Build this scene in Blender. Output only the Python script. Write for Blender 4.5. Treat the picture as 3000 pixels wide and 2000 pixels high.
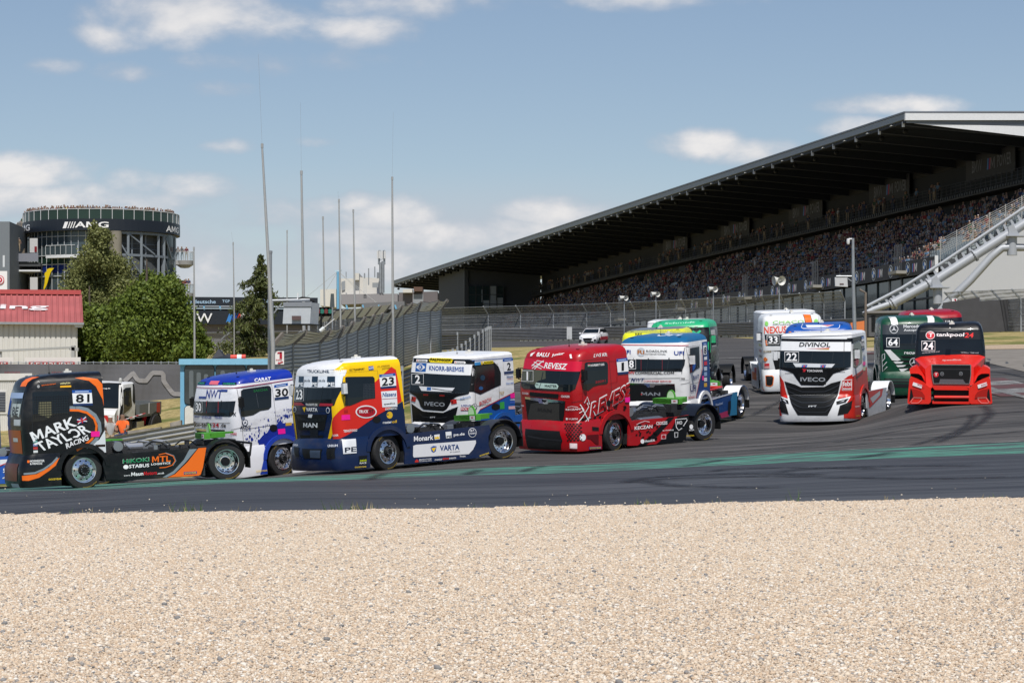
import bpy, bmesh, math, random
import numpy as np
from mathutils import Vector, Matrix
from mathutils.geometry import tessellate_polygon
for o in list(bpy.data.objects): bpy.data.objects.remove(o)
SC = bpy.context.scene
COL = SC.collection
R = math.radians
F = 8000.0; CX = 1500.0; HY = 1278.0          # focal length and horizon in the units of the 3000 px wide view
# ---------------------------------------------------------------- camera
cam = bpy.data.cameras.new('camera'); camo = bpy.data.objects.new('camera', cam); COL.objects.link(camo)
camo.location = (0, 0, 0); camo.rotation_euler = (R(90), 0, 0)
cam.sensor_width = 36; cam.lens = F/3000*36; cam.shift_y = (HY-1000)/3000
cam.clip_start = 0.5; cam.clip_end = 20000
SC.camera = camo
SC.view_settings.view_transform = 'Standard'; SC.view_settings.look = 'None'
SC.view_settings.exposure = 0.0; SC.view_settings.gamma = 1
# ---------------------------------------------------------------- sun
SUN_EL = 57; SUN_AZ = 3       # azimuth measured from straight behind the camera, towards the right
sd = Vector((math.sin(R(SUN_AZ))*math.cos(R(SUN_EL)), -math.cos(R(SUN_AZ))*math.cos(R(SUN_EL)), math.sin(R(SUN_EL))))
sl = bpy.data.lights.new('sun', 'SUN'); sl.energy = 4.5; sl.angle = R(0.5); sl.color = (1, 0.955, 0.89)
so = bpy.data.objects.new('sun', sl); COL.objects.link(so)
so.rotation_euler = sd.to_track_quat('Z', 'Y').to_euler()
# ---------------------------------------------------------------- sky
W = bpy.data.worlds.new('World'); SC.world = W; W.use_nodes = True
nt = W.node_tree; nt.nodes.clear(); N = nt.nodes; L = nt.links
def nd(t, **k):
    n = N.new(t)
    for a, b in k.items(): setattr(n, a, b)
    return n
def mth(op, a, b=None, c=None, clamp=False):
    n = nd('ShaderNodeMath', operation=op, use_clamp=clamp)
    for i, v in enumerate((a, b, c)):
        if v is None: continue
        if isinstance(v, (int, float)): n.inputs[i].default_value = v
        else: L.new(v, n.inputs[i])
    return n.outputs[0]
sky = nd('ShaderNodeTexSky'); sky.sky_type = 'NISHITA'; sky.sun_disc = False
sky.sun_elevation = R(SUN_EL); sky.sun_rotation = math.atan2(sd.x, sd.y)
sky.air_density = 1.0; sky.dust_density = 0.35; sky.ozone_density = 2.2; sky.altitude = 600
tint = nd('ShaderNodeMix', data_type='RGBA', blend_type='MULTIPLY'); tint.inputs[0].default_value = 1
tint.inputs[7].default_value = (0.90, 0.84, 0.83, 1); L.new(sky.outputs[0], tint.inputs[6])
tc = nd('ShaderNodeTexCoord'); sep = nd('ShaderNodeSeparateXYZ'); L.new(tc.outputs['Generated'], sep.inputs[0])
yy = mth('MAXIMUM', sep.outputs[1], 0.12)
U = mth('DIVIDE', sep.outputs[0], yy); V = mth('DIVIDE', sep.outputs[2], yy)
cmb = nd('ShaderNodeCombineXYZ'); L.new(U, cmb.inputs[0]); L.new(mth('MULTIPLY', V, 1.7), cmb.inputs[1])
n1 = nd('ShaderNodeTexNoise'); n1.inputs['Scale'].default_value = 22; n1.inputs['Detail'].default_value = 9; n1.inputs['Roughness'].default_value = 0.56
n1.inputs['Distortion'].default_value = 0.15
L.new(cmb.outputs[0], n1.inputs['Vector'])
cmb2 = nd('ShaderNodeCombineXYZ'); L.new(U, cmb2.inputs[0]); L.new(mth('MULTIPLY', V, 3.2), cmb2.inputs[1]); cmb2.inputs[2].default_value = 3.3
n2 = nd('ShaderNodeTexNoise'); n2.inputs['Scale'].default_value = 9; n2.inputs['Detail'].default_value = 6; n2.inputs['Roughness'].default_value = 0.5
L.new(cmb2.outputs[0], n2.inputs['Vector'])
# cloud banks: centre x, centre y, half width, half height, strength
CL = [(520,55,370,90,1.0),(760,70,200,75,.9),(300,95,150,60,.8),(1010,95,210,50,.75),(1250,15,330,50,.8),(1120,70,130,50,.6),(1960,-5,280,38,.8),(160,190,80,28,.5),(390,212,100,28,.45),
      (820,180,280,42,.45),(640,262,100,30,.45),(675,430,85,26,.55),(950,415,70,14,.35),(100,500,200,60,.95),(400,535,120,50,.9),(560,545,150,50,.9),(250,590,460,60,.85),(700,640,300,50,.5),
      (1150,625,170,60,1.0),(1060,600,90,40,.85),(1640,620,200,50,1.0),(1420,690,520,60,.85),(2060,425,150,50,1.0),(2240,445,170,48,.95),(2520,385,160,45,1.0),
      (2620,310,220,28,.5),(960,600,60,30,.6),(420,770,800,90,.55),(1250,790,500,80,.55)]
best = None
for (x, y, a, b, s) in CL:
    du = mth('MULTIPLY', mth('SUBTRACT', U, (x-CX)/F), F/a); dv = mth('MULTIPLY', mth('SUBTRACT', V, (HY-y)/F), F/b)
    r2 = mth('ADD', mth('MULTIPLY', du, du), mth('MULTIPLY', dv, dv))
    e = mth('MULTIPLY', mth('SUBTRACT', 1.25, r2), s)
    best = e if best is None else mth('MAXIMUM', best, e)
best = mth('MAXIMUM', best, -1.2)
dens = mth('ADD', mth('MULTIPLY', best, 0.60), mth('MULTIPLY', mth('SUBTRACT', n1.outputs[0], 0.5), 2.7))
mr = nd('ShaderNodeMapRange', interpolation_type='SMOOTHSTEP'); mr.inputs[1].default_value = -0.05; mr.inputs[2].default_value = 0.85; L.new(dens, mr.inputs[0])
# soft stratus veil low over the horizon on the left
veil = mth('ADD', mth('MULTIPLY', mth('SUBTRACT', n2.outputs[0], 0.43), 4.5), 0.35)
fv = nd('ShaderNodeMapRange', interpolation_type='SMOOTHSTEP'); fv.inputs[1].default_value = (HY-700)/F; fv.inputs[2].default_value = (HY-470)/F; fv.inputs[3].default_value = 1; fv.inputs[4].default_value = 0; L.new(V, fv.inputs[0])
fu = nd('ShaderNodeMapRange', interpolation_type='SMOOTHSTEP'); fu.inputs[1].default_value = (1500-CX)/F; fu.inputs[2].default_value = (2300-CX)/F; fu.inputs[3].default_value = 1; fu.inputs[4].default_value = 0; L.new(U, fu.inputs[0])
vm = mth('MULTIPLY', mth('MULTIPLY', mth('MINIMUM', mth('MAXIMUM', veil, 0), 1), fv.outputs[0]), mth('ADD', mth('MULTIPLY', fu.outputs[0], .75), .05))
# elsewhere in the sky (above and behind) a light scatter of cloud
cshade = nd('ShaderNodeMapRange'); cshade.inputs[1].default_value = 0.15; cshade.inputs[2].default_value = 1.0; L.new(mth('ADD', dens, mth('MULTIPLY', mth('SUBTRACT', n2.outputs[0], .5), 1.2)), cshade.inputs[0])
ccol = nd('ShaderNodeMix', data_type='RGBA'); L.new(cshade.outputs[0], ccol.inputs[0])
ccol.inputs[6].default_value = (4.4, 4.8, 5.6, 1); ccol.inputs[7].default_value = (8.2, 8.0, 7.9, 1)
mx1 = nd('ShaderNodeMix', data_type='RGBA'); L.new(mth('MULTIPLY', vm, 0.85), mx1.inputs[0]); L.new(tint.outputs[2], mx1.inputs[6]); mx1.inputs[7].default_value = (4.9, 5.2, 5.9, 1)
mx2 = nd('ShaderNodeMix', data_type='RGBA'); L.new(mth('MULTIPLY', mr.outputs[0], 0.93), mx2.inputs[0]); L.new(mx1.outputs[2], mx2.inputs[6]); L.new(ccol.outputs[2], mx2.inputs[7])
bg = nd('ShaderNodeBackground'); bg.inputs[1].default_value = 0.104; L.new(mx2.outputs[2], bg.inputs[0])
wo = nd('ShaderNodeOutputWorld'); L.new(bg.outputs[0], wo.inputs[0])
# ---------------------------------------------------------------- helpers
def P(x, y, D): return Vector(((x-CX)/F*D, D, (HY-y)/F*D))
def lin(c):
    return c/12.92 if c <= 0.04045 else ((c+0.055)/1.055)**2.4
def hx(s):
    return tuple(lin(int(s[i:i+2], 16)/255) for i in (0, 2, 4))
MATS = {}
def mat(name, col, rough=0.5, metal=0.0, var=0.12, scale=6.0, bump=0.0, bscale=40.0, coat=0.0, spec=0.5, alpha=1.0, emit=None):
    if name in MATS: return MATS[name]
    if isinstance(col, str): col = hx(col)
    m = bpy.data.materials.new(name); m.use_nodes = True; t = m.node_tree; p = t.nodes['Principled BSDF']
    p.inputs['Roughness'].default_value = rough; p.inputs['Metallic'].default_value = metal
    p.inputs['Coat Weight'].default_value = coat; p.inputs['Coat Roughness'].default_value = 0.06
    p.inputs['Specular IOR Level'].default_value = spec
    c = t.nodes.new('ShaderNodeTexCoord')
    n = t.nodes.new('ShaderNodeTexNoise'); n.inputs['Scale'].default_value = scale; n.inputs['Detail'].default_value = 5
    t.links.new(c.outputs['Object'], n.inputs['Vector'])
    mx = t.nodes.new('ShaderNodeMix'); mx.data_type = 'RGBA'; t.links.new(n.outputs[0], mx.inputs[0])
    mx.inputs[6].default_value = tuple(max(0, v*(1-var)) for v in col)+(1,); mx.inputs[7].default_value = tuple(min(1, v*(1+var)) for v in col)+(1,)
    t.links.new(mx.outputs[2], p.inputs['Base Color'])
    if bump:
        n3 = t.nodes.new('ShaderNodeTexNoise'); n3.inputs['Scale'].default_value = bscale; n3.inputs['Detail'].default_value = 4
        t.links.new(c.outputs['Object'], n3.inputs['Vector'])
        b = t.nodes.new('ShaderNodeBump'); b.inputs['Strength'].default_value = bump; b.inputs['Distance'].default_value = 0.05
        t.links.new(n3.outputs[0], b.inputs['Height']); t.links.new(b.outputs[0], p.inputs['Normal'])
    if alpha < 1: p.inputs['Alpha'].default_value = alpha
    if emit:
        p.inputs['Emission Color'].default_value = tuple(emit[:3])+(1,); p.inputs['Emission Strength'].default_value = emit[3]
    MATS[name] = m
    return m
def paint(col, rough=0.28):
    k = 'paint_'+col; new = k not in MATS; m = mat(k, col, rough, 0, 0.05, 3, coat=0.2, spec=0.4)
    if new:          # rubber and dust specks picked up on track
        t = m.node_tree; p = t.nodes['Principled BSDF']; src = p.inputs['Base Color'].links[0].from_socket; c = t.nodes.new('ShaderNodeTexCoord')
        mp = t.nodes.new('ShaderNodeMapping'); mp.inputs['Scale'].default_value = (.6, .6, 1.3); t.links.new(c.outputs['Object'], mp.inputs[0])
        a = t.nodes.new('ShaderNodeTexNoise'); a.inputs['Scale'].default_value = 2.2; a.inputs['Detail'].default_value = 9; a.inputs['Roughness'].default_value = .72; t.links.new(mp.outputs[0], a.inputs[0])
        r = t.nodes.new('ShaderNodeMapRange'); r.inputs[1].default_value = .50; r.inputs[2].default_value = .78; r.inputs[4].default_value = .42; t.links.new(a.outputs[0], r.inputs[0])
        x = t.nodes.new('ShaderNodeMix'); x.data_type = 'RGBA'; t.links.new(r.outputs[0], x.inputs[0]); t.links.new(src, x.inputs[6]); x.inputs[7].default_value = (.075, .065, .055, 1); t.links.new(x.outputs[2], p.inputs['Base Color'])
        r2 = t.nodes.new('ShaderNodeMapRange'); r2.inputs[1].default_value = .3; r2.inputs[2].default_value = .75; r2.inputs[3].default_value = rough*.7; r2.inputs[4].default_value = .62; t.links.new(a.outputs[0], r2.inputs[0]); t.links.new(r2.outputs[0], p.inputs['Roughness'])
    return m
def ink(col):
    return mat('vinyl_'+col, col, 0.35, 0, 0.03, 5, spec=0.35)

class MB:
    def __init__(s): s.v = []; s.f = []; s.m = []; s.mats = []
    def mi(s, m):
        if m not in s.mats: s.mats.append(m)
        return s.mats.index(m)
    def face(s, pts, m):
        i = len(s.v); s.v.extend([tuple(p) for p in pts]); s.f.append(tuple(range(i, i+len(pts)))); s.m.append(s.mi(m))
    def mesh(s, vs, fs, m):
        i = len(s.v); s.v.extend([tuple(p) for p in vs]); k = s.mi(m)
        for f in fs: s.f.append(tuple(i+j for j in f)); s.m.append(k)
    def box(s, c, d, m, M=None):
        x, y, z = [k/2 for k in d]; c = Vector(c)
        vs = [Vector((a*x, b*y, e*z)) for a in (-1, 1) for b in (-1, 1) for e in (-1, 1)]
        vs = [(M @ v if M else v)+c for v in vs]
        s.mesh(vs, [(0,1,3,2),(4,6,7,5),(0,4,5,1),(2,3,7,6),(0,2,6,4),(1,5,7,3)], m)
    def beam(s, a, b, w, h, m, up=Vector((0,0,1))):
        a = Vector(a); b = Vector(b); d = b-a; l = d.length
        if l < 1e-6: return
        d = d/l; u = up-d*up.dot(d)
        if u.length < 1e-3: u = Vector((1,0,0))-d*d.x
        u.normalize(); r = d.cross(u)
        vs = [a+r*(w/2*i)+u*(h/2*j)+d*k for k in (0, l) for i in (-1, 1) for j in (-1, 1)]
        s.mesh(vs, [(0,1,3,2),(4,6,7,5),(0,4,5,1),(2,3,7,6),(0,2,6,4),(1,5,7,3)], m)
    def tube(s, pts, r, m, seg=8, cap=True):
        pts = [Vector(p) for p in pts]; n = len(pts); rs = r if isinstance(r, (list, tuple)) else [r]*n
        vs = []; u = None
        for i, p in enumerate(pts):
            d = (pts[min(i+1, n-1)]-pts[max(i-1, 0)]); d.normalize()
            if u is None:
                u = Vector((0,0,1)) if abs(d.z) < 0.9 else Vector((1,0,0))
            u = u-d*u.dot(d); u.normalize(); w = d.cross(u)
            for k in range(seg):
                a = 2*math.pi*k/seg; vs.append(p+(u*math.cos(a)+w*math.sin(a))*rs[i])
        fs = [(i*seg+k, i*seg+(k+1) % seg, (i+1)*seg+(k+1) % seg, (i+1)*seg+k) for i in range(n-1) for k in range(seg)]
        if cap: fs += [tuple(range(seg))[::-1], tuple(range((n-1)*seg, n*seg))]
        s.mesh(vs, fs, m)
    def lathe(s, prof, c, ax, m, seg=28, a0=0, a1=2*math.pi):
        c = Vector(c); ax = Vector(ax).normalized(); u = Vector((0,0,1)) if abs(ax.z) < .9 else Vector((1,0,0)); u = (u-ax*u.dot(ax)).normalized(); w = ax.cross(u)
        full = abs(a1-a0-2*math.pi) < 1e-4; ns = seg if full else seg+1; vs = []
        for (r, h) in prof:
            for k in range(ns):
                a = a0+(a1-a0)*k/seg; vs.append(c+ax*h+(u*math.cos(a)+w*math.sin(a))*r)
        fs = []
        for i in range(len(prof)-1):
            for k in range(seg):
                k2 = (k+1) % ns; fs.append((i*ns+k, i*ns+k2, (i+1)*ns+k2, (i+1)*ns+k))
        s.mesh(vs, fs, m)
    def prism(s, poly, off, m):
        poly = [Vector(p) for p in poly]; off = Vector(off); n = len(poly)
        tr = tessellate_polygon([poly]); vs = poly+[p+off for p in poly]
        fs = [tuple(t) for t in tr]+[tuple(i+n for i in t[::-1]) for t in tr]+[(i, (i+1) % n, n+(i+1) % n, n+i) for i in range(n)]
        s.mesh(vs, fs, m)
    def build(s, name, parent=None, smooth=None, merge=False, loc=None, local=False):
        me = bpy.data.meshes.new(name)
        vs = s.v; org = None
        if parent is None and loc is not None:
            org = Vector(loc); vs = [tuple(Vector(v)-org) for v in vs]
        elif parent is not None and not local:
            w = PW.get(parent.name)
            if w is not None:
                wi = w.inverted(); vs = [tuple(wi @ Vector(v)) for v in vs]
        me.from_pydata(vs, [], s.f)
        for m in s.mats: me.materials.append(m)
        me.polygons.foreach_set('material_index', s.m)
        if merge or smooth is not None:
            bm = bmesh.new(); bm.from_mesh(me); bmesh.ops.remove_doubles(bm, verts=bm.verts, dist=2e-4)
            bmesh.ops.recalc_face_normals(bm, faces=bm.faces) if merge else None
            bm.to_mesh(me); bm.free()
        if smooth is not None:
            me.shade_smooth(); me.set_sharp_from_angle(angle=R(smooth))
        me.update()
        o = bpy.data.objects.new(name, me); COL.objects.link(o)
        if org is not None: o.location = org
        if parent is not None: o.parent = parent
        return o
PW = {}          # world matrices of things that parent parts
def tag(o, label=None, cat=None, group=None, kind=None):
    if label: o['label'] = label
    if cat: o['category'] = cat
    if group: o['group'] = group
    if kind: o['kind'] = kind
    return o
def thing(name, loc, label, cat, group=None, M=None):
    o = bpy.data.objects.new(name, None); COL.objects.link(o); o.empty_display_size = 0.3
    mtx = M if M is not None else Matrix.Translation(Vector(loc)); o.matrix_world = mtx
    PW[o.name] = mtx.copy()
    return tag(o, label, cat, group)
def copy_tree(o, parent=None):
    c = o.copy(); COL.objects.link(c)
    if parent is not None: c.parent = parent
    for ch in o.children: copy_tree(ch, c)
    return c
# lettering: glyph triangles normalised to the ink box
_gc = {}; _cc = {}
def _char(text, bold, res):
    k = (text, bold, res)
    if k in _cc: return _cc[k]
    cu = bpy.data.curves.new('t', 'FONT'); cu.body = text; cu.resolution_u = res; cu.offset = bold; cu.fill_mode = 'BOTH'
    ob = bpy.data.objects.new('t', cu); COL.objects.link(ob); bpy.context.view_layer.update()
    me = bpy.data.meshes.new_from_object(ob.evaluated_get(bpy.context.evaluated_depsgraph_get()))
    vs = np.array([tuple(v.co)[:2] for v in me.vertices]) if len(me.vertices) else np.zeros((0, 2)); fs = [tuple(p.vertices) for p in me.polygons]
    bpy.data.objects.remove(ob); bpy.data.curves.remove(cu); bpy.data.meshes.remove(me)
    _cc[k] = (vs, fs); return _cc[k]
def _xmax(t): v = _char(t, 0.0, 1)[0]; return v[:, 0].max()
CAPH = None
def glyphs(text, bold=0.0, res=2):
    """ triangles of a line of lettering, normalised to its ink box """
    global CAPH
    bold = min(bold, .022); k = (text, bold, res)
    if k in _gc: return _gc[k]
    if CAPH is None: CAPH = _char('H', 0.0, 1)[0][:, 1].max()
    V, F_, x = [], [], 0.0; st = .15+bold*2.2; bar = _xmax('|')
    for c in text:
        if c == 'M' and bold > .008:
            w = .98*CAPH; h = CAPH+bold; q = [(0, 0), (0, 1), (st*1.25, 1), (.5, .40), (1-st*1.25, 1), (1, 1), (1, 0), (1-st, 0), (1-st, .66), (.5, .10), (st, .66), (st, 0)]
            if c == 'W': q = [(u, 1-v) for u, v in q][::-1]
            tr = tessellate_polygon([[Vector((u, v, 0)) for u, v in q]]); o = len(V); V += [(x+.05+u*w, v*h-bold*.5) for u, v in q]; F_ += [tuple(o+i for i in t) for t in tr]; x += w+.12; continue
        if c != ' ':
            vs, fs = _char(c, bold if c not in 'mwW' else min(bold, .004), res); o = len(V); V += [(x+a, b) for a, b in vs.tolist()]; F_ += [tuple(o+i for i in f) for f in fs]
        x += _xmax(c+'|')-bar
    vs = np.array(V) if V else np.zeros((1, 2)); mn = vs.min(0); mxx = vs.max(0); vs = (vs-mn)/np.maximum(mxx-mn, 1e-6)
    _gc[k] = (vs, F_, (mxx[0]-mn[0])/max(1e-6, mxx[1]-mn[1])); return _gc[k]
def text3(mb, text, BL, BR, TL, m, bold=0.02, off=Vector((0,0,0))):
    vs, fs, _ = glyphs(text, bold); BL, BR, TL = Vector(BL), Vector(BR), Vector(TL)
    mb.mesh([BL+(BR-BL)*float(a)+(TL-BL)*float(b)+off for a, b in vs], fs, m)
# ---------------------------------------------------------------- truck poses (the ground is fitted under their wheels)
WB = 3.8
def nrm(sx, sy): return Vector((-sx, -sy, 1)).normalized()
def pose_hubs(xf, yf, Df, xr, yr, n, wb=WB):
    pf = P(xf, yf, Df); lo, hi = Df-0.5, Df+wb
    g = lambda D: (P(xr, yr, D)-pf).length-wb
    lo = Df
    if g(lo) > 0: Dr = lo
    else:
        for _ in range(40):
            mid = (lo+hi)/2
            if g(mid) > 0: hi = mid
            else: lo = mid
        Dr = lo
    f = (pf-P(xr, yr, Dr)).normalized(); up = (n-f*n.dot(f)).normalized(); lf = up.cross(f)
    o = pf-lf*1.15-up*0.5
    return Matrix(((f.x, lf.x, up.x, o.x), (f.y, lf.y, up.y, o.y), (f.z, lf.z, up.z, o.z), (0, 0, 0, 1)))
def pose_anchor(x, y, D, local, yaw, n):
    h = Vector((-math.cos(R(yaw)), -math.sin(R(yaw)), 0)); f = (h-n*h.dot(n)).normalized(); lf = n.cross(f); up = n
    o = P(x, y, D)-(f*local[0]+lf*local[1]+up*local[2])
    return Matrix(((f.x, lf.x, up.x, o.x), (f.y, lf.y, up.y, o.y), (f.z, lf.z, up.z, o.z), (0, 0, 0, 1)))
POSE = {
 '81': pose_anchor(222.2, 1427.7, 71.50, (0, 0, 0), 19.89, nrm(0.0426, 0.0416)),
 'left': pose_hubs(-100, 1388, 77, 328, 1368, nrm(.05, .04)),
 '30': pose_anchor(768.6, 1391.5, 79.12, (0, 0, 0), 37.32, nrm(0.0865, 0.0766)),
 '23': pose_anchor(1068.1, 1377.4, 73.29, (0, 0, 0), 35.52, nrm(0.0644, 0.0377)),
 '2': pose_anchor(1383.0, 1318.9, 82.69, (0, 0, 0), 52.12, nrm(0.0347, 0.0946)),
 '1': pose_anchor(1716.7, 1318.0, 78.31, (0, 0, 0), 43.46, nrm(0.0320, 0.0807)),
 '8': pose_anchor(1961.0, 1252.5, 87.97, (0, 0, 0), 66.15, nrm(0.0333, 0.0804)),
 'yellow': pose_anchor(1926, 1217, 95.5, (1.4, 0, 0), 80, nrm(.05, .07)),
 'green': pose_anchor(1994, 1166, 106, (1.4, 0, 0), 76, nrm(.03, .06)),
 'white_far': pose_anchor(1984, 1150, 114, (1.4, 0, 0), 82, nrm(.03, .07)),
 '33': pose_anchor(2317.2, 1147.8, 107.42, (0, 0, 0), 90.34, nrm(0.0369, 0.0665)),
 'white_back': pose_anchor(2316, 1130, 117, (1.4, 0, 0), 94, nrm(.03, .07)),
 '22': pose_anchor(2426.4, 1234.7, 89.79, (0, 0, 0), 68.86, nrm(0.0393, 0.0702)),
 'blue': pose_anchor(2404, 1203, 95, (1.4, 0, 0), 82, nrm(.04, .07)),
 '64': pose_anchor(2665.1, 1159.7, 100.23, (0, 0, 0), 88.71, nrm(0.0239, 0.0640)),
 'red_back': pose_anchor(2742, 1148, 105, (1.4, 0, 0), 88, nrm(.05, .07)),
 '24': pose_anchor(2784, 1193, 84, (1.75, 0, 0), 80, nrm(.04, .07)),
}
# ---------------------------------------------------------------- the lie of the land
CP = []
for k, M in POSE.items():
    for lx in (1.0, -WB):
        for ly in (1.1, -1.1):
            p = M @ Vector((lx, ly, 0)); CP.append((CX+F*p.x/p.y, p.y, p.z))
def cpx(x, y, D): CP.append((x, D, (HY-y)/F*D))
for x in (-900, 0, 1500, 3000, 3900):
    for D, z in ((6, -1.6), (17.7, -1.6), (35, -1.6+0.2*max(0, x)/3000)): CP.append((x, D, z))
for x, D, z in ((-900, 57, -1.75), (0, 56, -1.6), (1500, 53, -1.37), (3000, 50, -1.14), (3900, 48, -.95)): CP.append((x, D, z))
for x, y, D in ((0, 1433, 64), (600, 1412, 65), (1140, 1392, 68), (1500, 1374, 68), (2450, 1335, 66), (3000, 1310, 66), (-600, 1460, 63), (3700, 1275, 66)): cpx(x, y, D)
for x, y, D in ((-600, 1400, 80), (400, 1334, 95), (570, 1310, 95), (1205, 1190, 100), (1434, 1045, 150), (1540, 1030, 150), (1480, 1120, 110), (400, 1175, 145), (0, 1190, 145), (-500, 1190, 145),
                (330, 1262, 125), (0, 1285, 125), (600, 1240, 122), (800, 1230, 122), (300, 1040, 330), (0, 1075, 170), (400, 1065, 180), (900, 1130, 140), (1150, 1110, 140),
                (2900, 1016, 150), (2550, 1023, 150), (2900, 967, 215), (2300, 1010, 190), (2089, 988, 280), (1720, 1009, 242), (1300, 1003, 300), (1900, 1000, 240), (2900, 1130, 105), (3300, 1120, 105), (2450, 1090, 125), (2000, 1100, 125), (3700, 990, 160), (2600, 1224, 86), (2535, 1247, 84.5), (2660, 1217, 85), (2570, 1240, 82)): cpx(x, y, D)
for x in (-900, 0, 1000, 2000, 3000, 3900):
    for D, z in ((420, 11.5), (900, 12.0), (3000, 12.0)): CP.append((x, D, z))
CP = np.array(CP); Uc = np.stack([(CP[:, 0]-1500)/1000, 3*np.log(CP[:, 1]/80)], 1); zc = CP[:, 2]
def _k(r2): return np.where(r2 > 1e-12, 0.5*r2*np.log(np.maximum(r2, 1e-12)), 0.0)
NCP = len(Uc); K = _k(((Uc[:, None]-Uc[None])**2).sum(-1))+np.eye(NCP)*0.02
Pm = np.concatenate([np.ones((NCP, 1)), Uc], 1); A = np.zeros((NCP+3, NCP+3)); A[:NCP, :NCP] = K; A[:NCP, NCP:] = Pm; A[NCP:, :NCP] = Pm.T
wts = np.linalg.solve(A, np.concatenate([zc, np.zeros(3)]))
def gz(x, D):          # ground height where the column x of the view passes at distance D
    x = np.clip(np.atleast_1d(np.asarray(x, float)), -900, 3900); D = np.clip(np.atleast_1d(np.asarray(D, float)), 6, 3000)
    q = np.stack([(x-1500)/1000, 3*np.log(D/80)], -1)
    r2 = ((q[:, None]-Uc[None])**2).sum(-1)
    return _k(r2) @ wts[:NCP]+wts[NCP]+q @ wts[NCP+1:]
def G(x, D, dz=0.0):
    return Vector(((x-CX)/F*D, D, float(gz(x, D)[0])+dz))
def GW(X, Y, dz=0.0): return G(CX+F*X/Y, Y, dz)
def Dof(x, y, lo, hi):      # distance at which the ground shows at row y of column x
    ds = np.linspace(lo, hi, 400); ys = HY-F*gz(np.full(400, x), ds)/ds
    return float(ds[np.argmin(np.abs(ys-y))])
def sheet(name, xs, lo, hi, nd, m, dz, kind='structure', logd=True):
    xs = np.array(xs, float); nx = len(xs); lo = np.interp(xs, *zip(*lo)) if not np.isscalar(lo) else np.full(nx, float(lo)); hi = np.interp(xs, *zip(*hi)) if not np.isscalar(hi) else np.full(nx, float(hi))
    t = np.linspace(0, 1, nd)[:, None]
    D = np.exp(np.log(lo)*(1-t)+np.log(hi)*t) if logd else lo*(1-t)+hi*t
    X = np.broadcast_to(xs, D.shape); z = gz(X.ravel(), D.ravel()).reshape(D.shape)+dz
    vs = np.stack([(X-CX)/F*D, D, z], -1).reshape(-1, 3)
    fs = [(i*nx+j, i*nx+j+1, (i+1)*nx+j+1, (i+1)*nx+j) for i in range(nd-1) for j in range(nx-1)]
    me = bpy.data.meshes.new(name); me.from_pydata(vs.tolist(), [], fs); me.materials.append(m); me.shade_smooth(); me.update()
    o = bpy.data.objects.new(name, me); COL.objects.link(o); o['kind'] = kind
    return o
def nmat(name, rough=0.9, spec=0.3):
    m = bpy.data.materials.new(name); m.use_nodes = True; t = m.node_tree; p = t.nodes['Principled BSDF']
    p.inputs['Roughness'].default_value = rough; p.inputs['Specular IOR Level'].default_value = spec
    c = t.nodes.new('ShaderNodeTexCoord')
    def noise(scale, detail=5, sc=(1, 1, 1), rot=0, rgh=.55, dist=0):
        mp = t.nodes.new('ShaderNodeMapping'); mp.inputs['Scale'].default_value = sc; mp.inputs['Rotation'].default_value = (0, 0, rot)
        t.links.new(c.outputs['Object'], mp.inputs[0])
        n = t.nodes.new('ShaderNodeTexNoise'); n.inputs['Scale'].default_value = scale; n.inputs['Detail'].default_value = detail; n.inputs['Roughness'].default_value = rgh; n.inputs['Distortion'].default_value = dist
        t.links.new(mp.outputs[0], n.inputs['Vector']); return n.outputs[0]
    def ramp(src, stops):
        r = t.nodes.new('ShaderNodeValToRGB'); t.links.new(src, r.inputs[0]); e = r.color_ramp.elements
        while len(e) < len(stops): e.new(0.5)
        for i, (p_, cc) in enumerate(stops):
            e[i].position = p_; cc = hx(cc) if isinstance(cc, str) else cc
            e[i].color = tuple(cc)+(1,)
        return r.outputs[0]
    def mix(f, a, b, bt='MIX'):
        x = t.nodes.new('ShaderNodeMix'); x.data_type = 'RGBA'; x.blend_type = bt
        for i, v in ((0, f), (6, a), (7, b)):
            if isinstance(v, (int, float)): x.inputs[i].default_value = v
            elif isinstance(v, tuple): x.inputs[i].default_value = v+(1,)
            else: t.links.new(v, x.inputs[i])
        return x.outputs[2]
    def col(s): t.links.new(s, p.inputs['Base Color'])
    def bump(s, st, d=0.02):
        b = t.nodes.new('ShaderNodeBump'); b.inputs['Strength'].default_value = st; b.inputs['Distance'].default_value = d
        t.links.new(s, b.inputs['Height']); t.links.new(b.outputs[0], p.inputs['Normal'])
    return m, t, p, noise, ramp, mix, col, bump
# dry grass
m_grass, t, p, noise, ramp, mix, col, bump = nmat('dry_grass', .95, .1)
a = ramp(noise(3.0, 8, (1, .35, 1), 0, .7), [(.3, (.20, .165, .07)), (.52, (.36, .29, .13)), (.7, (.48, .39, .20))])
g_ = ramp(noise(.25, 4), [(.5, (0, 0, 0)), (.62, (1, 1, 1))]); col(mix(mix(.5, g_, g_), a, (.13, .15, .045))); bump(noise(9, 6), .9, .08)
# asphalt of the track, brownish grey with rubbered-in lines
m_track, t, p, noise, ramp, mix, col, bump = nmat('track_asphalt', .82, .35)
base = ramp(noise(.18, 5, (1, 1.6, 1)), [(.35, (.088, .084, .081)), (.65, (.135, .127, .120))])
lines = ramp(noise(1.0, 7, (.12, 2.6, 1), R(-6), .62), [(.38, (.35, .35, .36)), (.6, (1, 1, 1))])
sp = ramp(noise(60, 2), [(.35, (.75, .75, .75)), (.7, (1.25, 1.25, 1.25))])
big = ramp(noise(.5, 4, (.22, 1.6, 1), R(12), .5, .6), [(.42, (.5, .5, .52)), (.56, (1, 1, 1))])
col(mix(.8, mix(.75, mix(.9, base, lines, 'MULTIPLY'), big, 'MULTIPLY'), sp, 'MULTIPLY')); bump(noise(45, 3), .35, .01)
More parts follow.
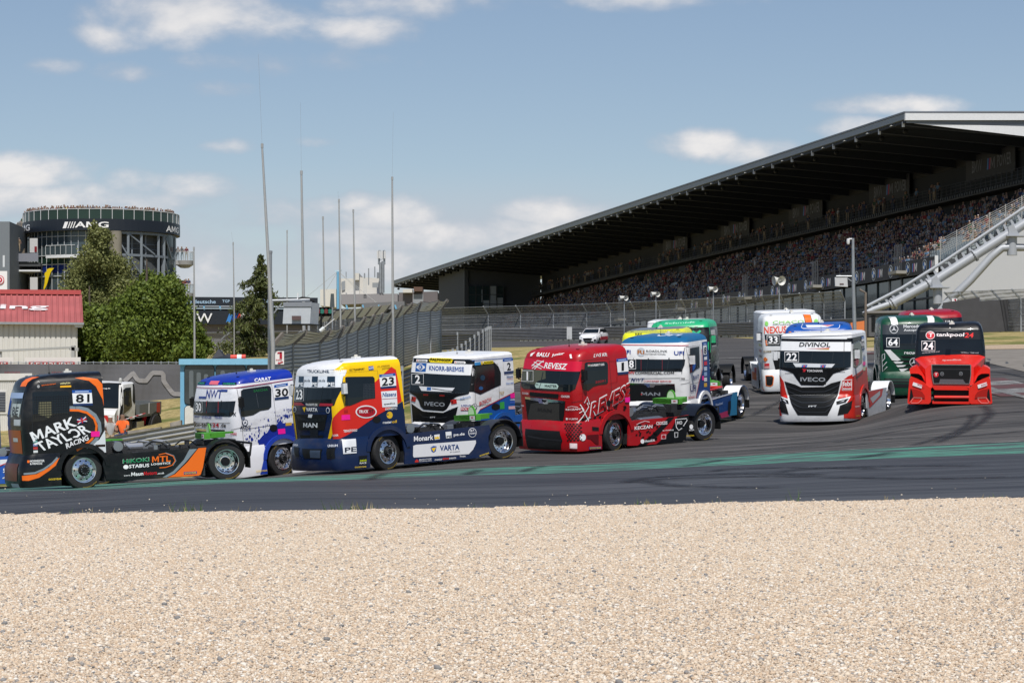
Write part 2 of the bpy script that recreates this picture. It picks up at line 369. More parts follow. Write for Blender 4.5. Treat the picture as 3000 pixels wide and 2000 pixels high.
# darker bluish asphalt of the run-off strip nearest the gravel
m_run, t, p, noise, ramp, mix, col, bump = nmat('runoff_asphalt', .62, .45)
base = ramp(noise(.3, 5, (.4, 1.4, 1)), [(.35, (.050, .052, .057)), (.65, (.077, .080, .086))])
lines = ramp(noise(1.4, 8, (.07, 3.0, 1), R(-2), .66), [(.4, (.30, .30, .33)), (.58, (1.08, 1.08, 1.08))])
sp = ramp(noise(50, 2), [(.35, (.8, .8, .8)), (.7, (1.2, 1.2, 1.2))])
col(mix(.8, mix(.8, base, lines, 'MULTIPLY'), sp, 'MULTIPLY')); bump(noise(40, 3), .3, .01)
# worn green paint
m_green, t, p, noise, ramp, mix, col, bump = nmat('worn_green_paint', .7, .4)
w = ramp(noise(2.2, 8, (.18, 1.8, 1), R(9), .68), [(.43, (0, 0, 0)), (.56, (1, 1, 1))]); w2 = ramp(noise(.9, 6, (.3, 1.2, 1), R(-14), .6), [(.36, (0, 0, 0)), (.47, (1, 1, 1))])
gc = ramp(noise(1.5, 4, (.4, 1, 1)), [(.35, (.058, .215, .152)), (.65, (.088, .295, .215))])
col(mix(mix(1.0, w, w2, 'MULTIPLY'), (.055, .062, .066), gc))
m_white, t, p, noise, ramp, mix, col, bump = nmat('worn_white_paint', .7, .4)
w = ramp(noise(4, 6, (.5, 1.6, 1), 0, .7), [(.45, (0, 0, 0)), (.66, (1, 1, 1))]); col(mix(w, (.07, .068, .066), (.45, .45, .44)))
m_redp, t, p, noise, ramp, mix, col, bump = nmat('worn_red_paint', .7, .4)
w = ramp(noise(3, 6, (.5, 1.6, 1), 0, .7), [(.42, (0, 0, 0)), (.62, (1, 1, 1))]); col(mix(w, (.06, .058, .056), (.16, .03, .03)))
m_gbase, t, p, noise, ramp, mix, col, bump = nmat('gravel_bed', .95, .1)
col(ramp(noise(30, 4), [(.35, (.30, .22, .15)), (.65, (.55, .44, .33))])); bump(noise(30, 4), 1, .03)
m_conc, t, p, noise, ramp, mix, col, bump = nmat('weathered_concrete', .9, .2)
col(ramp(noise(2.5, 7), [(.3, (.17, .16, .15)), (.7, (.36, .34, .31))])); bump(noise(25, 4), .4, .02)
tr_x = list(range(-2400, 5500, 50))
sheet('ground', tr_x, 5, 3800, 240, m_grass, -0.06)
EDGE = [(-2400, 58), (0, Dof(0, 1507, 45, 64)), (600, Dof(600, 1501, 45, 64)), (1000, Dof(1000, 1495, 45, 64)), (1500, Dof(1500, 1485, 45, 62)), (2000, Dof(2000, 1477, 42, 62)), (2500, Dof(2500, 1467, 40, 60)), (3000, Dof(3000, 1459, 40, 60)), (5400, 45)]
GT = [(x, Dof(x, y, 56, 82)) for x, y in ((0, 1426), (300, 1418), (600, 1406), (900, 1396), (1200, 1384), (1600, 1366), (2000, 1345), (2450, 1322), (2700, 1309), (3000, 1295))]; GT = [(-2400, GT[0][1])]+GT+[(5400, GT[-1][1])]
GB = [(x, Dof(x, y, 52, 80)) for x, y in ((0, 1442), (300, 1433), (600, 1420), (900, 1409), (1200, 1398), (1600, 1388), (2000, 1370), (2450, 1350), (2700, 1340), (3000, 1328))]; GB = [(-2400, GB[0][1])]+GB+[(5400, GB[-1][1])]
print('EDGE', EDGE); print('GT', GT); print('GB', GB)
FARA = [(-2400, 79), (0, 79), (560, 80), (640, 86), (1150, 90), (1290, 98), (1300, 296), (1700, 290), (1850, 262), (2089, 262), (2300, 200), (2540, 152), (3000, 150), (5400, 160)]
rx = list(range(-2400, 0, 100))+list(range(0, 3000, 20))+list(range(3000, 5500, 100))
sheet('gravel_trap_bed', rx, 5, EDGE, 60, m_gbase, 0.0)
sheet('runoff_strip', rx, [(x, d-0.25) for x, d in EDGE], GB, 40, m_run, 0.012)
sheet('race_track', rx, GT, FARA, 150, m_track, 0.012)
sheet('green_marking', rx, [(x, d) for x, d in GB], [(x, d) for x, d in GT], 14, m_green, 0.014)
# infield and verge grass lying over the asphalt
sheet('infield_grass', list(range(1130, 1810, 20)), [(1130, 87), (1480, 104), (1660, 140), (1800, 190)], [(1130, 145), (1300, 190), (1434, 205), (1600, 208), (1800, 192)], 40, m_grass, 0.05)
sheet('verge_gravel_edge', list(range(2500, 5400, 50)), [(2500, 146), (3000, 144), (5400, 150)], [(2500, 152), (3000, 152), (5400, 156)], 6, m_gbase, 0.05)
# white edge line, track start line and worn kerbs
sheet('edge_line', list(range(1500, 3010, 30)), [(x, d+.05) for x, d in GT], [(x, d+.16) for x, d in GT], 2, m_white, 0.03)
def strip(name, pts, w, m, dz=0.03, sub=6, group=False):
    mb = MB(); pts = [G(x, D) for x, D in pts]; path = []; n = len(pts)
    for i in range(n-1):          # smooth curve through the points
        p0, p1, p2, p3 = pts[max(i-1, 0)], pts[i], pts[i+1], pts[min(i+2, n-1)]
        for k in range(sub):
            t = k/sub; path.append(.5*((2*p1)+(p2-p0)*t+(2*p0-5*p1+4*p2-p3)*t*t+(3*p1-p0-3*p2+p3)*t**3))
    path.append(pts[-1]); prev = None; av = []
    for i, q in enumerate(path):
        d = path[min(i+1, len(path)-1)]-path[max(i-1, 0)]; d.z = 0; d.normalize(); s = Vector((-d.y, d.x, 0))*w/2
        row = [GW(c.x, c.y, dz) for c in (q+s, q, q-s)]; f = min(1, i/3, (len(path)-1-i)/3)
        if prev:
            for j in range(2): mb.face([prev[j+1], row[j+1], row[j], prev[j]], m); av += [[0, pf, 0][j+1], [0, f, 0][j+1], [0, f, 0][j], [0, pf, 0][j]]
        prev = row; pf = f
    o = mb.build(name); at_ = o.data.attributes.new('fade', 'FLOAT', 'POINT'); at_.data.foreach_set('value', av)
    return tag(o, kind='structure')
strip('finish_line', [(2095, Dof(2095, 1052, 100, 200)), (2300, Dof(2300, 1046, 100, 200))], .35, m_white)
kr = [(2850, Dof(2850, 1112, 85, 150)), (2880, Dof(2880, 1120, 85, 150)), (2910, Dof(2910, 1130, 85, 150)), (2950, Dof(2950, 1141, 85, 150)), (2990, Dof(2990, 1152, 85, 150)), (3040, Dof(3040, 1163, 85, 150))]
for i in range(len(kr)-1): strip('kerb', kr[i:i+2], 2.4, m_redp if i % 2 == 0 else m_white, .035)
strip('kerb_line', [(2845, Dof(2845, 1126, 85, 150)), (2900, Dof(2900, 1140, 85, 150)), (2960, Dof(2960, 1155, 85, 150)), (3030, Dof(3030, 1172, 85, 150))], .35, m_white, .04)
for yy_, mm in ((1026, m_redp), (1031, m_white), (1036, m_redp)):
    strip('kerb', [(2525, Dof(2525, yy_-1, 100, 170)), (2575, Dof(2575, yy_+2, 100, 170))], 2.2, mm, .04)
strip('far_kerb_line', [(2840, Dof(2840, 1048, 90, 170)), (2900, Dof(2900, 1055, 90, 170)), (3030, Dof(3030, 1078, 90, 170))], .5, m_run, .03)
m_pale, t, p, noise, ramp, mix, col, bump = nmat('pale_asphalt', .9, .25)
col(ramp(noise(1.2, 6), [(.3, (.17, .155, .135)), (.7, (.235, .215, .19))]))
sheet('outer_runoff', list(range(2850, 5400, 50)), [(2850, 132), (3000, 118), (3400, 100), (5400, 80)], [(2850, 146), (3000, 145), (5400, 150)], 20, m_pale, 0.03)
# tyre marks left on the asphalt
m_skid, t, p, noise, ramp, mix, col, bump = nmat('tyre_rubber_marks', .6, .3)
p.inputs['Base Color'].default_value = (.022, .022, .025, 1)
at2 = t.nodes.new('ShaderNodeAttribute'); at2.attribute_name = 'fade'; w = ramp(noise(3, 6, (1, 1, 1), 0, .75), [(.35, (.12, .12, .12)), (.65, (.95, .95, .95))])
mm_ = t.nodes.new('ShaderNodeMath'); mm_.operation = 'MULTIPLY'; t.links.new(at2.outputs['Fac'], mm_.inputs[0]); t.links.new(w, mm_.inputs[1]); t.links.new(mm_.outputs[0], p.inputs['Alpha'])
rnd = random.Random(5)
def skid(pts, w): 
    return strip('tyre_mark', [(x, Dof(x, y, 50, 130)) for x, y in pts], w*1.5, m_skid, .03, 12)
for pts, w in [([(1830, 1418), (1900, 1402), (2050, 1392), (2200, 1390), (2420, 1392)], .5), ([(2420, 1398), (2150, 1399), (1960, 1404), (1900, 1412), (2000, 1426), (2300, 1432)], .45),
               ([(2080, 1384), (2140, 1376), (2300, 1372), (2600, 1376)], .4), ([(2290, 1388), (2330, 1378), (2500, 1370), (2900, 1366)], .4), ([(2400, 1400), (2700, 1404), (3050, 1398)], .5),
               ([(1080, 1408), (1100, 1398), (1130, 1388)], .35), ([(1370, 1392), (1385, 1384), (1410, 1378)], .35), ([(1530, 1384), (1560, 1374), (1600, 1366)], .3), ([(2480, 1345), (2560, 1336), (2620, 1326)], .45),
               ([(1995, 1368), (2060, 1358), (2120, 1348)], .35), ([(2740, 1300), (2830, 1262), (2880, 1235), (2900, 1210), (2880, 1190)], .3), ([(2660, 1310), (2790, 1270), (2840, 1240), (2850, 1215)], .25),
               ([(2440, 1300), (2600, 1270), (2800, 1245), (3020, 1238)], .25), ([(2300, 1290), (2560, 1262), (2800, 1225), (3020, 1205)], .22), ([(2150, 1310), (2500, 1292), (2800, 1280), (3020, 1262)], .3),
               ([(2200, 1220), (2260, 1190), (2300, 1170)], .25), ([(2850, 1068), (2930, 1072), (3020, 1085)], .3), ([(2850, 1090), (2930, 1092), (3020, 1110)], .35), ([(2000, 1330), (2300, 1316), (2600, 1300)], .25)]:
    skid(pts, w)

# ---------------------------------------------------------------- loose stones of the gravel trap
m_stone = bpy.data.materials.new('gravel_stone'); m_stone.use_nodes = True; t = m_stone.node_tree; p = t.nodes['Principled BSDF']; p.inputs['Roughness'].default_value = .85; p.inputs['Specular IOR Level'].default_value = .25
at_ = t.nodes.new('ShaderNodeAttribute'); at_.attribute_name = 'tone'; r_ = t.nodes.new('ShaderNodeValToRGB'); t.links.new(at_.outputs['Fac'], r_.inputs[0]); r_.color_ramp.interpolation = 'LINEAR'
st = [(0, (.16, .16, .165)), (.035, (.26, .25, .24)), (.09, (.44, .37, .30)), (.3, (.52, .39, .27)), (.5, (.59, .465, .34)), (.7, (.64, .53, .405)), (.88, (.69, .615, .51)), (1, (.73, .69, .63))]
while len(r_.color_ramp.elements) < len(st): r_.color_ramp.elements.new(.5)
for i, (a, c_) in enumerate(st): r_.color_ramp.elements[i].position = a; r_.color_ramp.elements[i].color = c_+(1,)
t.links.new(r_.outputs[0], p.inputs['Base Color'])
def stone_patch(seed, size=1.0, n=4700):
    rs = np.random.RandomState(seed)
    bm = bmesh.new(); bmesh.ops.create_icosphere(bm, subdivisions=1, radius=1); bv = np.array([v.co[:] for v in bm.verts]); bf = np.array([[v.index for v in f.verts] for f in bm.faces]); bm.free()
    nv = len(bv); V = np.zeros((n, nv, 3)); tone = np.zeros((n, nv))
    for i in range(n):
        s = .0079*np.exp(rs.normal(0, .33)); 
        if rs.rand() < .003: s *= 1.5
        sc = s*np.array([1+rs.rand()*.5, 1+rs.rand()*.4, .6+rs.rand()*.45])
        v = bv*sc*(1+rs.normal(0, .13, (nv, 1))); a = rs.rand()*6.28; ca, sa = math.cos(a), math.sin(a); b = rs.normal(0, .35); cb, sb = math.cos(b), math.sin(b)
        v = v @ np.array([[1, 0, 0], [0, cb, -sb], [0, sb, cb]]) @ np.array([[ca, -sa, 0], [sa, ca, 0], [0, 0, 1]])
        V[i] = v+np.array([(rs.rand()-.5)*size, (rs.rand()-.5)*size, sc[2]*.35+rs.rand()*.018]); tone[i] = rs.rand()
    F_ = (bf[None]+(np.arange(n)*nv)[:, None, None]).reshape(-1, 3)
    me = bpy.data.meshes.new('stones'); me.from_pydata(V.reshape(-1, 3).tolist(), [], F_.tolist()); me.shade_smooth(); a = me.attributes.new('tone', 'FLOAT', 'POINT'); a.data.foreach_set('value', tone.ravel()); me.materials.append(m_stone)
    return me
def gravel():
    rs = np.random.RandomState(1); step = 1.0; pts = []
    ex = np.array([e[0] for e in EDGE]); ed = np.array([e[1] for e in EDGE])
    for Y in np.arange(15.0, 62.0, step):
        hw = .1875*Y+7
        for X in np.arange(-hw, hw+step, step):
            x = CX+F*X/Y; e = np.interp(x, ex, ed)
            if Y < e-1.1: pts.append((X, Y, rs.randint(9)))
    st_ = .35
    for X in np.arange(-18, 18, st_):
        for Y in np.arange(40, 60, st_):
            x = CX+F*X/Y; e = np.interp(x, ex, ed); e2 = e-.12+.12*math.sin(X*1.7)+.08*math.sin(X*5.1)
            if Y < e2 and Y > np.floor((e-1.1-15)/1)*1+15-.65: pts.append((X, Y, 9+rs.randint(4)))
    pts = np.array(pts); pidx = pts[:, 2].astype(int); pts = pts[:, :2]; z = gz(CX+F*pts[:, 0]/pts[:, 1], pts[:, 1])
    me = bpy.data.meshes.new('gravel'); me.from_pydata([(a, b, c) for (a, b), c in zip(pts.tolist(), z.tolist())], [], [])
    def hz(X, Y): return gz(CX+F*X/Y, Y)
    dx = (hz(pts[:, 0]+.5, pts[:, 1])-hz(pts[:, 0]-.5, pts[:, 1])); dy = (hz(pts[:, 0], pts[:, 1]+.5)-hz(pts[:, 0], pts[:, 1]-.5)); rot = []
    for a, b in zip(dx, dy):
        n = Vector((-a, -b, 1)).normalized(); rot += list((Vector((0, 0, 1)).rotation_difference(n).to_matrix() @ Matrix.Rotation(rs.randint(4)*math.pi/2, 3, 'Z')).to_euler())
    ia = me.attributes.new('pick', 'INT', 'POINT'); ia.data.foreach_set('value', pidx.tolist())
    ra = me.attributes.new('rot', 'FLOAT_VECTOR', 'POINT'); ra.data.foreach_set('vector', rot)
    o = bpy.data.objects.new('gravel', me); COL.objects.link(o)
    return tag(o, 'loose cream and grey gravel stones filling the trap in the foreground', 'gravel', kind='stuff'), me
go, gme = gravel()
mats_col = bpy.data.collections.new('stone_patches')      # kept out of the scene: only the node group uses them
for i in range(13):
    ob = bpy.data.objects.new('stones_%02d' % i, stone_patch(i) if i < 9 else stone_patch(i, .36, 620)); mats_col.objects.link(ob)
ng = bpy.data.node_groups.new('scatter', 'GeometryNodeTree'); ng.interface.new_socket('Geometry', in_out='INPUT', socket_type='NodeSocketGeometry'); ng.interface.new_socket('Geometry', in_out='OUTPUT', socket_type='NodeSocketGeometry')
gi = ng.nodes.new('NodeGroupInput'); gout = ng.nodes.new('NodeGroupOutput'); ip = ng.nodes.new('GeometryNodeInstanceOnPoints'); ci = ng.nodes.new('GeometryNodeCollectionInfo')
ci.inputs[0].default_value = mats_col; ci.inputs['Separate Children'].default_value = True; ci.inputs['Reset Children'].default_value = True
ip.inputs['Pick Instance'].default_value = True
ri = ng.nodes.new('GeometryNodeInputNamedAttribute'); ri.data_type = 'INT'; ri.inputs[0].default_value = 'pick'
na = ng.nodes.new('GeometryNodeInputNamedAttribute'); na.data_type = 'FLOAT_VECTOR'; na.inputs[0].default_value = 'rot'
l_ = ng.links; l_.new(gi.outputs[0], ip.inputs['Points']); l_.new(ci.outputs[0], ip.inputs['Instance']); l_.new(ri.outputs[0], ip.inputs['Instance Index']); l_.new(na.outputs[0], ip.inputs['Rotation']); l_.new(ip.outputs[0], gout.inputs[0])
mo = go.modifiers.new('scatter', 'NODES'); mo.node_group = ng
# ---------------------------------------------------------------- race trucks
Z1=(0,1050,3.92); Z2=(540,1050,3.92); Z3=(820,1020,4.126); Z4=(1160,1000,4.9); Z5=(1480,980,4.355); Z6=(1780,900,3.92); Z7=(2180,880,4.126); Z8=(2540,880,4.126); Z9=(1800,1080,4.9); ZA=(1140,1200,5.345); ZB=(2400,960,3.92)
m_glass = mat('dark_tinted_glass', (.008, .012, .015), .08, 0, .3, 2, spec=.42)
m_rub = mat('tyre_rubber', (.018, .018, .019), .75, 0, .25, 9, bump=.2)
m_chrome = mat('polished_alloy', (.78, .78, .80), .13, 1, .05, 4)
m_dull = mat('dull_aluminium', (.45, .46, .48), .35, .9, .1, 6)
m_blk = mat('black_plastic_and_openings', (.010, .011, .012), .5, 0, .2, 6, spec=.2)  # black plastic; also painted flat where bumper openings are dark inside
m_chas = mat('sooty_chassis_steel', (.030, .031, .034), .6, .2, .4, 5, bump=.3)
m_steel = mat('galvanised_steel', (.34, .36, .38), .45, .6, .25, 3)
LV = {
 'round': dict(lv=[(.92,1.60,1.20),(1.75,1.64,1.215),(2.0,1.62,1.21),(2.35,1.55,1.185),(2.72,1.45,1.15),(2.82,1.40,1.135),(2.90,1.30,1.09),(2.96,1.12,1.01),(3.00,.80,.88),(3.02,.4,.7)], xr=-.60, r=.27, b=.11),
 'boxy': dict(lv=[(.92,1.56,1.22),(1.85,1.60,1.225),(2.3,1.52,1.215),(2.78,1.42,1.20),(2.86,1.40,1.19),(2.885,1.42,1.19),(2.93,1.37,1.16),(2.96,1.2,1.08),(2.97,.8,.9)], xr=-.60, r=.15, b=.12),
 'low': dict(lv=[(.13,1.76,1.245),(.24,1.80,1.255),(.62,1.78,1.25),(.90,1.68,1.235),(.985,1.62,1.21)], xr=.60, r=.30, b=.14),
 'bonnet': dict(lv=[(.85,-.42,1.10),(1.5,-.42,1.10),(1.9,-.5,1.07),(2.26,-.60,1.03),(2.38,-.68,.99),(2.46,-.8,.92),(2.50,-1.0,.8)], xr=-2.05, r=.14, b=.06),
}
class Loft:
    def __init__(s, d, dz=0.0):
        s.__dict__.update(d); s.lv = [(z+dz if z > 1.9 else z, a, w) for z, a, w in s.lv]
        s.zs = [l[0] for l in s.lv]
    def at(s, z):
        z = min(max(z, s.zs[0]), s.zs[-1])
        return float(np.interp(z, s.zs, [l[1] for l in s.lv])), float(np.interp(z, s.zs, [l[2] for l in s.lv]))
    def pt(s, kind, a, z, e=0.0):
        xf, w = s.at(z); r = s.r; xc = xf-s.b-r; yc = w-r
        if kind[0] == 'S':
            sg = -1 if kind == 'S-' else 1
            if a <= xc: return Vector((max(a, s.xr), sg*(w+e), z))
            t = min((a-xc)/r, math.pi/2); return Vector((xc+(r+e)*math.sin(t), sg*(yc+(r+e)*math.cos(t)), z))
        sg = 1 if a >= 0 else -1; q = abs(a)
        if q <= yc: return Vector((xf-s.b*(q/yc)**2+e, a, z))
        t = min((q-yc)/r, math.pi/2); return Vector((xc+(r+e)*math.cos(t), sg*(yc+(r+e)*math.sin(t)), z))
    def breaks(s, kind):
        L2 = s.lv[:-2] if s.zs[-1] > 1.5 else s.lv
        if kind[0] == 'S':
            c = [a-s.b-s.r for z, a, w in L2]; return list(np.arange(min(c), max(c)+s.r*1.58, .05))
        c = [w-s.r for z, a, w in L2]; y0, y1 = min(c), max(c); l = [y0*k/4 for k in range(4)]+list(np.arange(y0, y1+s.r*1.58, .045))
        return sorted(set([-v for v in l]+l))
    def body(s, mb, m, roofz=99, roofm=None):
        rows = []
        zl = []
        for a, b in zip(s.zs, s.zs[1:]):
            n = 2 if b-a > .4 else 1
            zl += [a+(b-a)*k/n for k in range(n)]
        zl.append(s.zs[-1])
        if roofm is not None: zl = sorted(set(zl+[roofz]))
        for z in zl:
            xf, w = s.at(z); xc = xf-s.b-s.r; yc = w-s.r; row = [Vector((s.xr, w, z))]
            for k in range(6): row.append(s.pt('S', xc+s.r*math.pi/2*k/5, z))
            for k in range(1, 8): row.append(s.pt('F', yc*(1-k/4), z))
            for k in range(6): row.append(s.pt('F', -(yc+s.r*math.pi/2*k/5), z))
            row.append(Vector((s.xr, -w, z))); rows.append(row)
        n = len(rows[0])
        vs = [p for r_ in rows for p in r_]
        for i in range(len(rows)-1):
            mm = roofm if (roofm is not None and zl[i] >= roofz-1e-4) else m
            mb.mesh([p for p in rows[i]+rows[i+1]], [(j, (j+1) % n, n+(j+1) % n, n+j) for j in range(n)], mm)
        mb.mesh(rows[-1], [tuple(range(n))], roofm or m); mb.mesh(rows[0], [tuple(range(n))[::-1]], m)
def clip_half(poly, ax, v, keep):
    out = []
    for i in range(len(poly)):
        a, b = poly[i-1], poly[i]; da, db = (a[ax]-v)*keep, (b[ax]-v)*keep
        if (da >= 0) != (db >= 0):
            t = da/(da-db); out.append((a[0]+(b[0]-a[0])*t, a[1]+(b[1]-a[1])*t))
        if db >= 0: out.append(b)
    return out
def split(polys, ax, brk):
    for v in brk:
        nx = []
        for p in polys:
            mn = min(q[ax] for q in p); mx_ = max(q[ax] for q in p)
            if mn < v-1e-5 < mx_-2e-5:
                for k in (1, -1):
                    c = clip_half(p, ax, v, k)
                    if len(c) > 2: nx.append(c)
            else: nx.append(p)
        polys = nx
    return polys
class Truck:
    def __init__(s, key, name, label, cab='round', dz=0, body='E0E0E0', roofz=99, roof=None, bumper=None, group='racing trucks on the track', cat='racing truck'):
        s.M = POSE[key]; s.Mi = s.M.inverted(); s.key = key; s.bodym = paint(body); s.kind = cab
        s.cab = Loft(LV[cab], dz); s.low = Loft(LV['low']); s.parts = {}; s.zm = Z1
        s.top = thing(name, None, label, cat, group, s.M)
        s.o = s.Mi @ Vector((0, 0, 0)); s.roofz = roofz; s.lowm = paint(bumper or body)
        s.cab.body(s.mb('cab'), s.bodym, roofz, paint(roof) if roof else None)
        s.dzr = dz
        if cab != 'bonnet': s.low.body(s.mb('bumper'), s.lowm)
    def mb(s, p):
        if p not in s.parts: s.parts[p] = MB()
        return s.parts[p]
    def ray(s, p):
        x, y = s.zm[0]+p[0]/s.zm[2], s.zm[1]+p[1]/s.zm[2]
        return (s.Mi.to_3x3() @ P(x, y, 1.0))
    def loc(s, kind, p):
        if kind[-1] == '.': return p
        d = s.ray(p); o = s.o
        if kind[0] == 'K':
            t = (1.235-o.y)/d.y; q = o+d*t; return (q.x, q.z)
        if kind[0] == 'X':      # plane across the truck at x = value
            t = (s.xp-o.x)/d.x; q = o+d*t; return (q.y, q.z)
        if kind[0] == 'R':
            t = (3.05+s.dzr-o.z)/d.z; q = o+d*t; return (q.x, q.y)
        L_ = s.low if kind[0] == 'B' else s.cab; k = kind[1] if kind[0] == 'B' else kind[0]; z = L_.zs[len(L_.zs)//2]; y = 0
        zc_ = 2.84 if s.kind != 'bonnet' else 2.3
        for _ in range(5):
            xf, w = L_.at(min(z, zc_) if L_ is s.cab else z)
            if k == 'S':
                sg = -1 if '-' in kind else 1; t = (sg*w-o.y)/d.y
            else: t = (xf-L_.b*min(1, (y/(w-L_.r))**2)-o.x)/d.x
            q = o+d*t; z = q.z; y = q.y
        return (q.x, q.z) if k == 'S' else (q.y, q.z)
    def put(s, kind, polys, m, layer, part):
        e = .005+.0035*layer; kk = kind.rstrip('.')
        if kk[0] == 'K':
            b = s.mb(part or 'side_skirt')
            for p in polys: b.face([(x, 1.235+e, z) for x, z in p], m)
            return
        if kk[0] == 'X':
            b = s.mb(part or 'grille')
            for p in polys: b.face([(s.xp+e, y, z) for y, z in p], m)
            return
        if kk[0] == 'R': return
        L_ = s.low if kk[0] == 'B' else s.cab; k = kk[1:] if kk[0] == 'B' else kk
        b = s.mb(part or ('bumper' if kk[0] == 'B' else 'cab'))
        polys = split(polys, 1, L_.zs[1:-1]); polys = split(polys, 0, L_.breaks(k))
        zmax, zmin = L_.zs[-1], L_.zs[0]
        for p in polys:
            p = clip_half(p, 1, zmax, -1); 
            if len(p) > 2: p = clip_half(p, 1, zmin, 1)
            if len(p) > 2 and k[0] == 'S': p = clip_half(p, 0, L_.xr, 1)
            if len(p) > 2: b.face([L_.pt(k, a, z, e) for a, z in p], m)
    def poly(s, kind, pts, m, layer=1, part=None):
        if isinstance(m, str): m = ink(m)
        q = [s.loc(kind, p) for p in pts]
        tr = tessellate_polygon([[Vector((a, b, 0)) for a, b in q]])
        s.put(kind, [[q[i] for i in t] for t in tr], m, layer, part)
    def ell(s, kind, c, rx, ry, m, layer=1, part=None, n=20):
        s.poly(kind, [(c[0]+rx*math.cos(2*math.pi*k/n), c[1]+ry*math.sin(2*math.pi*k/n)) for k in range(n)], m, layer, part)
    def line(s, kind, pts, w, m, layer=1, part=None):
        l, r = [], []
        for i, p in enumerate(pts):
            a, b = pts[max(i-1, 0)], pts[min(i+1, len(pts)-1)]; dx, dy = b[0]-a[0], b[1]-a[1]; h = math.hypot(dx, dy) or 1
            l.append((p[0]-dy/h*w/2, p[1]+dx/h*w/2)); r.append((p[0]+dy/h*w/2, p[1]-dx/h*w/2))
        for i in range(len(pts)-1): s.poly(kind, [l[i], l[i+1], r[i+1], r[i]], m, layer, part)
    def text(s, kind, tx, bl, br, h, m, layer=2, bold=.03, tl=None, part=None, sl=0):
        if isinstance(m, str): m = ink(m)
        tl = tl or (bl[0]+sl, bl[1]-h); A, B, C = [np.array(s.loc(kind, p)) for p in (bl, br, tl)]
        vs, fs, _ = glyphs(tx, bold)
        q = [tuple(A+(B-A)*a+(C-A)*b) for a, b in vs]
        s.put(kind, [[q[i] for i in f] for f in fs], m, layer, part)
    def board(s, kind, q, num, bl, br, h, dark=False):
        """ race number board: white field, blue bands above and below """
        (x0, y0), (x1, y1), (x2, y2), (x3, y3) = q
        s.poly(kind, q, 'ECECEC', 4)
        d = (x0-x3)*.30, (y0-y3)*.30
        s.poly(kind, [(x0+d[0], y0+d[1]), (x1+d[0], y1+d[1]), (x1, y1), (x0, y0)], '1D4F9E', 4)
        s.line(kind, [(x0+(x1-x0)*.15+d[0]*.5, y0+(y1-y0)*.15+d[1]*.5), (x0+(x1-x0)*.85+d[0]*.5, y0+(y1-y0)*.85+d[1]*.5)], abs(d[1])*.25, 'BFD4EE', 5)
        s.poly(kind, [(x3, y3), (x2, y2), (x2-d[0]*.7, y2-d[1]*.7), (x3-d[0]*.7, y3-d[1]*.7)], '16305E', 4)
        s.text(kind, num, bl, br, h, '0C0C0E', 6, .022)
    def numbox(s, kind, x0, y0, x1, y1, num, dx=0):
        s.line(kind, [(x0, y0), (x1, y0), (x1, y1), (x0, y1), (x0, y0-3)], (x1-x0)*.035, 'F4F4F4', 5, 'windscreen')
        w = x1-x0; h = y1-y0; tw = w*.76 if len(num) > 1 else min(w*.5, h*.8*glyphs(num, .02)[2]*.95); c = (x0+x1)/2+dx
        s.text(kind, num, (c-tw/2, y1-h*.1), (c+tw/2, y1-h*.1), h*.8, 'F6F6F6', 5, .022, part='windscreen')
    def wheel(s, x, y, sg, steer=0, rear=False, rimm=None):
        c = Vector((0, 0, 0)); ax = Vector((0, sg, 0)); t = MB(); hw = .15
        t.lathe([(.32, .135), (.335, .15), (.42, .158), (.475, .148), (.497, .115), (.50, .05), (.50, -.05), (.497, -.115), (.475, -.148), (.42, -.155), (.32, -.14)], c, ax, m_rub, 36)
        for h0 in (-.06, 0, .06): t.lathe([(.5005, h0-.006), (.5015, h0), (.5005, h0+.006)], c, ax, m_blk, 36)
        # tyre lettering
        vs, fs, _ = glyphs('GOODYEAR', .03)
        ym = mat('faded_yellow_print', (.30, .21, .03), .8)
        for a0 in (R(200), R(20)):
            q = []
            for a, b in vs:
                an = a0+sg*(a-.5)*.95; rr = .43+float(b)*.03
                q.append((math.sin(an)*rr, sg*.1605, math.cos(an)*rr))
            t.mesh(q, fs, ym)
        w = t.build('wheel', s.top, 35, local=True); w.location = (x, y, .5); w.rotation_euler = (0, 0, R(steer))
        rm = MB(); cm = rimm or m_chrome
        if not rear:
            rm.lathe([(.322, .135), (.325, .158), (.305, .155), (.295, .12), (.285, .10), (.27, .105), (.20, .125), (.155, .14)], c, ax, cm, 36)
            rm.lathe([(.155, .139), (.13, .155), (.125, .20), (.10, .225), (0, .228)], c, ax, m_blk, 20)
            for k in range(10):
                a = 2*math.pi*k/10
                rm.lathe([(.017, 0), (.017, .035), (0, .037)], (math.sin(a)*.145*1.25, sg*.128, math.cos(a)*.145*1.25), ax, m_chrome, 6)
                b = a+math.pi/10; rm.lathe([(.024, 0), (0, .001)], (math.sin(b)*.245, sg*.117, math.cos(b)*.245), ax, m_blk, 8)
                rm.lathe([(.012, 0), (.012, .02), (0, .022)], (math.sin(a)*.09, sg*.226, math.cos(a)*.09), ax, m_dull, 6)
        else:
            rm.lathe([(.322, .135), (.325, .158), (.305, .155), (.288, .10), (.275, .03), (.262, -.02), (.25, -.03), (.16, -.045), (.12, -.04)], c, ax, cm, 36)
            rm.lathe([(.12, -.042), (.115, .04), (.10, .075), (0, .08)], c, ax, m_blk, 20)
            for k in range(10):
                a = 2*math.pi*k/10
                rm.lathe([(.016, 0), (.016, .03), (0, .032)], (math.sin(a)*.165, sg*-.04, math.cos(a)*.165), ax, m_dull, 6)
                b = a+math.pi/10; rm.lathe([(.027, 0), (0, .001)], (math.sin(b)*.222, sg*-.033, math.cos(b)*.222), ax, m_blk, 8)
        r_ = rm.build('rim', w, 30, local=True)
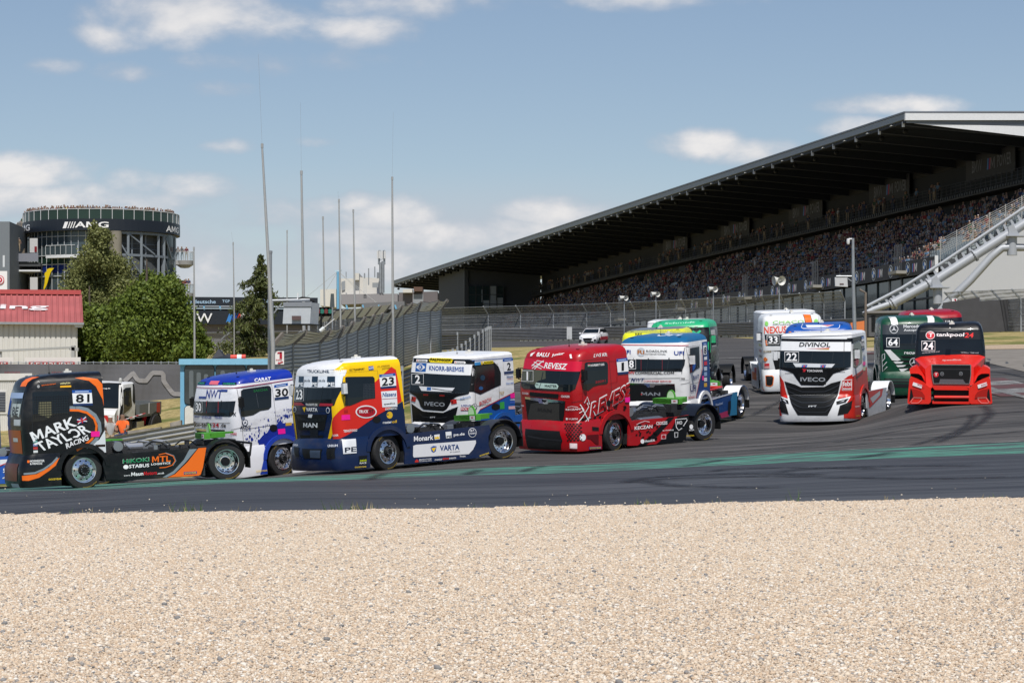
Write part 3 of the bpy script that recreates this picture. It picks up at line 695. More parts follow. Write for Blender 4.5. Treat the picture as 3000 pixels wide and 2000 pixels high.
    def arch(s, x, r0, r1, y0, y1, a0, a1, m, sg, part, edge=None, seg=14, cz=.5):
        b = s.mb(part); vs = []
        for k in range(seg+1):
            a = R(a0+(a1-a0)*k/seg); ca, sa = math.cos(a), math.sin(a)
            for rr in (r0, r1):
                for yy in (y0, y1): vs.append((x+ca*rr, sg*yy, cz+sa*rr))
        fs, fe = [], []
        for k in range(seg):
            i = k*4; j = i+4
            fs += [(i, i+1, j+1, j), (i+2, j+2, j+3, i+3)]; fe += [(i+1, i+3, j+3, j+1), (i, j, j+2, i+2)]
        fe += [(0, 1, 3, 2), (seg*4, seg*4+2, seg*4+3, seg*4+1)]
        b.mesh(vs, fs, m); b.mesh(vs, fe, edge or m)
    def running(s, fender=None, rearf=None, rear_edge=None, skirt=None, skirtm=None, steer=12, marker=True, wb=None, chassis=True, rimm=None, mirror=None, beacon=True, fend_r=.70):
        wb = wb or WB
        if s.kind != 'bonnet':
            sm = ink('2A2C30'); K_ = 'S.'
            for q in ([(1.27,.96),(1.27,2.64)], [(.13,1.15),(.13,2.66),(1.27,2.66)], [(1.27,1.55),(1.62,1.5)], [(.13,1.5),(1.27,1.48)]): s.line('S.', q, .011, sm, 1)
            s.line('F.', [(-1.0,1.70),(1.0,1.70)], .012, sm, 1)
            cg = ink('1E262C'); rq = random.Random(ord(s.key[0])+len(s.key)*3)
            for y in (-.62, -.1, .58): s.line('F.', [(y, 1.93), (y+.05, 2.34)], .035, cg, 3, 'windscreen')
            s.poly('F.', [(-.9,1.93),(.9,1.93),(.75,1.99),(.2,2.01),(-.2,1.98),(-.8,2.0)], '161B1F', 3, 'windscreen')
        fm = fender or s.lowm; rf = rearf or m_blk
        for sg in (1, -1):
            s.wheel(0, sg*1.0, sg, steer, False, rimm); s.wheel(-wb, sg*.98, sg, 0, True, rimm)
            if s.kind != 'bonnet':
                s.arch(0, .585, fend_r, .80, 1.27, 5, 172, fm, sg, 'fender')
                s.arch(0, .57, .60, .55, 1.20, -10, 190, m_blk, sg, 'fender')
            s.arch(-wb, .575, .60, .66, 1.23, 28, 172, rf, sg, 'rear_fender', rear_edge)
            b = s.mb('rear_fender')
            b.box((-wb-.60, sg*.97, .52), (.03, .5, .42), m_blk)
            if rear_edge: pass
        if skirt:
            q = [s.loc('K', p) for p in skirt]
            for sg in (1, -1):
                s.mb('side_skirt').prism([(x, sg*1.235, z) for x, z in q], (0, -sg*.05, 0), skirtm or s.lowm)
            xs = [x for x, z in q]; tz = [z for x, z in q if z > .7]
            s.mb('chassis').box(((max(xs)+min(xs))/2, 0, .32), (max(xs)-min(xs)-.1, 2.3, .3), m_chas)
        if chassis:
            c = s.mb('chassis'); rnd = random.Random(len(s.key)*7+ord(s.key[0]))
            for sg in (1, -1):
                c.box((-2.0, sg*.42, .80), (4.9, .09, .26), m_chas)
                c.lathe([(0, -.5), (.22, -.48), (.24, -.4), (.24, .4), (.22, .48), (0, .5)], (-1.75, sg*.85, .62), (1, 0, 0), m_dull, 16)
            for x in (-.7, -1.6, -2.6, -3.3, -4.3): c.box((x, 0, .8), (.12, .9, .2), m_chas)
            c.box((-.15, 0, .85), (1.2, .85, .6), m_chas); c.box((-.95, .35, 1.0), (.5, .5, .35), m_chas)
            c.lathe([(0, -.3), (.13, -.3), (.13, .3), (0, .3)], (-1.0, .55, 1.05), (0, 1, 0), m_dull, 12)
            c.lathe([(0, -.25), (.10, -.25), (.10, .25), (0, .25)], (-1.5, .3, 1.0), (1, 0, 0), m_dull, 12)
            for k in range(26):
                x = rnd.uniform(-3.1, -.65); y = rnd.uniform(-.95, .95); c.box((x, y, rnd.uniform(.75, 1.02)), (rnd.uniform(.06, .3), rnd.uniform(.05, .25), rnd.uniform(.06, .25)), rnd.choice([m_chas, m_chas, m_blk, m_dull]))
            for k in range(9):
                x = rnd.uniform(-2.8, -.8); y = rnd.uniform(-.7, .7); pts = [(x, y, 1.0), (x-.15, y+.1, 1.12), (x-.4, y+.15, 1.08), (x-.55, y+.1, .95)]; c.tube(pts, .018, rnd.choice([m_blk, m_dull]), 6)
            c.lathe([(0, -.95), (.10, -.95), (.10, .95), (0, .95)], (-wb, 0, .5), (0, 1, 0), m_chas, 10)
            c.lathe([(0, -.95), (.07, -.95), (.07, .95), (0, .95)], (0, 0, .48), (0, 1, 0), m_chas, 10)
            c.box((-wb-.55, 0, .72), (.08, 1.9, .14), m_chas); c.box((-wb, 0, 1.0), (.9, .8, .1), m_chas)
            c.tube([(-wb-.62, -1.15, .62), (-wb-.7, -1.05, .95), (-wb-.7, 1.05, .95), (-wb-.62, 1.15, .62)], .03, m_blk, 8)
        if marker:
            g = mat('lime_green_board', '4C982E', .5); k = s.mb('marker_board')
            k.box((-wb+.35, 0, 1.17), (.16, 1.06, .15), g); k.prism([(-wb+.43, -.53, 1.246), (-wb+.43, .53, 1.246), (-wb-.2, .28, 1.246), (-wb-.2, -.28, 1.246)], (0, 0, -.13), g)
            k.prism([(-wb+.3, -.5, 1.25), (-wb-.5, 0, 1.25), (-wb+.3, .5, 1.25)], (0, 0, -.05), g)
            arc = [(-wb+.2, .17*math.cos(R(a)), 1.25+.24*math.sin(R(a))) for a in range(0, 181, 15)]
            k.prism(arc, (-.04, 0, 0), g)
            pale = ink('CFE6C4'); arc2 = [(-wb+.208, .145*math.cos(R(a)), 1.255+.205*math.sin(R(a))) for a in range(0, 181, 15)]; k.face(arc2, pale)
            k.box((-wb+.432, .36, 1.17), (.006, .24, .11), ink('E8E8E8')); k.box((-wb+.436, .36, 1.18), (.004, .10, .03), ink('C03048'))
        if mirror:
            for sg in (1, -1):
                b = s.mb('mirror'); x = s.cab.at(2.2)[0]-.28; w = s.cab.at(2.3)[1]
                b.tube([(x-.05, sg*w, 2.4), (x, sg*(w+.16), 2.42), (x, sg*(w+.16), 2.1), (x-.05, sg*w, 2.05)], .018, m_blk, 6)
                b.prism([(x-.05, sg*(w+.09), 2.12), (x+.05, sg*(w+.07), 2.12), (x+.06, sg*(w+.20), 2.12), (x+.02, sg*(w+.23), 2.12), (x-.05, sg*(w+.22), 2.12)], (0, 0, .27), mirror)
                b.box((x-.055, sg*(w+.155), 2.255), (.01, .11, .23), m_glass)
        if beacon:
            b = s.mb('roof_beacon'); zz = s.cab.zs[-1]; b.box((.1, .1, zz+.02), (.2, .16, .05), ink('D8D8D4')); b.lathe([(.05, 0), (.05, .05), (0, .06)], (.1, .1, zz+.04), (0, 0, 1), ink('D0CCC0'), 10)
            b2 = s.mb('antenna'); b2.lathe([(.03, 0), (.02, .03), (.006, .04), (.003, .3)], (.55, 0, zz-.01), (0, 0, 1), m_blk, 6)
            zz2 = s.cab.zs[-4]
            for yy in (-.8, .8): s.mb('roof_lamp').box((s.cab.at(zz2)[0]-.30, yy, zz2+.05), (.06, .10, .04), m_blk)
    def wiper(s, kind='F'):
        zl = s.cab.at(1.9)
        b = s.mb('wiper'); 
        for y0, y1 in ((.1, .75), (-.75, -.1)):
            b.tube([s.cab.pt('F', y0, 1.87, .04), s.cab.pt('F', (y0+y1)/2, 1.93, .05), s.cab.pt('F', y1, 1.97, .03)], .012, m_blk, 5)
    def finish(s):
        sm = {'cab': 32, 'bumper': 32, 'fender': 40, 'rear_fender': 40, 'wheel': 35}
        for k, b in s.parts.items():
            if k in ('mirror', 'fender', 'rear_fender', 'side_skirt', 'side_window', 'windscreen', 'wiper', 'roof_lamp'):
                pass
            for part in s.split_sides(k, b):
                part.build(k, s.top, 32 if k in ('cab', 'bumper', 'fender', 'rear_fender', 'mirror', 'hood') else None, local=True)
        return s.top
    def split_sides(s, k, b):
        if k not in ('mirror', 'fender', 'rear_fender', 'side_skirt', 'side_window', 'wiper', 'roof_lamp'): return [b]
        out = []
        for sg in (1, -1):
            n = MB(); n.mats = b.mats; n.v = b.v
            keep = [i for i, f in enumerate(b.f) if (sum(b.v[j][1] for j in f)/len(f) >= 0) == (sg > 0)]
            used = {}; 
            nv = []
            for i in keep:
                f = []
                for j in b.f[i]:
                    if j not in used: used[j] = len(nv); nv.append(b.v[j])
                    f.append(used[j])
                n.f.append(tuple(f)); n.m.append(b.m[i])
            n.v = nv
            if n.f: out.append(n)
        return out
def goodyear(t, kind, x0, y0, x1, y1, h, bg=None):
    if bg: t.poly(kind, [(x0-6, y0+5), (x1+6, y1+5), (x1+6, y1-h-5), (x0-6, y0-h-5)], '2A2A8C', 2)
    t.text(kind, 'GOODYEAR', (x0, y0), (x1, y1), h, 'E8C830', 4, .03)
BLK = '0B0D11'
# ================= 81: black, orange and grey
t = Truck('81', 'race_truck', 'black race truck with orange and grey curves and number 81', 'round', .0, BLK)
t.zm = Z1; OR = 'EE6E1C'; GR = '7F8B93'
t.poly('S', [(860,222),(960,212),(1120,235),(1180,300),(1210,560),(1194,560),(1178,470),(1100,320),(1020,255)], OR)
t.board('S', [(828,398),(1052,393),(1062,512),(838,518)], '81', (868,506), (1026,500), 96)
t.line('S', [(800,566),(900,562),(1000,585),(1090,650),(1140,740),(1148,830),(1110,920),(1050,985),(990,1020)], 40, GR, 1)
t.line('S', [(800,592),(900,594),(1000,622),(1080,690),(1108,770),(1100,850),(1050,930),(980,985),(960,1005),(880,1055)], 26, OR, 2)
for tx, bl, br, tl in (('MARK', (385,958), (886,768), (338,848)), ('TAYLOR', (470,1070), (1052,842), (385,975)), ('RACING', (765,1035), (1020,932), (750,975))):
    t.text('S', tx, bl, br, 0, 'F2F2F4', 4, .05 if tx != 'RACING' else .03, tl=tl)
t.poly('S', [(880,695),(985,662),(1000,722),(893,757)], '22306E', 4); t.line('S', [(882,700),(998,720)], 10, 'EEEEEE', 5); t.line('S', [(893,752),(985,668)], 10, 'EEEEEE', 5); t.line('S', [(886,727),(993,692)], 14, 'C82030', 6); t.line('S', [(932,680),(946,738)], 14, 'C82030', 6)
t.poly('S', [(1042,835),(1143,832),(1143,895),(1045,898)], 'F51E96', 5); t.ell('S', (805,882), 40, 26, m_blk, 6); t.ell('S', (440,320), 16, 18, 'A0A0A0', 3)
t.text('S', 'taylortruckmotorsport', (475,318), (642,298), 18, OR, 3); t.text('S', 'utilityLite', (690,300), (806,292), 24, 'E8E0A0', 3); t.poly('S', [(690,312),(816,307),(816,328),(690,332)], 'F0B428', 3)
t.poly('S', [(1226,850),(1226,1080),(1150,1068),(1010,1008),(1140,930),(1205,820)], 'D9DCE0', 1); t.poly('S', [(1095,988),(1208,983),(1208,1010),(1095,1014)], '2A1A14', 2)
win = [(372,395),(390,382),(770,372),(793,395),(800,628),(640,640),(560,690),(500,712),(375,726)]
t.poly('S', win, m_glass, 1, 'side_window'); t.poly('S', [(445,500),(590,488),(596,645),(560,680),(440,640)], mat('seat_seen_inside', (.14, .13, .07), .6), 2, 'side_window')
nl = ink('1C1E22')
for k in range(15): x = 392+k*28; t.line('S', [(x, 430), (x+4, 690-max(0, (x-480))*.18)], 5, nl, 4, 'side_window')
for k in range(9): y = 440+k*28; t.line('S', [(385, y), (795 if y < 630 else 620, y-14)], 5, nl, 4, 'side_window')
# nose and windscreen, in the truck's own measures
t.poly('F.', [(-.98,1.92),(.98,1.92),(.93,2.62),(-.93,2.62)], m_glass, 1, 'windscreen'); t.poly('F.', [(.55,2.72),(.95,2.72),(.95,2.95),(.55,2.95)], OR, 1)
t.poly('F.', [(-.9,2.42),(.92,2.42),(.92,2.56),(-.9,2.56)], '9FB4D8', 3, 'windscreen'); t.poly('F.', [(.2,1.94),(.9,1.94),(.9,2.28),(.2,2.28)], 'B8C0BC', 3, 'windscreen'); t.text('F.', 'BE', (.3,2.0), (.8,2.0), -.2, '181818', 4, part='windscreen')
t.poly('F.', [(.5,1.72),(1.0,1.72),(1.0,1.88),(.5,1.88)], 'C9CDD2', 2); t.poly('F.', [(-.8,1.0),(.92,1.0),(.95,1.6),(-.85,1.6)], 'B4541C', 1, 'grille'); t.poly('F.', [(.3,1.3),(.7,1.3),(.7,1.4),(.3,1.4)], 'D0D0D0', 2)
t.poly('BF.', [(-.9,.3),(.9,.3),(.9,.75),(-.9,.75)], '5A2A14', 1); t.poly('BF.', [(.5,.14),(1.0,.14),(1.0,.24),(.5,.24)], 'B8BCC4', 2)
for k, c in enumerate(('C8CCD0', '6FA8A0', '8890C0', 'C04040', 'E0E0E0')): t.poly('S.', [(1.16,1.42-.085*k),(1.27,1.42-.085*k),(1.27,1.36-.085*k),(1.16,1.36-.085*k)], c, 2)
t.line('BS', [(272,1325),(400,1312),(500,1270),(600,1200),(660,1135)], 22, GR, 2); t.poly('BS', [(248,1348),(275,1345),(420,1325),(560,1250),(683,1135),(640,1225),(560,1290),(450,1365),(330,1402),(252,1402)], OR, 1)
t.poly('BS', [(315,1168),(340,1168),(340,1196),(315,1196)], OR, 2)
t.text('BS', 'HOFMEISTER', (346,1190), (510,1184), 26, 'E8E8E8', 3); t.text('BS', '& MEINCKE', (346,1218), (484,1214), 24, 'E8E8E8', 3); goodyear(t, 'BS', 556, 1396, 704, 1388, 20)
sk = [(1195,1100),(1700,1068),(2150,1032),(2372,1018),(2330,1250),(2300,1338),(1900,1365),(1540,1388),(1225,1388),(1180,1220)]
t.running(skirt=sk, steer=6)
t.text('K', 'HiKOKI', (1408,1205), (1712,1180), 50, 'DDE8E0', 3, .06); t.text('K', 'HiKOKI', (1410,1203), (1710,1180), 47, '1F8A58', 4, .03)
t.text('K', 'MTL', (1745,1190), (1960,1180), 68, OR, 3, .05); t.text('K', 'LOGISTICS', (1735,1224), (1955,1208), 22, 'F0F0F0', 3); t.line('K', [(1822,1102),(1900,1086),(1985,1118),(2010,1170),(1975,1222),(1900,1247),(1830,1252)], 9, OR, 3); t.line('K', [(1900,1080),(1995,1112),(2020,1170),(1985,1228)], 6, GR, 3)
t.text('K', 'STABUS', (1480,1258), (1712,1242), 40, 'F4F4F4', 3, .05); t.ell('K', (1445,1243), 30, 24, 'F4F4F4', 2); t.text('K', 'www.', (1420,1352), (1500,1345), 14, 'E8E8E8', 3); t.text('K', 'Maun', (1506,1348), (1644,1338), 42, 'F0F0F0', 3, .05); t.text('K', 'Motors', (1650,1340), (1800,1328), 42, 'C8202C', 3, .04); t.text('K', '.co.uk', (1805,1328), (1885,1322), 22, 'E8E8E8', 3)
t.poly('K', [(2175,1040),(2262,1035),(2130,1190),(2000,1320),(1915,1362),(1865,1362),(1990,1290),(2110,1160)], GR, 1); t.poly('K', [(2278,1028),(2368,1020),(2330,1250),(2302,1332),(2277,1342),(1925,1362),(2010,1325),(2150,1190)], OR, 1); goodyear(t, 'K', 2116, 1325, 2254, 1317, 20, True)
b = t.mb('rear_fender')
t.finish()
# ================= blue and white truck beside it, mostly hidden
t = Truck('left', 'race_truck', 'blue and white race truck almost hidden behind the black truck at the left edge', 'round', 0, '2456B0'); t.zm = Z1
t.running(skirt=[(-140,1130),(1000,1080),(1000,1400),(-100,1440)], steer=4)
t.poly('K', [(0,1160),(90,1155),(90,1210),(0,1230)], 'E4E6EA', 1); t.text('K', '54', (35,1310), (90,1306), 50, 'E8E8E8', 2); t.line('K', [(0,1230),(95,1190)], 10, 'C02838', 2); t.line('K', [(30,1375),(95,1340)], 14, 'C8CCD4', 2)
t.finish()
# ================= 30: white with blue roof
t = Truck('30', 'race_truck', 'white race truck with blue roof, blue paint splashes and number 30', 'round', 0, 'E6E7EC', 2.76, '12309C'); t.zm = Z2; NB = '27408C'
t.poly('F', [(112,486),(562,490),(548,640),(528,664),(110,642)], m_glass, 1, 'windscreen'); t.line('F', [(258,486),(258,648)], 6, 'A02830', 2, 'windscreen'); t.line('F', [(394,488),(394,650)], 6, 'A02830', 2, 'windscreen'); t.poly('F', [(215,640),(390,560),(520,600),(515,655)], '1A2A34', 2, 'windscreen')
t.text('F', 'NWT', (248,452), (432,456), 98, NB, 2, .02, sl=14); t.poly('F', [(172,432),(258,434),(250,458),(168,455)], NB, 2); t.poly('F', [(430,354),(502,356),(496,380),(426,378)], NB, 2)
t.numbox('F', 132, 492, 212, 618, '30'); t.text('F', 'JOST', (115,682), (178,684), 26, NB, 2); t.text('F', 'ROCKINGER', (204,684), (316,688), 26, NB, 2); t.text('F', 'TRIDEC', (350,688), (440,692), 26, NB, 2)
t.text('F', 'lkw-teile', (112,780), (318,786), 58, '26282C', 2); t.text('F', '24', (325,786), (402,788), 50, 'C02030', 2); t.text('F', '.de', (415,786), (482,790), 50, '26282C', 2)
t.poly('F', [(140,800),(300,812),(470,816),(470,836),(300,834),(142,822)], m_chrome, 2); t.poly('F', [(142,824),(470,838),(455,900),(160,890)], m_blk, 1, 'grille')
t.poly('F', [(150,264),(245,266),(240,298),(150,296)], '12202C', 2); t.text('F', 'COREXX', (160,290), (236,292), 18, '38A890', 3); t.poly('F', [(290,256),(395,258),(390,300),(290,298)], 'D86878', 2); t.poly('F', [(442,272),(580,275),(576,304),(442,302)], '12202C', 2); t.text('F', 'COREXX', (452,297), (570,299), 20, '38A890', 3)
t.text('S', 'CARAT', (800,270), (988,250), 42, 'F0F0F4', 2, .05, sl=6); t.line('S', [(590,336),(900,292),(1260,236)], 9, '9A2050', 2); t.line('F', [(130,328),(590,338)], 7, '9A2050', 2)
t.poly('S', [(650,372),(675,350),(960,310),(985,318),(998,350),(998,552),(965,585),(870,600),(790,648),(665,670),(648,650)], m_glass, 1, 'side_window'); t.text('S', 'SASCHA', (792,386), (956,368), 28, '1C6A34', 2, .05, part='side_window'); t.line('S', [(822,400),(850,560)], 3, '5A6068', 2, 'side_window')
t.board('S', [(1028,338),(1186,312),(1196,430),(1032,450)], '30', (1040,442), (1188,430), 94)
t.text('S', 'ARENZ', (640,808), (762,800), 34, '20243C', 2); t.ell('S', (695,735), 34, 38, '20304C', 2); t.ell('S', (695,735), 26, 30, 'E6E7EC', 3); t.text('S', 'A', (678,752), (712,750), 32, '20304C', 4); t.text('S', 'KOBLENZ', (645,830), (765,824), 16, 'A0A4AC', 2)
BS_ = '1B2F92'; t.poly('S', [(850,1000),(860,930),(900,880),(950,850),(990,780),(1060,760),(1100,700),(1130,740),(1200,745),(1270,740),(1270,900),(1100,900),(1000,960),(900,1010)], BS_, 1)
rnd = random.Random(3)
for k in range(90):
    u = rnd.random(); x = 700+u*480+rnd.gauss(0, 45); y = 950-u*320+rnd.gauss(0, 55); r = rnd.uniform(3, 13)*(1 if rnd.random() < .8 else 1.8)
    if x < 650 or y > 960: continue
    t.ell('S', (x, y), r*.6, r, BS_, 2, None, 7)
t.text('S', 'JOST', (1145,690), (1240,678), 44, NB, 2, .05); t.text('S', 'TITAN', (1168,606), (1240,600), 28, NB, 2); t.poly('S', [(1160,738),(1230,734),(1230,766),(1160,772)], 'C8A040', 3)
t.poly('S', [(1070,810),(1152,802),(1158,860),(1075,868)], 'F51E96', 4); t.ell('S', (1020,795), 44, 40, m_blk, 5); t.text('S', 'SONAX', (540,880), (612,882), 34, 'C03048', 2)
t.line('S', [(574,615),(600,660)], 5, '181818', 3); t.line('S', [(600,615),(574,660)], 5, '181818', 3)
t.poly('BS', [(925,1042),(990,1045),(960,1322),(870,1328),(905,1180)], '2240A8', 1); goodyear(t, 'BS', 822, 1305, 948, 1292, 20); t.poly('BF.', [(-.8,.3),(.8,.3),(.8,.8),(-.8,.8)], m_blk, 1)
t.running(fender=paint('2240A8'), skirt=[(1230,1020),(1700,960),(1700,1300),(1250,1330)], steer=10, mirror=m_blk); t.finish()
# ================= 23: navy, yellow, red and white
t = Truck('23', 'race_truck', 'navy race truck with yellow and red cab and number 23', 'round', 0, '0D2147', 2.76, 'E6E7EA'); t.zm = Z3
YE = 'F2C20A'; RE = 'D42A20'; NV = '0D2147'
t.poly('S.', [(-.6,1.6),(1.25,1.6),(1.25,2.84),(1.1,2.92),(-.6,2.93)], YE, 1); t.poly('S.', [(1.25,.95),(1.62,.95),(1.62,2.60),(1.5,2.72),(1.25,2.84)], YE, 1); t.poly('F', [(196,252),(745,266),(722,342),(196,338)], 'E6E7EA', 1)
t.poly('S', [(1345,222),(1400,260),(1470,640),(1190,800),(960,960),(740,1092),(575,1108),(620,960),(660,840),(735,745),(790,700),(900,664),(1000,620),(1140,600),(1140,415)], RE, 2)
t.poly('S', [(1480,640),(1540,1060),(720,1100),(960,962),(1200,800)], NV, 3)
t.poly('F', [(165,690),(172,690),(215,1110),(205,1110),(150,760),(150,690)], YE, 1); t.poly('F', [(205,300),(214,300),(190,480),(172,690),(160,690)], YE, 1)
t.poly('F', [(655,705),(735,690),(745,780),(650,1000),(600,1130),(568,1140),(592,1060),(640,800)], YE, 1)
t.poly('F', [(200,332),(712,338),(700,480),(645,694),(170,686),(185,450)], m_glass, 2, 'windscreen'); t.poly('F', [(200,334),(712,338),(694,474),(186,466)], 'DFE4EC', 3, 'windscreen')
for x0, x1 in ((236,298), (396,468), (580,662)): t.poly('F', [(x0,338),(x1,339),(x1-6,466),(x0-8,464)], '1F3448', 4, 'windscreen'); t.text('F', 'PE', (x0-6,456), (x1-8,459), 46, 'F0F2F4', 5, .03, part='windscreen')
for x0, x1 in ((302,374), (476,556)): t.text('F', 'pe.de', (x0,412), (x1,414), 44, '384858', 5, .01, part='windscreen')
t.numbox('F', 190, 484, 296, 632, '23'); t.text('F', 'TRUCKLINE', (335,292), (604,296), 36, '283850', 3, .04)
t.poly('F', [(172,652),(262,654),(310,690),(172,688)], 'A02838', 4, 'windscreen'); t.poly('F', [(495,662),(638,668),(630,698),(478,694)], 'A02838', 4, 'windscreen'); t.text('F', 'TRUCKFIT.DE', (318,692), (462,696), 28, 'E0E0E0', 5, part='windscreen')
t.text('F', 'VARTA', (322,760), (460,765), 46, 'F2F2F4', 2, .04); t.poly('F', [(278,712),(318,708),(302,772)], 'E8C020', 2)
for c in ((182,737), (585,748)): t.ell('F', c, 22, 36, 'E0E4EA', 2); t.ell('F', c, 16, 28, NV, 3)
t.poly('F', [(190,795),(578,800),(556,905),(540,988),(228,986),(210,900)], m_blk, 2, 'grille'); t.poly('F', [(210,815),(330,850),(460,850),(560,820),(540,880),(470,885),(430,900),(340,900),(300,870),(230,880)], '1A1D22', 3, 'grille')
t.poly('F', [(352,797),(402,797),(390,838),(346,834)], 'E8EAEC', 4, 'grille'); t.text('F', 'MAN', (290,954), (459,958), 56, 'E4E8EC', 4, .07, part='grille')
t.poly('F', [(245,1046),(528,1050),(520,1104),(258,1100)], m_blk, 2); t.poly('F', [(368,985),(468,985),(465,1104),(372,1102)], '20242C', 3)
t.poly('BF', [(272,1210),(518,1215),(500,1334),(300,1326)], m_blk, 2); t.poly('BF', [(370,1230),(495,1232),(490,1325),(372,1320)], '3A4658', 3); t.poly('BF', [(172,1190),(236,1196),(242,1312),(190,1300)], m_blk, 2); t.poly('BF', [(570,1205),(656,1200),(650,1332),(572,1334)], m_blk, 2)  # flat black patches paint the dark depth of the bumper openings
t.text('BF', 'UNRUH', (582,1192), (672,1190), 30, 'D8DCE4', 3); t.text('BF', 'UNRUH', (165,1178), (222,1182), 26, 'D8DCE4', 3)
t.poly('S', [(786,352),(800,344),(1120,340),(1140,360),(1148,602),(1010,622),(900,672),(840,694),(785,692)], m_glass, 4, 'side_window')
for k in range(8): t.line('S', [(1010+k*17, 430), (1000+k*18, 610)], 4, '3A4048', 5, 'side_window')
for k in range(9): t.line('S', [(1005, 440+k*20), (1140, 430+k*20)], 4, '3A4048', 5, 'side_window')
t.board('S', [(1198,352),(1394,332),(1402,450),(1210,466)], '23', (1226,456), (1374,440), 98)
t.poly('S', [(1218,522),(1406,508),(1416,704),(1234,712)], 'E6E8EC', 4); t.text('S', 'Nissens', (1234,588), (1398,578), 52, '20508C', 5, .03, sl=4); t.line('S', [(1230,614),(1412,602)], 5, 'B02030', 5); t.text('S', 'speedline', (1252,690), (1386,678), 26, '202428', 5, .03)
t.text('S', 'DOMETIC', (1270,747), (1412,738), 25, 'E8E8E8', 4, .03); t.ell('S', (1322,806), 36, 42, 'DDB428', 4); t.ell('S', (1300,800), 10, 8, NV, 5); t.text('S', 'master', (1240,912), (1348,904), 28, 'E8E8E8', 4, .02); t.text('S', 'oil', (1352,904), (1408,898), 34, 'DDB428', 4, .03)
t.ell('S', (1038,766), 128, 78, 'E6E8EA', 4, None, 28); t.ell('S', (1038,766), 113, 64, 'A81424', 5, None, 28); t.text('S', 'TRUCK', (945,784), (1060,780), 38, 'F2F2F2', 6, .05, sl=5); t.text('S', 'FIT', (1066,780), (1124,777), 38, '202020', 6, .04, sl=5)
t.text('S', 'K.C TRANSPORT', (838,274), (1018,260), 24, '2A2410', 4, .03); t.poly('S', [(1066,218),(1124,212),(1130,258),(1070,264)], '2050A8', 4); t.text('S', 'GYS', (1072,254), (1126,248), 24, 'F0F0F0', 5); t.text('S', 'FTL STEERING', (1176,234), (1322,216), 20, '6A5A18', 4, .01); t.text('S', 'SYSTEMS', (1230,258), (1330,244), 18, '6A5A18', 4, .01)
t.poly('S', [(748,806),(842,800),(845,862),(750,868)], 'F51E96', 4); t.poly('S', [(772,746),(816,742),(818,774),(774,778)], 'B01C20', 4); t.ell('S', (1165,860), 50, 42, m_blk, 5)
t.text('S', 'TENGTOOLS', (770,1016), (930,1002), 30, 'ECECEC', 4, .03); t.text('S', 'SUDER', (640,1072), (722,1062), 26, 'ECECEC', 4)
t.poly('BS', [(755,1102),(914,1090),(926,1264),(766,1276)], 'E6E8EC', 2); t.text('BS', 'PE', (782,1258), (922,1246), 60, '1A2438', 3, .02); t.poly('BS', [(952,1300),(1052,1292),(1048,1400),(952,1408)], '101418', 2); t.text('BS', 'RACE', (962,1398), (1042,1392), 22, 'D8DCD8', 3, .04); t.text('BS', 'DRIVE', (966,1370), (1044,1362), 22, 'C8D820', 3); goodyear(t, 'BS', 900, 1446, 1042, 1436, 18)
t.zm = ZA
t.running(fender=paint(NV), skirt=[(205,400),(260,380),(1568,235),(1592,340),(1555,420),(1560,560),(1600,680),(1400,750),(800,805),(245,850),(250,700)], steer=14, mirror=paint('E6E7EA'), rearf=mat('grey_black_fender', (.035, .037, .045), .4))
t.poly('K', [(375,562),(420,546),(1355,475),(1358,520),(1312,620),(1245,692),(385,745),(372,720)], 'DCDCDE', 1); t.text('K', 'VARTA', (790,642), (1095,620), 84, '123A74', 3, .05)
t.poly('K', [(645,590),(690,562),(740,570),(726,648),(692,670),(660,650)], '2050A0', 2); t.poly('K', [(655,602),(732,586),(694,660)], 'EBC322', 3); t.text('K', 'BY CLARIOS', (950,670), (1102,658), 18, '606468', 3, .01)
t.text('K', 'Monark', (385,497), (690,468), 82, 'ECECEE', 2, .05); t.poly('K', [(700,392),(786,380),(790,458),(710,468)], 'E6E8EA', 2); t.poly('K', [(708,456),(712,412),(732,436),(746,404),(762,432),(782,404),(782,450)], 'E8C020', 3)
t.poly('K', [(878,346),(970,338),(978,438),(890,446)], 'E6E8EA', 2); t.text('K', 'PE', (896,438), (974,432), 34, '1A2438', 3); t.text('K', 'pe.de', (1008,424), (1180,408), 56, 'ECECEE', 2, .02); t.ell('K', (1300,356), 64, 74, 'E6E8EA', 2); t.ell('K', (1300,356), 56, 65, NV, 3); t.text('K', 'B.P.', (1268,345), (1332,340), 34, 'ECECEE', 4); t.text('K', 'NAIM', (1255,385), (1345,378), 26, 'ECECEE', 4)
t.poly('K', [(400,800),(430,772),(458,796),(458,818),(400,822)], 'C03028', 2); t.text('K', 'BRIARWOOD', (468,790), (662,774), 20, 'D8D8D8', 2); t.text('K', 'SUPPLIES', (468,815), (662,800), 16, 'C8C8C8', 2); t.text('K', 'motor', (712,796), (832,786), 30, 'DCDCDC', 2, .01); t.text('K', 'drive', (835,782), (930,774), 34, 'D84028', 2, .03); t.text('K', 'seats', (935,772), (1045,762), 28, 'DCDCDC', 2, .01); t.text('K', 'Truix', (1098,742), (1195,736), 28, 'E8E8E8', 2); goodyear(t, 'K', 1410, 732, 1560, 684, 22)
t.finish()
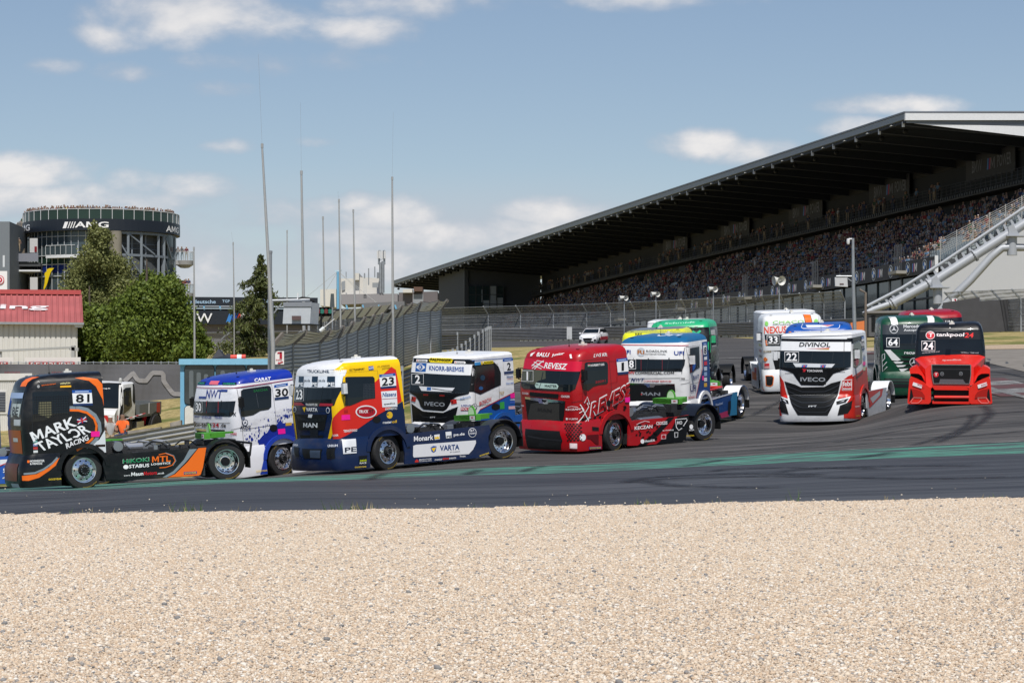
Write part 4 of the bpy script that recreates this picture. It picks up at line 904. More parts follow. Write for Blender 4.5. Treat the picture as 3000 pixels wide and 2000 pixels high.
# ================= 2: white and blue boxy cab
t = Truck('2', 'race_truck', 'white race truck with blue lower side, boxy cab and number 2', 'boxy', 0, 'E8E9EA'); t.zm = Z4
t.poly('F', [(262,236),(700,252),(1118,270),(1112,328),(700,306),(248,292)], BLK, 1); t.poly('F', [(490,232),(800,240),(820,262),(800,312),(500,300),(476,272)], 'F0D818', 2); t.text('F', 'PALFINGER', (498,278), (792,294), 42, '202010', 3, .03, sl=6)
for x, y, d in ((296,252,0), (842,280,0)): t.poly('F', [(x,y),(x+150,y+6),(x+165,y+24),(x+150,y+42),(x,y+36)], 'EDEDED', 2); t.text('F', 'HANKOOK', (x+32,y+30), (x+140,y+36), 18, '303438', 3); t.ell('F', (x+18,y+20), 10, 8, 'E06030', 3)
t.poly('F', [(222,300),(1088,336),(1068,486),(216,440)], 'EEF0F2', 3, 'windscreen'); t.poly('F', [(296,306),(446,312),(432,434),(281,428)], '1F5CA8', 4, 'windscreen'); t.ell('F', (362,368), 62, 30, 'EEF0F2', 5, 'windscreen'); t.ell('F', (362,368), 36, 48, 'EEF0F2', 5, 'windscreen'); t.ell('F', (362,368), 28, 38, '1F5CA8', 6, 'windscreen'); t.text('F', 'K', (347,390), (380,392), 44, 'EEF0F2', 7, .05, part='windscreen')
t.text('F', 'KNORR-BREMSE', (482,412), (985,434), 68, '1F509A', 5, .03, part='windscreen')
t.poly('F', [(222,300),(1088,336),(1066,560),(1046,742),(830,735),(330,716),(188,700),(205,520)], m_glass, 2, 'windscreen'); t.numbox('F', 234, 465, 402, 614, '2', 0); t.poly('F', [(335,640),(850,664),(802,722),(372,706)], 'DDE0E4', 4, 'windscreen'); t.poly('F', [(452,654),(512,657),(508,700),(448,697)], '2F62A4', 5, 'windscreen')
t.line('F', [(524,672),(700,700),(830,712),(852,745)], 10, '101214', 5, 'wiper')
t.poly('F', [(188,702),(330,716),(1046,744),(1040,752),(870,790),(800,840),(770,900),(725,975),(690,1000),(400,975),(355,930),(330,850),(290,790),(185,728)], BLK, 1, 'grille'); t.poly('F', [(370,812),(705,826),(705,915),(680,985),(420,970),(385,915)], m_blk, 2, 'grille')
t.text('F', 'IVECO', (415,918), (706,934), 58, '9EA4AA', 3, .02, part='grille'); t.text('F', 'BOSCH', (400,774), (466,777), 22, 'C03030', 3, part='grille'); t.text('F', 'BOSCH', (632,784), (700,787), 22, 'C03030', 3, part='grille')
for q, p in (([(230,784),(293,800),(280,866),(220,850)], (232,838)), ([(788,842),(870,824),(879,886),(800,902)], (802,892))): t.poly('F', q, 'CC2A28', 2); t.text('F', 'R', p, (p[0]+26,p[1]-2), 42, '181818', 3, .05)
t.poly('F', [(224,888),(310,950),(400,1002),(690,1022),(770,985),(892,935),(862,1060),(850,1300),(250,1300),(240,1100)], BLK, 1); t.line('F', [(345,1035),(390,1080),(640,1095),(740,1080)], 5, '404448', 2); t.line('F', [(345,1135),(400,1200)], 5, 'A0A4A8', 2); t.text('F', 'FPT', (495,1098), (570,1096), 20, 'D8DCE0', 3); t.line('F', [(230,880),(380,990),(680,1010),(760,968),(900,920)], 8, 'F2F4F6', 2)
t.poly('F', [(936,900),(1066,898),(1062,945),(934,944)], 'F0F0F4', 2); t.text('F', 'LIQUI', (942,938), (1062,936), 34, '28348C', 3, .05); t.poly('F', [(934,946),(1062,946),(1058,990),(932,990)], 'C82C3C', 2); t.text('F', 'MOLY', (940,984), (1056,984), 34, 'F0F0F4', 3, .05)
t.text('F', 'schoch', (925,836), (1062,806), 34, '4A88C8', 3, .01); t.text('F', 'LIQUI', (160,880), (182,884), 34, '28348C', 3); t.text('F', 'MOLY', (160,920), (182,924), 34, 'C82C3C', 3)
t.poly('S', [(1082,340),(1400,290),(1470,360),(1504,450),(1504,625),(1420,660),(1210,760),(1110,722),(1070,724)], m_blk, 1); t.poly('S', [(1140,358),(1396,328),(1410,400),(1412,660),(1205,755),(1118,715)], m_glass, 2, 'side_window'); t.ell('S', (1240,520), 34, 40, '1E3A50', 3, 'side_window'); t.ell('S', (1215,670), 30, 26, '2A5A90', 3, 'side_window')
t.line('S', [(1108,276),(1400,252),(1660,228)], 8, '1A4C94', 2); t.poly('S', [(1130,302),(1212,290),(1214,334),(1132,344)], '3A8CC8', 3); t.poly('S', [(1216,290),(1240,286),(1242,330),(1218,334)], 'E8C020', 3); t.poly('S', [(1250,286),(1388,272),(1394,314),(1254,326)], 'F0D818', 3); t.text('S', 'PALFINGER', (1258,318), (1386,304), 22, '202010', 4)
t.board('S', [(1530,292),(1674,276),(1690,418),(1545,434)], '2', (1586,416), (1640,410), 112); t.text('S', 'Nissens', (1585,524), (1675,514), 36, '20508C', 3); t.line('S', [(1590,544),(1678,532)], 5, 'B02030', 3); t.text('S', 'Xometry', (1575,624), (1700,608), 34, '3A70B8', 3, .02)
t.text('S', 'BOSCH', (1192,925), (1362,852), 58, 'C02A38', 3, .04); t.ell('S', (1130,930), 30, 42, '303438', 3); t.ell('S', (1130,930), 25, 36, 'E8E9EA', 4); t.line('S', [(1118,900),(1118,960)], 6, '303438', 5); t.line('S', [(1142,900),(1142,960)], 6, '303438', 5); t.line('S', [(1118,930),(1142,930)], 6, '303438', 5)
t.poly('S', [(1200,978),(1720,722),(1760,1100),(1760,1250),(1120,1250),(1150,1060)], '1556A4', 1); t.line('S', [(1200,978),(1460,845),(1722,716)], 12, 'B02438', 3); t.text('S', 'TGT', (1480,768), (1550,758), 44, 'B8964A', 3)
t.poly('S', [(1485,872),(1550,862),(1554,964),(1490,972)], '38A048', 3); t.poly('S', [(1634,746),(1700,740),(1706,808),(1640,814)], 'F51E96', 4); t.text('S', 'winkler', (1630,848), (1714,842), 28, 'DCE0EC', 3, .03); t.poly('S', [(1630,860),(1706,852),(1706,884),(1630,890)], '3A5CB0', 3); t.poly('S', [(1612,930),(1716,922),(1716,966),(1612,972)], 'D8B0B4', 3); t.ell('S', (1425,935), 60, 46, m_blk, 4)
t.running(fender=paint('1556A4'), steer=6, mirror=None, skirt=[(1700,1060),(2400,960),(2400,1300),(1760,1380)], skirtm=paint('1556A4')); t.finish()
# ================= 1: red
t = Truck('1', 'race_truck', 'red race truck with big white outlined lettering, black chequers and number 1', 'round', 0, 'A80E18'); t.zm = Z5; WH = 'F0F0F0'
t.poly('F', [(236,298),(948,346),(928,474),(224,432)], 'CE1638', 3, 'windscreen'); t.poly('F', [(230,420),(930,465),(912,560),(880,690),(830,726),(740,722),(240,684),(200,645),(212,520)], m_glass, 2, 'windscreen'); t.poly('F', [(228,440),(450,450),(520,460),(522,560),(420,590),(385,640),(215,600)], mat('verge_seen_through_glass', (.085, .085, .05), .15), 3, 'windscreen')
t.text('F', 'REVESZ', (500,428), (780,446), 76, WH, 5, .06, sl=22, part='windscreen')
for q in ([(345,400),(420,330),(500,350)], [(350,430),(500,330)], [(380,440),(480,340)], [(350,380),(470,435)], [(375,345),(500,420)]): t.line('F', q, 9, WH, 5, 'windscreen')
t.numbox('F', 216, 458, 364, 594, '1'); t.poly('F', [(400,612),(665,628),(686,655),(672,692),(402,680),(384,648)], 'BCD6CC', 4, 'windscreen'); t.text('F', 'MASTER', (512,668), (668,676), 34, '1A2420', 5, .05, part='windscreen'); t.line('F', [(465,615),(440,680)], 6, '1A2420', 5, 'windscreen'); t.text('F', 'MOL', (398,640), (432,642), 16, '1A2420', 5, part='windscreen')
t.text('F', 'BALU', (405,278), (560,284), 52, WH, 3, .07, sl=5); t.text('F', 'Junior', (598,286), (745,262), 42, WH, 3, .02, sl=8); t.poly('F', [(322,275),(335,240),(372,220),(345,272)], WH, 3); t.poly('F', [(828,250),(852,250),(858,302),(834,302)], WH, 3)
t.poly('F', [(316,728),(686,757),(680,812),(318,780)], m_blk, 2); t.text('F', 'CSOSZIS', (220,756), (302,764), 26, WH, 3, .04); t.text('F', 'CSOSZIS', (718,800), (825,804), 28, WH, 3, .04)
t.poly('F', [(256,792),(772,846),(760,1000),(735,1138),(296,1102),(275,960)], m_blk, 2, 'grille'); t.poly('F', [(330,880),(430,860),(560,880),(695,880),(695,1075),(720,1130),(300,1095),(296,1040)], mat('grille_mesh', (.06, .058, .052), .5, .4, .6, 60), 3, 'grille')
t.poly('F', [(258,792),(455,812),(540,818),(772,846),(766,872),(560,862),(545,886),(440,876),(428,850),(262,818)], m_chrome, 4, 'grille'); t.poly('F', [(470,826),(535,832),(520,862),(480,860)], m_blk, 5, 'grille'); t.text('F', 'MAN', (420,972), (600,990), 44, '2C2C2C', 5, .05, part='grille')
t.text('F', 'KECZAN', (778,966), (926,964), 24, WH, 3, .03); t.line('F', [(800,925),(850,912),(905,928)], 5, WH, 3); t.text('F', 'KECZAN', (180,914), (244,918), 22, WH, 3); t.poly('F', [(780,1060),(802,1060),(802,1086),(780,1086)], WH, 3); t.text('F', 'WURTH', (812,1086), (905,1088), 22, WH, 3, .04); t.text('F', 'Europcar', (410,1196), (550,1210), 34, WH, 4, .03)
t.poly('BF', [(262,1196),(700,1228),(735,1352),(722,1380),(722,1470),(300,1450),(260,1300)], m_blk, 2); t.line('BF', [(290,1290),(500,1330),(720,1350)], 20, '26282C', 3)  # open nose painted as a black panel for the shade inside
for r in range(9):
    for c in range(6):
        x = 770+c*32+(r % 2)*16; y = 1140+r*26
        if x > 755+r*5 and x < 935: t.ell('BF', (x, y), 13, 10, m_blk, 2, None, 6)
t.poly('S', [(1012,366),(1030,352),(1270,342),(1296,352),(1308,380),(1308,608),(1290,628),(1190,640),(1120,662),(1060,712),(986,704)], m_glass, 2, 'side_window'); t.poly('S', [(1050,374),(1078,372),(1078,408),(1050,410)], 'D8D8D8', 3, 'side_window'); t.poly('S', [(1050,398),(1078,396),(1078,408),(1050,410)], '30804A', 4, 'side_window'); t.poly('S', [(1050,374),(1078,372),(1078,384),(1050,386)], 'C03038', 4, 'side_window'); t.text('S', 'NORBERT KISS', (1085,406), (1260,392), 28, WH, 3, .04, part='side_window'); t.text('S', '20291', (1145,622), (1275,602), 30, '9A2028', 3, part='side_window')
t.board('S', [(1416,350),(1560,332),(1568,468),(1430,482)], '1', (1476,462), (1508,456), 104); t.text('S', 'LWS Kft.', (1125,290), (1298,272), 46, WH, 2, .02, sl=8)
for q in ([(1320,340),(1400,335),(1425,420),(1425,600),(1330,625)],): t.line('S', q, 4, '780810', 2)
rnd = random.Random(9)
for k in range(70):
    u = rnd.random(); x = 960+u*620; y = 1120-u*330+rnd.gauss(0, 90); a = rnd.uniform(10, 26)
    if y < 700-u*60 or y > 1150: continue
    t.poly('S', [(x,y),(x+a*1.3,y-a*.55),(x+a*1.3+2,y+a*.8),(x+2,y+a*1.3)], '1A0A0C', 2)
t.text('S', 'REVESZ', (1068,1075), (1632,770), 0, WH, 4, .10, tl=(1092,860)); t.text('S', 'REVESZ', (1076,1062), (1624,766), 0, 'A80E18', 6, .02, tl=(1100,872))
for q in ([(930,1275),(960,1180),(1085,1030),(1100,1005)], [(945,1120),(1060,920),(1040,870)], [(1005,870),(1043,792),(1072,888),(1040,870)], [(935,1265),(1040,1225),(1060,1060)], [(960,1180),(1020,1200),(1010,1120)], [(955,1000),(1000,960),(960,890)], [(975,930),(1050,1080)]): t.line('S', q, 9, WH, 4)
t.poly('S', [(1520,800),(1582,798),(1583,862),(1522,862)], 'F51E96', 7); t.ell('S', (1312,875), 26, 40, m_blk, 7)
t.poly('BS', [(1105,1172),(1192,1180),(1192,1225),(1108,1222)], m_blk, 2); t.poly('BS', [(1040,1280),(1190,1270),(1190,1395),(1160,1400),(1085,1330),(1040,1325)], '5A0810', 2); t.ell('BS', (990,1310), 36, 44, WH, 2); t.poly('BS', [(865,1390),(932,1388),(932,1456),(865,1458)], 'E8D8D8', 3); goodyear(t, 'BS', 1072, 1458, 1216, 1452, 24, True)
t.zm = Z9
t.running(fender=paint('A80E18'), skirt=[(205,760),(300,738),(970,680),(1068,660),(1060,800),(1020,1012),(960,1052),(600,1078),(330,1100),(200,1102)], steer=14, mirror=m_blk, rearf=mat('gloss_black_fender', (.012, .015, .024), .2))
t.poly('K', [(900,688),(1068,662),(1060,800),(1020,1012),(960,1052),(600,1078),(720,980),(820,860)], BLK, 1); t.poly('K', [(770,700),(860,690),(620,960),(450,1090),(330,1098),(520,960)], BLK, 1)
rnd = random.Random(4)
for k in range(26):
    x = rnd.uniform(290, 600); y = rnd.uniform(770, 1040); a = rnd.uniform(20, 40); t.poly('K', [(x,y),(x+a,y-4),(x+a-3,y+a*.8),(x-3,y+a*.8+4)], '1A0A0C', 1)
t.text('K', 'KECZAN', (285,876), (540,850), 50, WH, 3, .03); t.line('K', [(312,800),(370,770),(430,748),(500,762)], 6, WH, 3); t.text('K', 'CSOSZIS', (594,806), (755,796), 46, WH, 3, .05); t.text('K', 'MO', (895,800), (968,795), 50, WH, 3, .07); t.line('K', [(985,820),(1040,735),(1030,712),(870,725),(885,840),(918,882),(965,850)], 10, WH, 3)
t.text('K', 'dieselDR', (432,1052), (578,1040), 32, WH, 3, .03); t.ell('K', (398,1040), 28, 32, WH, 3); t.text('K', 'D-TO95AJ', (690,900), (842,888), 22, WH, 3); t.poly('K', [(668,942),(740,936),(736,1006),(664,1012)], 'D0A0A4', 2); t.ell('K', (702,974), 26, 24, 'A80E18', 3); t.ell('K', (1098,830), 26, 34, WH, 3); t.text('K', 'ALCOA', (1064,890), (1140,884), 22, WH, 3); t.poly('K', [(855,910),(912,906),(908,982),(858,986)], 'C8C8C8', 2); t.poly('K', [(865,920),(902,916),(898,972),(868,976)], BLK, 3); goodyear(t, 'K', 1028, 970, 1138, 964, 18)
t.finish()
# ================= 8: white with blue roof
t = Truck('8', 'race_truck', 'white race truck with metallic blue roof, number 8 and white rear fenders with blue edges', 'round', 0, 'E6E6E6', 2.80, '15608F'); t.zm = Z6
t.line('F', [(140,431),(500,433),(935,440)], 7, 'B82038', 3); t.poly('F', [(140,590),(888,598),(880,660),(850,735),(240,726),(140,722)], m_glass, 2, 'windscreen'); t.numbox('F', 168, 596, 326, 706, '8', 30)
for x in (387, 630): t.line('F', [(x,595),(x,725)], 3, 'A03038', 3, 'windscreen')
t.text('F', 'UFI', (765,548), (872,550), 46, '1C3C8C', 3, .06); t.text('F', 'UFI', (165,534), (266,536), 46, '1C3C8C', 3, .06); t.ell('F', (385,512), 50, 50, 'BCC2C8', 2); t.text('F', 'Ri', (345,536), (425,538), 48, 'A86420', 3, .06); t.text('F', 'ROADLINK', (445,514), (690,516), 26, '303438', 3, .01); t.text('F', 'INTERNATIONAL', (435,544), (672,546), 17, '303438', 3, .01)
t.text('F', 'MV', (245,768), (313,768), 34, 'C83030', 3, .04); t.text('F', 'COMMERCIAL.COM', (316,768), (765,768), 32, '1C1E22', 3, .04); t.text('F', 'NWT', (268,848), (412,850), 38, '1C2C6C', 3, .03, sl=16); t.text('F', 'CONTAINER SERVICES', (415,856), (732,858), 20, 'C03040', 3, .03, sl=4); t.text('F', 'UFI', (470,340), (735,336), 14, 'F0F4F8', 3, .08)
t.poly('F', [(150,864),(772,880),(780,960),(760,1085),(160,1085)], m_blk, 2, 'grille'); t.poly('F', [(150,864),(772,878),(770,896),(550,894),(530,918),(460,918),(440,890),(150,882)], m_chrome, 3, 'grille'); t.text('F', 'MAN', (388,1010), (606,1014), 38, '8A9096', 3, .04, part='grille'); t.poly('F', [(385,990),(398,990),(398,1004),(385,1004)], 'D02020', 4, 'grille')
t.line('F', [(878,465),(865,640),(850,760)], 6, '181A1E', 4, 'wiper')
t.text('F', 'MEI', (845,826), (884,828), 18, '303438', 3); t.line('F', [(825,830),(930,838)], 3, '707478', 3)
t.poly('S', [(942,468),(1050,448),(1054,690),(1005,718),(975,748),(942,756)], m_glass, 2, 'side_window'); t.poly('S', [(944,650),(965,640),(965,745),(944,752)], '8C1820', 3, 'side_window'); t.poly('S', [(970,650),(1010,640),(1000,700),(972,735)], '1A50A0', 3, 'side_window')
t.poly('S', [(1080,400),(1200,380),(1210,1000),(1010,1060),(1055,850),(1095,700)], '17407A', 1); t.line('S', [(1078,480),(1085,700),(1050,850),(1010,1040)], 5, 'B02438', 2)
for k, c in enumerate(('E8E8E8','D03040','C8D4E4','9AB4D8','E8E8E8','E0B030')): t.poly('S', [(1102,560+k*62),(1136,556+k*62),(1138,600+k*62),(1104,604+k*62)], c, 3)
t.board('S', [(1090,440),(1130,434),(1132,540),(1096,546)], '8', (1100,535), (1126,533), 80)
t.text('S', 'UFI', (948,974), (1012,968), 80, '1C2C6C', 3, .05); t.text('S', 'NWT', (980,836), (1045,824), 54, '4A5A8C', 3, .03); t.text('S', 'SONAX', (935,1050), (998,1042), 28, 'B03040', 3); t.poly('S', [(1078,790),(1100,786),(1102,835),(1080,838)], 'F51E96', 4)
t.zm = Z9
t.running(fender=paint('E6E6E6'), rearf=paint('E6E6E6'), rear_edge=paint('15507F'), skirt=[(1300,500),(1400,432),(1690,345),(1765,330),(1755,560),(1756,660),(1640,680),(1540,710),(1300,760)], skirtm=paint('17407A'), steer=-4, mirror=paint('E6E6E6'))
t.poly('K', [(1690,345),(1765,332),(1754,560),(1756,660),(1650,672),(1672,560),(1668,440)], '2E7CA4', 1); t.poly('K', [(1480,650),(1620,600),(1642,680),(1540,708)], 'A8305A', 1); t.poly('K', [(1630,470),(1668,455),(1660,640),(1622,655)], m_blk, 2); t.line('K', [(1400,436),(1690,350)], 16, 'E4E4E4', 2); t.text('K', 'Visualised', (1445,535), (1548,505), 34, 'B8C4D8', 3, .01)
c = t.mb('chassis'); c.tube([(-2.6,.9,1.12),(-1.2,.9,1.1),(-1.2,-.9,1.1),(-2.6,-.9,1.12),(-2.6,.9,1.12)], .04, paint('C82A20'), 8); c.tube([(-1.2,.9,1.1),(-2.6,-.9,1.12)], .035, paint('C82A20'), 8)
t.finish()
# ================= yellow and grey behind 8
t = Truck('yellow', 'race_truck', 'race truck with grey and fluorescent yellow roof just behind the blue roofed truck', 'round', .0, 'DDE020', 2.98, '6C7074', group=None); t.zm = Z6
rnd = random.Random(2)
for k in range(60):
    x = 190+k*12; t.line('F', [(x, 300-rnd.random()*4), (x+2, 276-rnd.random()*12)], 5, '6C7074', 3)
t.text('F', 'MAN', (315,325), (390,323), 30, '181818', 3, .08); t.poly('F.', [(-.98,1.92),(.98,1.92),(.93,2.6),(-.93,2.6)], m_glass, 1, 'windscreen'); t.poly('F.', [(-.8,1.0),(.8,1.0),(.8,1.6),(-.8,1.6)], m_blk, 1, 'grille')
t.poly('S.', [(.0,1.95),(1.0,1.95),(.95,2.65),(.0,2.65)], m_glass, 1, 'side_window')
t.running(skirt=None, steer=0, marker=False); t.finish()
# ================= green and black
t = Truck('green', 'race_truck', 'black race truck with bright green roof, green X on its visor and green mirror', 'round', .0, '0E1518', 2.72, '22A872', group=None); t.zm = Z6
for q in ([(975,275),(1060,330)], [(1070,268),(985,335)]): t.line('F', q, 24, '2EB880', 3)
rnd = random.Random(8)
for k in range(30): x = rnd.uniform(900, 1150); y = rnd.uniform(222, 262); t.line('F', [(x, y), (x+rnd.uniform(15, 50), y-rnd.uniform(0, 10))], 5, '0E1518', 3)
t.line('F', [(1180,190),(1192,300),(1195,450),(1190,520)], 14, '22A872', 3); t.poly('F', [(1150,400),(1168,395),(1165,490),(1148,490)], '22A872', 3)
t.poly('F.', [(-.98,1.92),(.98,1.92),(.95,2.4),(-.95,2.4)], m_glass, 1, 'windscreen'); t.poly('F.', [(-.8,1.0),(.8,1.0),(.8,1.6),(-.8,1.6)], m_blk, 1, 'grille'); t.text('F', 'Schmidt', (650,195), (1000,180), 20, 'A8E0C8', 3)
for tx, y in (('KRAFT', 625), ('SKF', 660), ('radia', 705)): t.text('F', tx, (1130,y), (1186,y-2), 22, 'E8E8E8', 3, .04)
t.poly('S.', [(.0,1.95),(1.0,1.95),(.95,2.6),(.0,2.6)], m_glass, 1, 'side_window'); t.running(skirt=None, steer=0, mirror=paint('28C080')); t.finish()
t = Truck('white_far', 'race_truck', 'race truck with plain white roof and blue patch behind the green roofed truck', 'boxy', .05, 'E4E6E8', group=None); t.zm = Z6
t.poly('F', [(680,150),(752,146),(752,166),(680,168)], '2450B0', 3); t.poly('F.', [(-.98,1.92),(.98,1.92),(.95,2.6),(-.95,2.6)], m_glass, 1, 'windscreen'); t.running(skirt=None, steer=0, marker=False); t.finish()
# ================= 33: white
t = Truck('33', 'race_truck', 'white race truck with red visor lettering, orange roof stripe and number 33', 'round', .1, 'DFE1E2'); t.zm = Z7
t.poly('F', [(720,170),(806,172),(822,278),(742,282)], 'EE6E20', 3); t.line('F', [(722,170),(744,282)], 6, '2A2A2C', 4); t.line('F', [(806,172),(824,278)], 6, '2A2A2C', 4); t.text('F', 'CHACO', (345,284), (722,272), 40, '8FD46A', 3, .0); t.ell('F', (272,280), 22, 28, '8FD46A', 3); t.ell('F', (868,250), 24, 28, '8FD46A', 3)
t.text('F', 'NEXUS', (240,402), (510,390), 84, 'DC4A2A', 3, .02); t.text('F', 'TOOLS WORKWEAR', (345,300), (560,294), 10, '303438', 3); t.poly('F', [(245,412),(940,405),(940,545),(262,546)], m_glass, 2, 'windscreen'); t.numbox('F', 278, 424, 422, 526, '33'); t.poly('F', [(258,480),(278,480),(284,544),(264,544)], 'E07028', 3, 'windscreen')
t.poly('F', [(340,300),(600,200),(600,196),(338,296)], 'DFE1E2', 1); t.text('F', 'RUMA', (232,632), (330,628), 26, '8A7A58', 3); t.poly('F', [(222,712),(255,682),(288,712),(255,744)], 'E07838', 3); t.poly('F', [(240,760),(308,756),(308,818),(240,822)], 'D8A0A0', 3); t.poly('F', [(245,765),(303,761),(303,790),(245,794)], 'C83038', 4)
t.poly('F', [(345,700),(420,700),(900,700),(900,1000),(400,1000),(395,900)], m_blk, 2, 'grille'); t.text('F', 'SONAX', (255,888), (348,886), 20, 'C03048', 3, .03)
t.poly('BF', [(256,905),(340,905),(362,925),(350,1020),(320,1040),(262,1030)], 'E07028', 3); t.poly('BF', [(264,913),(334,913),(352,930),(342,1014),(316,1032),(270,1022)], m_blk, 4); t.line('BF', [(165,1000),(190,1050),(240,1092)], 10, 'E07028', 3)
for k, c in enumerate(('6A4A8C','303438','B8C060','B03048','303438')): t.poly('S-.', [(.2,2.4-.22*k),(1.1,2.4-.22*k),(1.1,2.3-.22*k),(.2,2.3-.22*k)], c, 2)
t.running(skirt=[(-10000,0)] if 0 else None, steer=0, mirror=paint('DFE1E2'), rearf=paint('DFE1E2'))
b = t.mb('side_skirt')
for sg in (1, -1): b.prism([(-.62, sg*1.235, .15), (-.62, sg*1.235, 1.1), (-WB+.62, sg*1.235, 1.05), (-WB+.62, sg*1.235, .15)], (0, -sg*.05, 0), paint('DFE1E2'))
b.box((-1.9, -1.245, .6), (1.6, .02, .3), ink('E07028')); b.box((-1.2, -1.25, .85), (.8, .02, .2), ink('C03040')); t.finish()
t = Truck('white_back', 'race_truck', 'race truck showing only its white roof behind the truck with orange roof stripe', 'boxy', .25, 'E2E4E6', group=None); t.poly('F.', [(-.98,1.92),(.98,1.92),(.95,2.6),(-.95,2.6)], m_glass, 1, 'windscreen'); t.running(skirt=None, steer=0, marker=False); t.finish()
# ================= 22: white, black and red boxy cab
t = Truck('22', 'race_truck', 'white, red and black race truck with slatted grille and number 22', 'boxy', 0, 'E4E6E8'); t.zm = Z7
t.poly('F', [(446,458),(1302,466),(1300,504),(440,492)], BLK, 2); t.poly('F', [(440,490),(1292,500),(1290,700),(1288,800),(1210,824),(700,818),(412,804),(425,650)], m_glass, 2, 'windscreen'); t.poly('F', [(440,492),(1292,502),(1288,614),(434,604)], 'EDEFF1', 3, 'windscreen')
t.text('F', 'DIVINOL', (665,558), (1042,562), 54, '20242A', 5, .04, sl=12, part='windscreen'); t.poly('F', [(740,582),(1036,570),(1030,583)], 'C82C38', 5, 'windscreen'); t.poly('F', [(860,592),(1030,586),(1028,594)], 'E8C030', 5, 'windscreen'); t.numbox('F', 494, 622, 662, 740, '22'); t.poly('F', [(590,755),(1100,766),(1060,810),(625,802)], 'D4D8DC', 4, 'windscreen')
for x in (695, 920): t.text('F', 'winkler', (x,780), (x+78,782), 14, '283C78', 5, part='windscreen'); t.poly('F', [(x,804),(x+10,784),(x+70,785),(x+62,806)], '3A58B0', 5, 'windscreen'); t.poly('F', [(x+22,804),(x+30,784),(x+48,785),(x+40,805)], 'C83038', 6, 'windscreen')
t.line('F', [(1212,500),(1208,800)], 6, '202428', 5, 'wiper')
t.poly('F', [(408,804),(700,820),(1215,826),(1300,815),(1180,850),(1080,885),(1020,960),(960,1028),(690,1022),(630,940),(590,880),(520,850),(410,825)], BLK, 1, 'grille'); t.poly('F', [(650,880),(1010,884),(990,1010),(690,1005)], m_blk, 2, 'grille'); t.text('F', 'YOKOHAMA', (758,862), (952,864), 28, 'ECECEE', 3, .05, part='grille'); t.poly('F', [(700,826),(755,828),(735,862),(708,862),(722,845)], 'C82C38', 3, 'grille'); t.text('F', 'IVECO', (682,976), (984,980), 50, 'A4AAB0', 3, .02, part='grille')
gp = [(488,975),(620,1015),(690,1048),(970,1042),(1050,1000),(1170,968),(1130,1150),(1060,1290),(1010,1390),(650,1386),(570,1250),(530,1110)]
t.poly('F', [p for p in gp], m_blk, 1, 'grille'); t.poly('BF', gp, m_blk, 1)
for y in (1060, 1120, 1190, 1250): t.line('F', [(505+(y-1060)*.3,y-30),(640,y+20),(700,y+42),(970,y+40),(1040,y+15),(1150-(y-1060)*.3,y-40)], 9, '3A3E44', 3, 'grille'); t.line('BF', [(505+(y-1060)*.3,y-30),(640,y+20),(700,y+42),(970,y+40),(1040,y+15),(1150-(y-1060)*.3,y-40)], 9, '34383E', 3)
t.line('BF', [(600,1290),(680,1350),(980,1350),(1050,1290)], 8, '34383E', 3); t.text('BF', 'FPT', (780,1288), (880,1286), 20, 'C8CCD0', 4)
for kk in ('F', 'BF'):
    t.poly(kk, [(398,892),(440,920),(480,980),(500,1080),(530,1182),(398,1142)], 'C82A22', 2); t.poly(kk, [(1310,890),(1260,912),(1200,960),(1170,1050),(1130,1190),(1312,1148)], 'C82A22', 2)
t.poly('F', [(1184,958),(1302,952),(1300,1086),(1184,1086)], 'EDEDED', 3); t.poly('F', [(1190,966),(1296,960),(1294,1080),(1190,1080)], 'C03030', 4); t.text('F', 'febi', (1194,1036), (1294,1034), 62, 'F2F2F2', 5, .02); t.text('F', 'bilstein', (1200,1076), (1292,1074), 24, 'F2F2F2', 5, .02); t.text('F', 'ebi', (398,1040), (440,1042), 62, 'F2F2F2', 5, .02)
for q in ([(420,1160),(530,1202),(542,1246),(450,1222)], [(1116,1216),(1262,1178),(1228,1226),(1120,1256)]): t.poly('BF', q, m_blk, 4, 'headlight'); t.line('BF', [q[0], q[1]], 5, 'E8ECF0', 5, 'headlight'); t.poly('BF', [((q[0][0]*2+q[2][0])/3, (q[0][1]*2+q[2][1])/3+6), (q[1][0]*.7+q[0][0]*.3, q[1][1]*.7+q[0][1]*.3+10), (q[2][0]*.8+q[0][0]*.2, q[2][1]-8)], 'C8CCD4', 5, 'headlight')
for q in ([(396,1212),(430,1215),(505,1245),(541,1376),(440,1352),(410,1290)], [(1160,1268),(1312,1208),(1296,1300),(1250,1366),(1130,1386)]): t.poly('BF', q, m_blk, 3)  # intakes drawn as flat black, their inner shade put into colour
t.poly('BF', [(1322,1150),(1290,1300),(1250,1378),(1205,1418),(1420,1440),(1420,1100)], 'B82820', 2); t.poly('BS', [(1318,1150),(1420,1120),(1412,1410),(1400,1432),(1225,1420),(1290,1330)], 'B82820', 2); t.poly('BF', [(372,1190),(396,1215),(408,1300),(455,1390),(400,1400),(372,1300)], 'A82420', 2)
t.text('BS', 'THERMO', (1335,1292), (1392,1282), 16, 'ECECEC', 4); goodyear(t, 'BS', 1345, 1402, 1392, 1396, 12)
t.poly('S', [(1318,530),(1392,488),(1422,560),(1426,742),(1375,785),(1345,820),(1316,790)], m_glass, 2, 'side_window'); t.ell('S', (1352,735), 30, 55, '9C2038', 3, 'side_window'); t.poly('S', [(1290,455),(1440,420),(1440,520),(1392,480),(1318,520),(1300,520)], BLK, 1)
t.poly('S', [(1310,920),(1480,800),(1500,1020),(1500,1140),(1310,1160)], 'B82820', 1); t.board('S', [(1412,470),(1445,462),(1450,570),(1418,580)], '22', (1416,570), (1446,562), 80); t.text('S', 'YOKOHAMA', (1352,960), (1430,880), 0, '303438', 3, .04, tl=(1352,925))
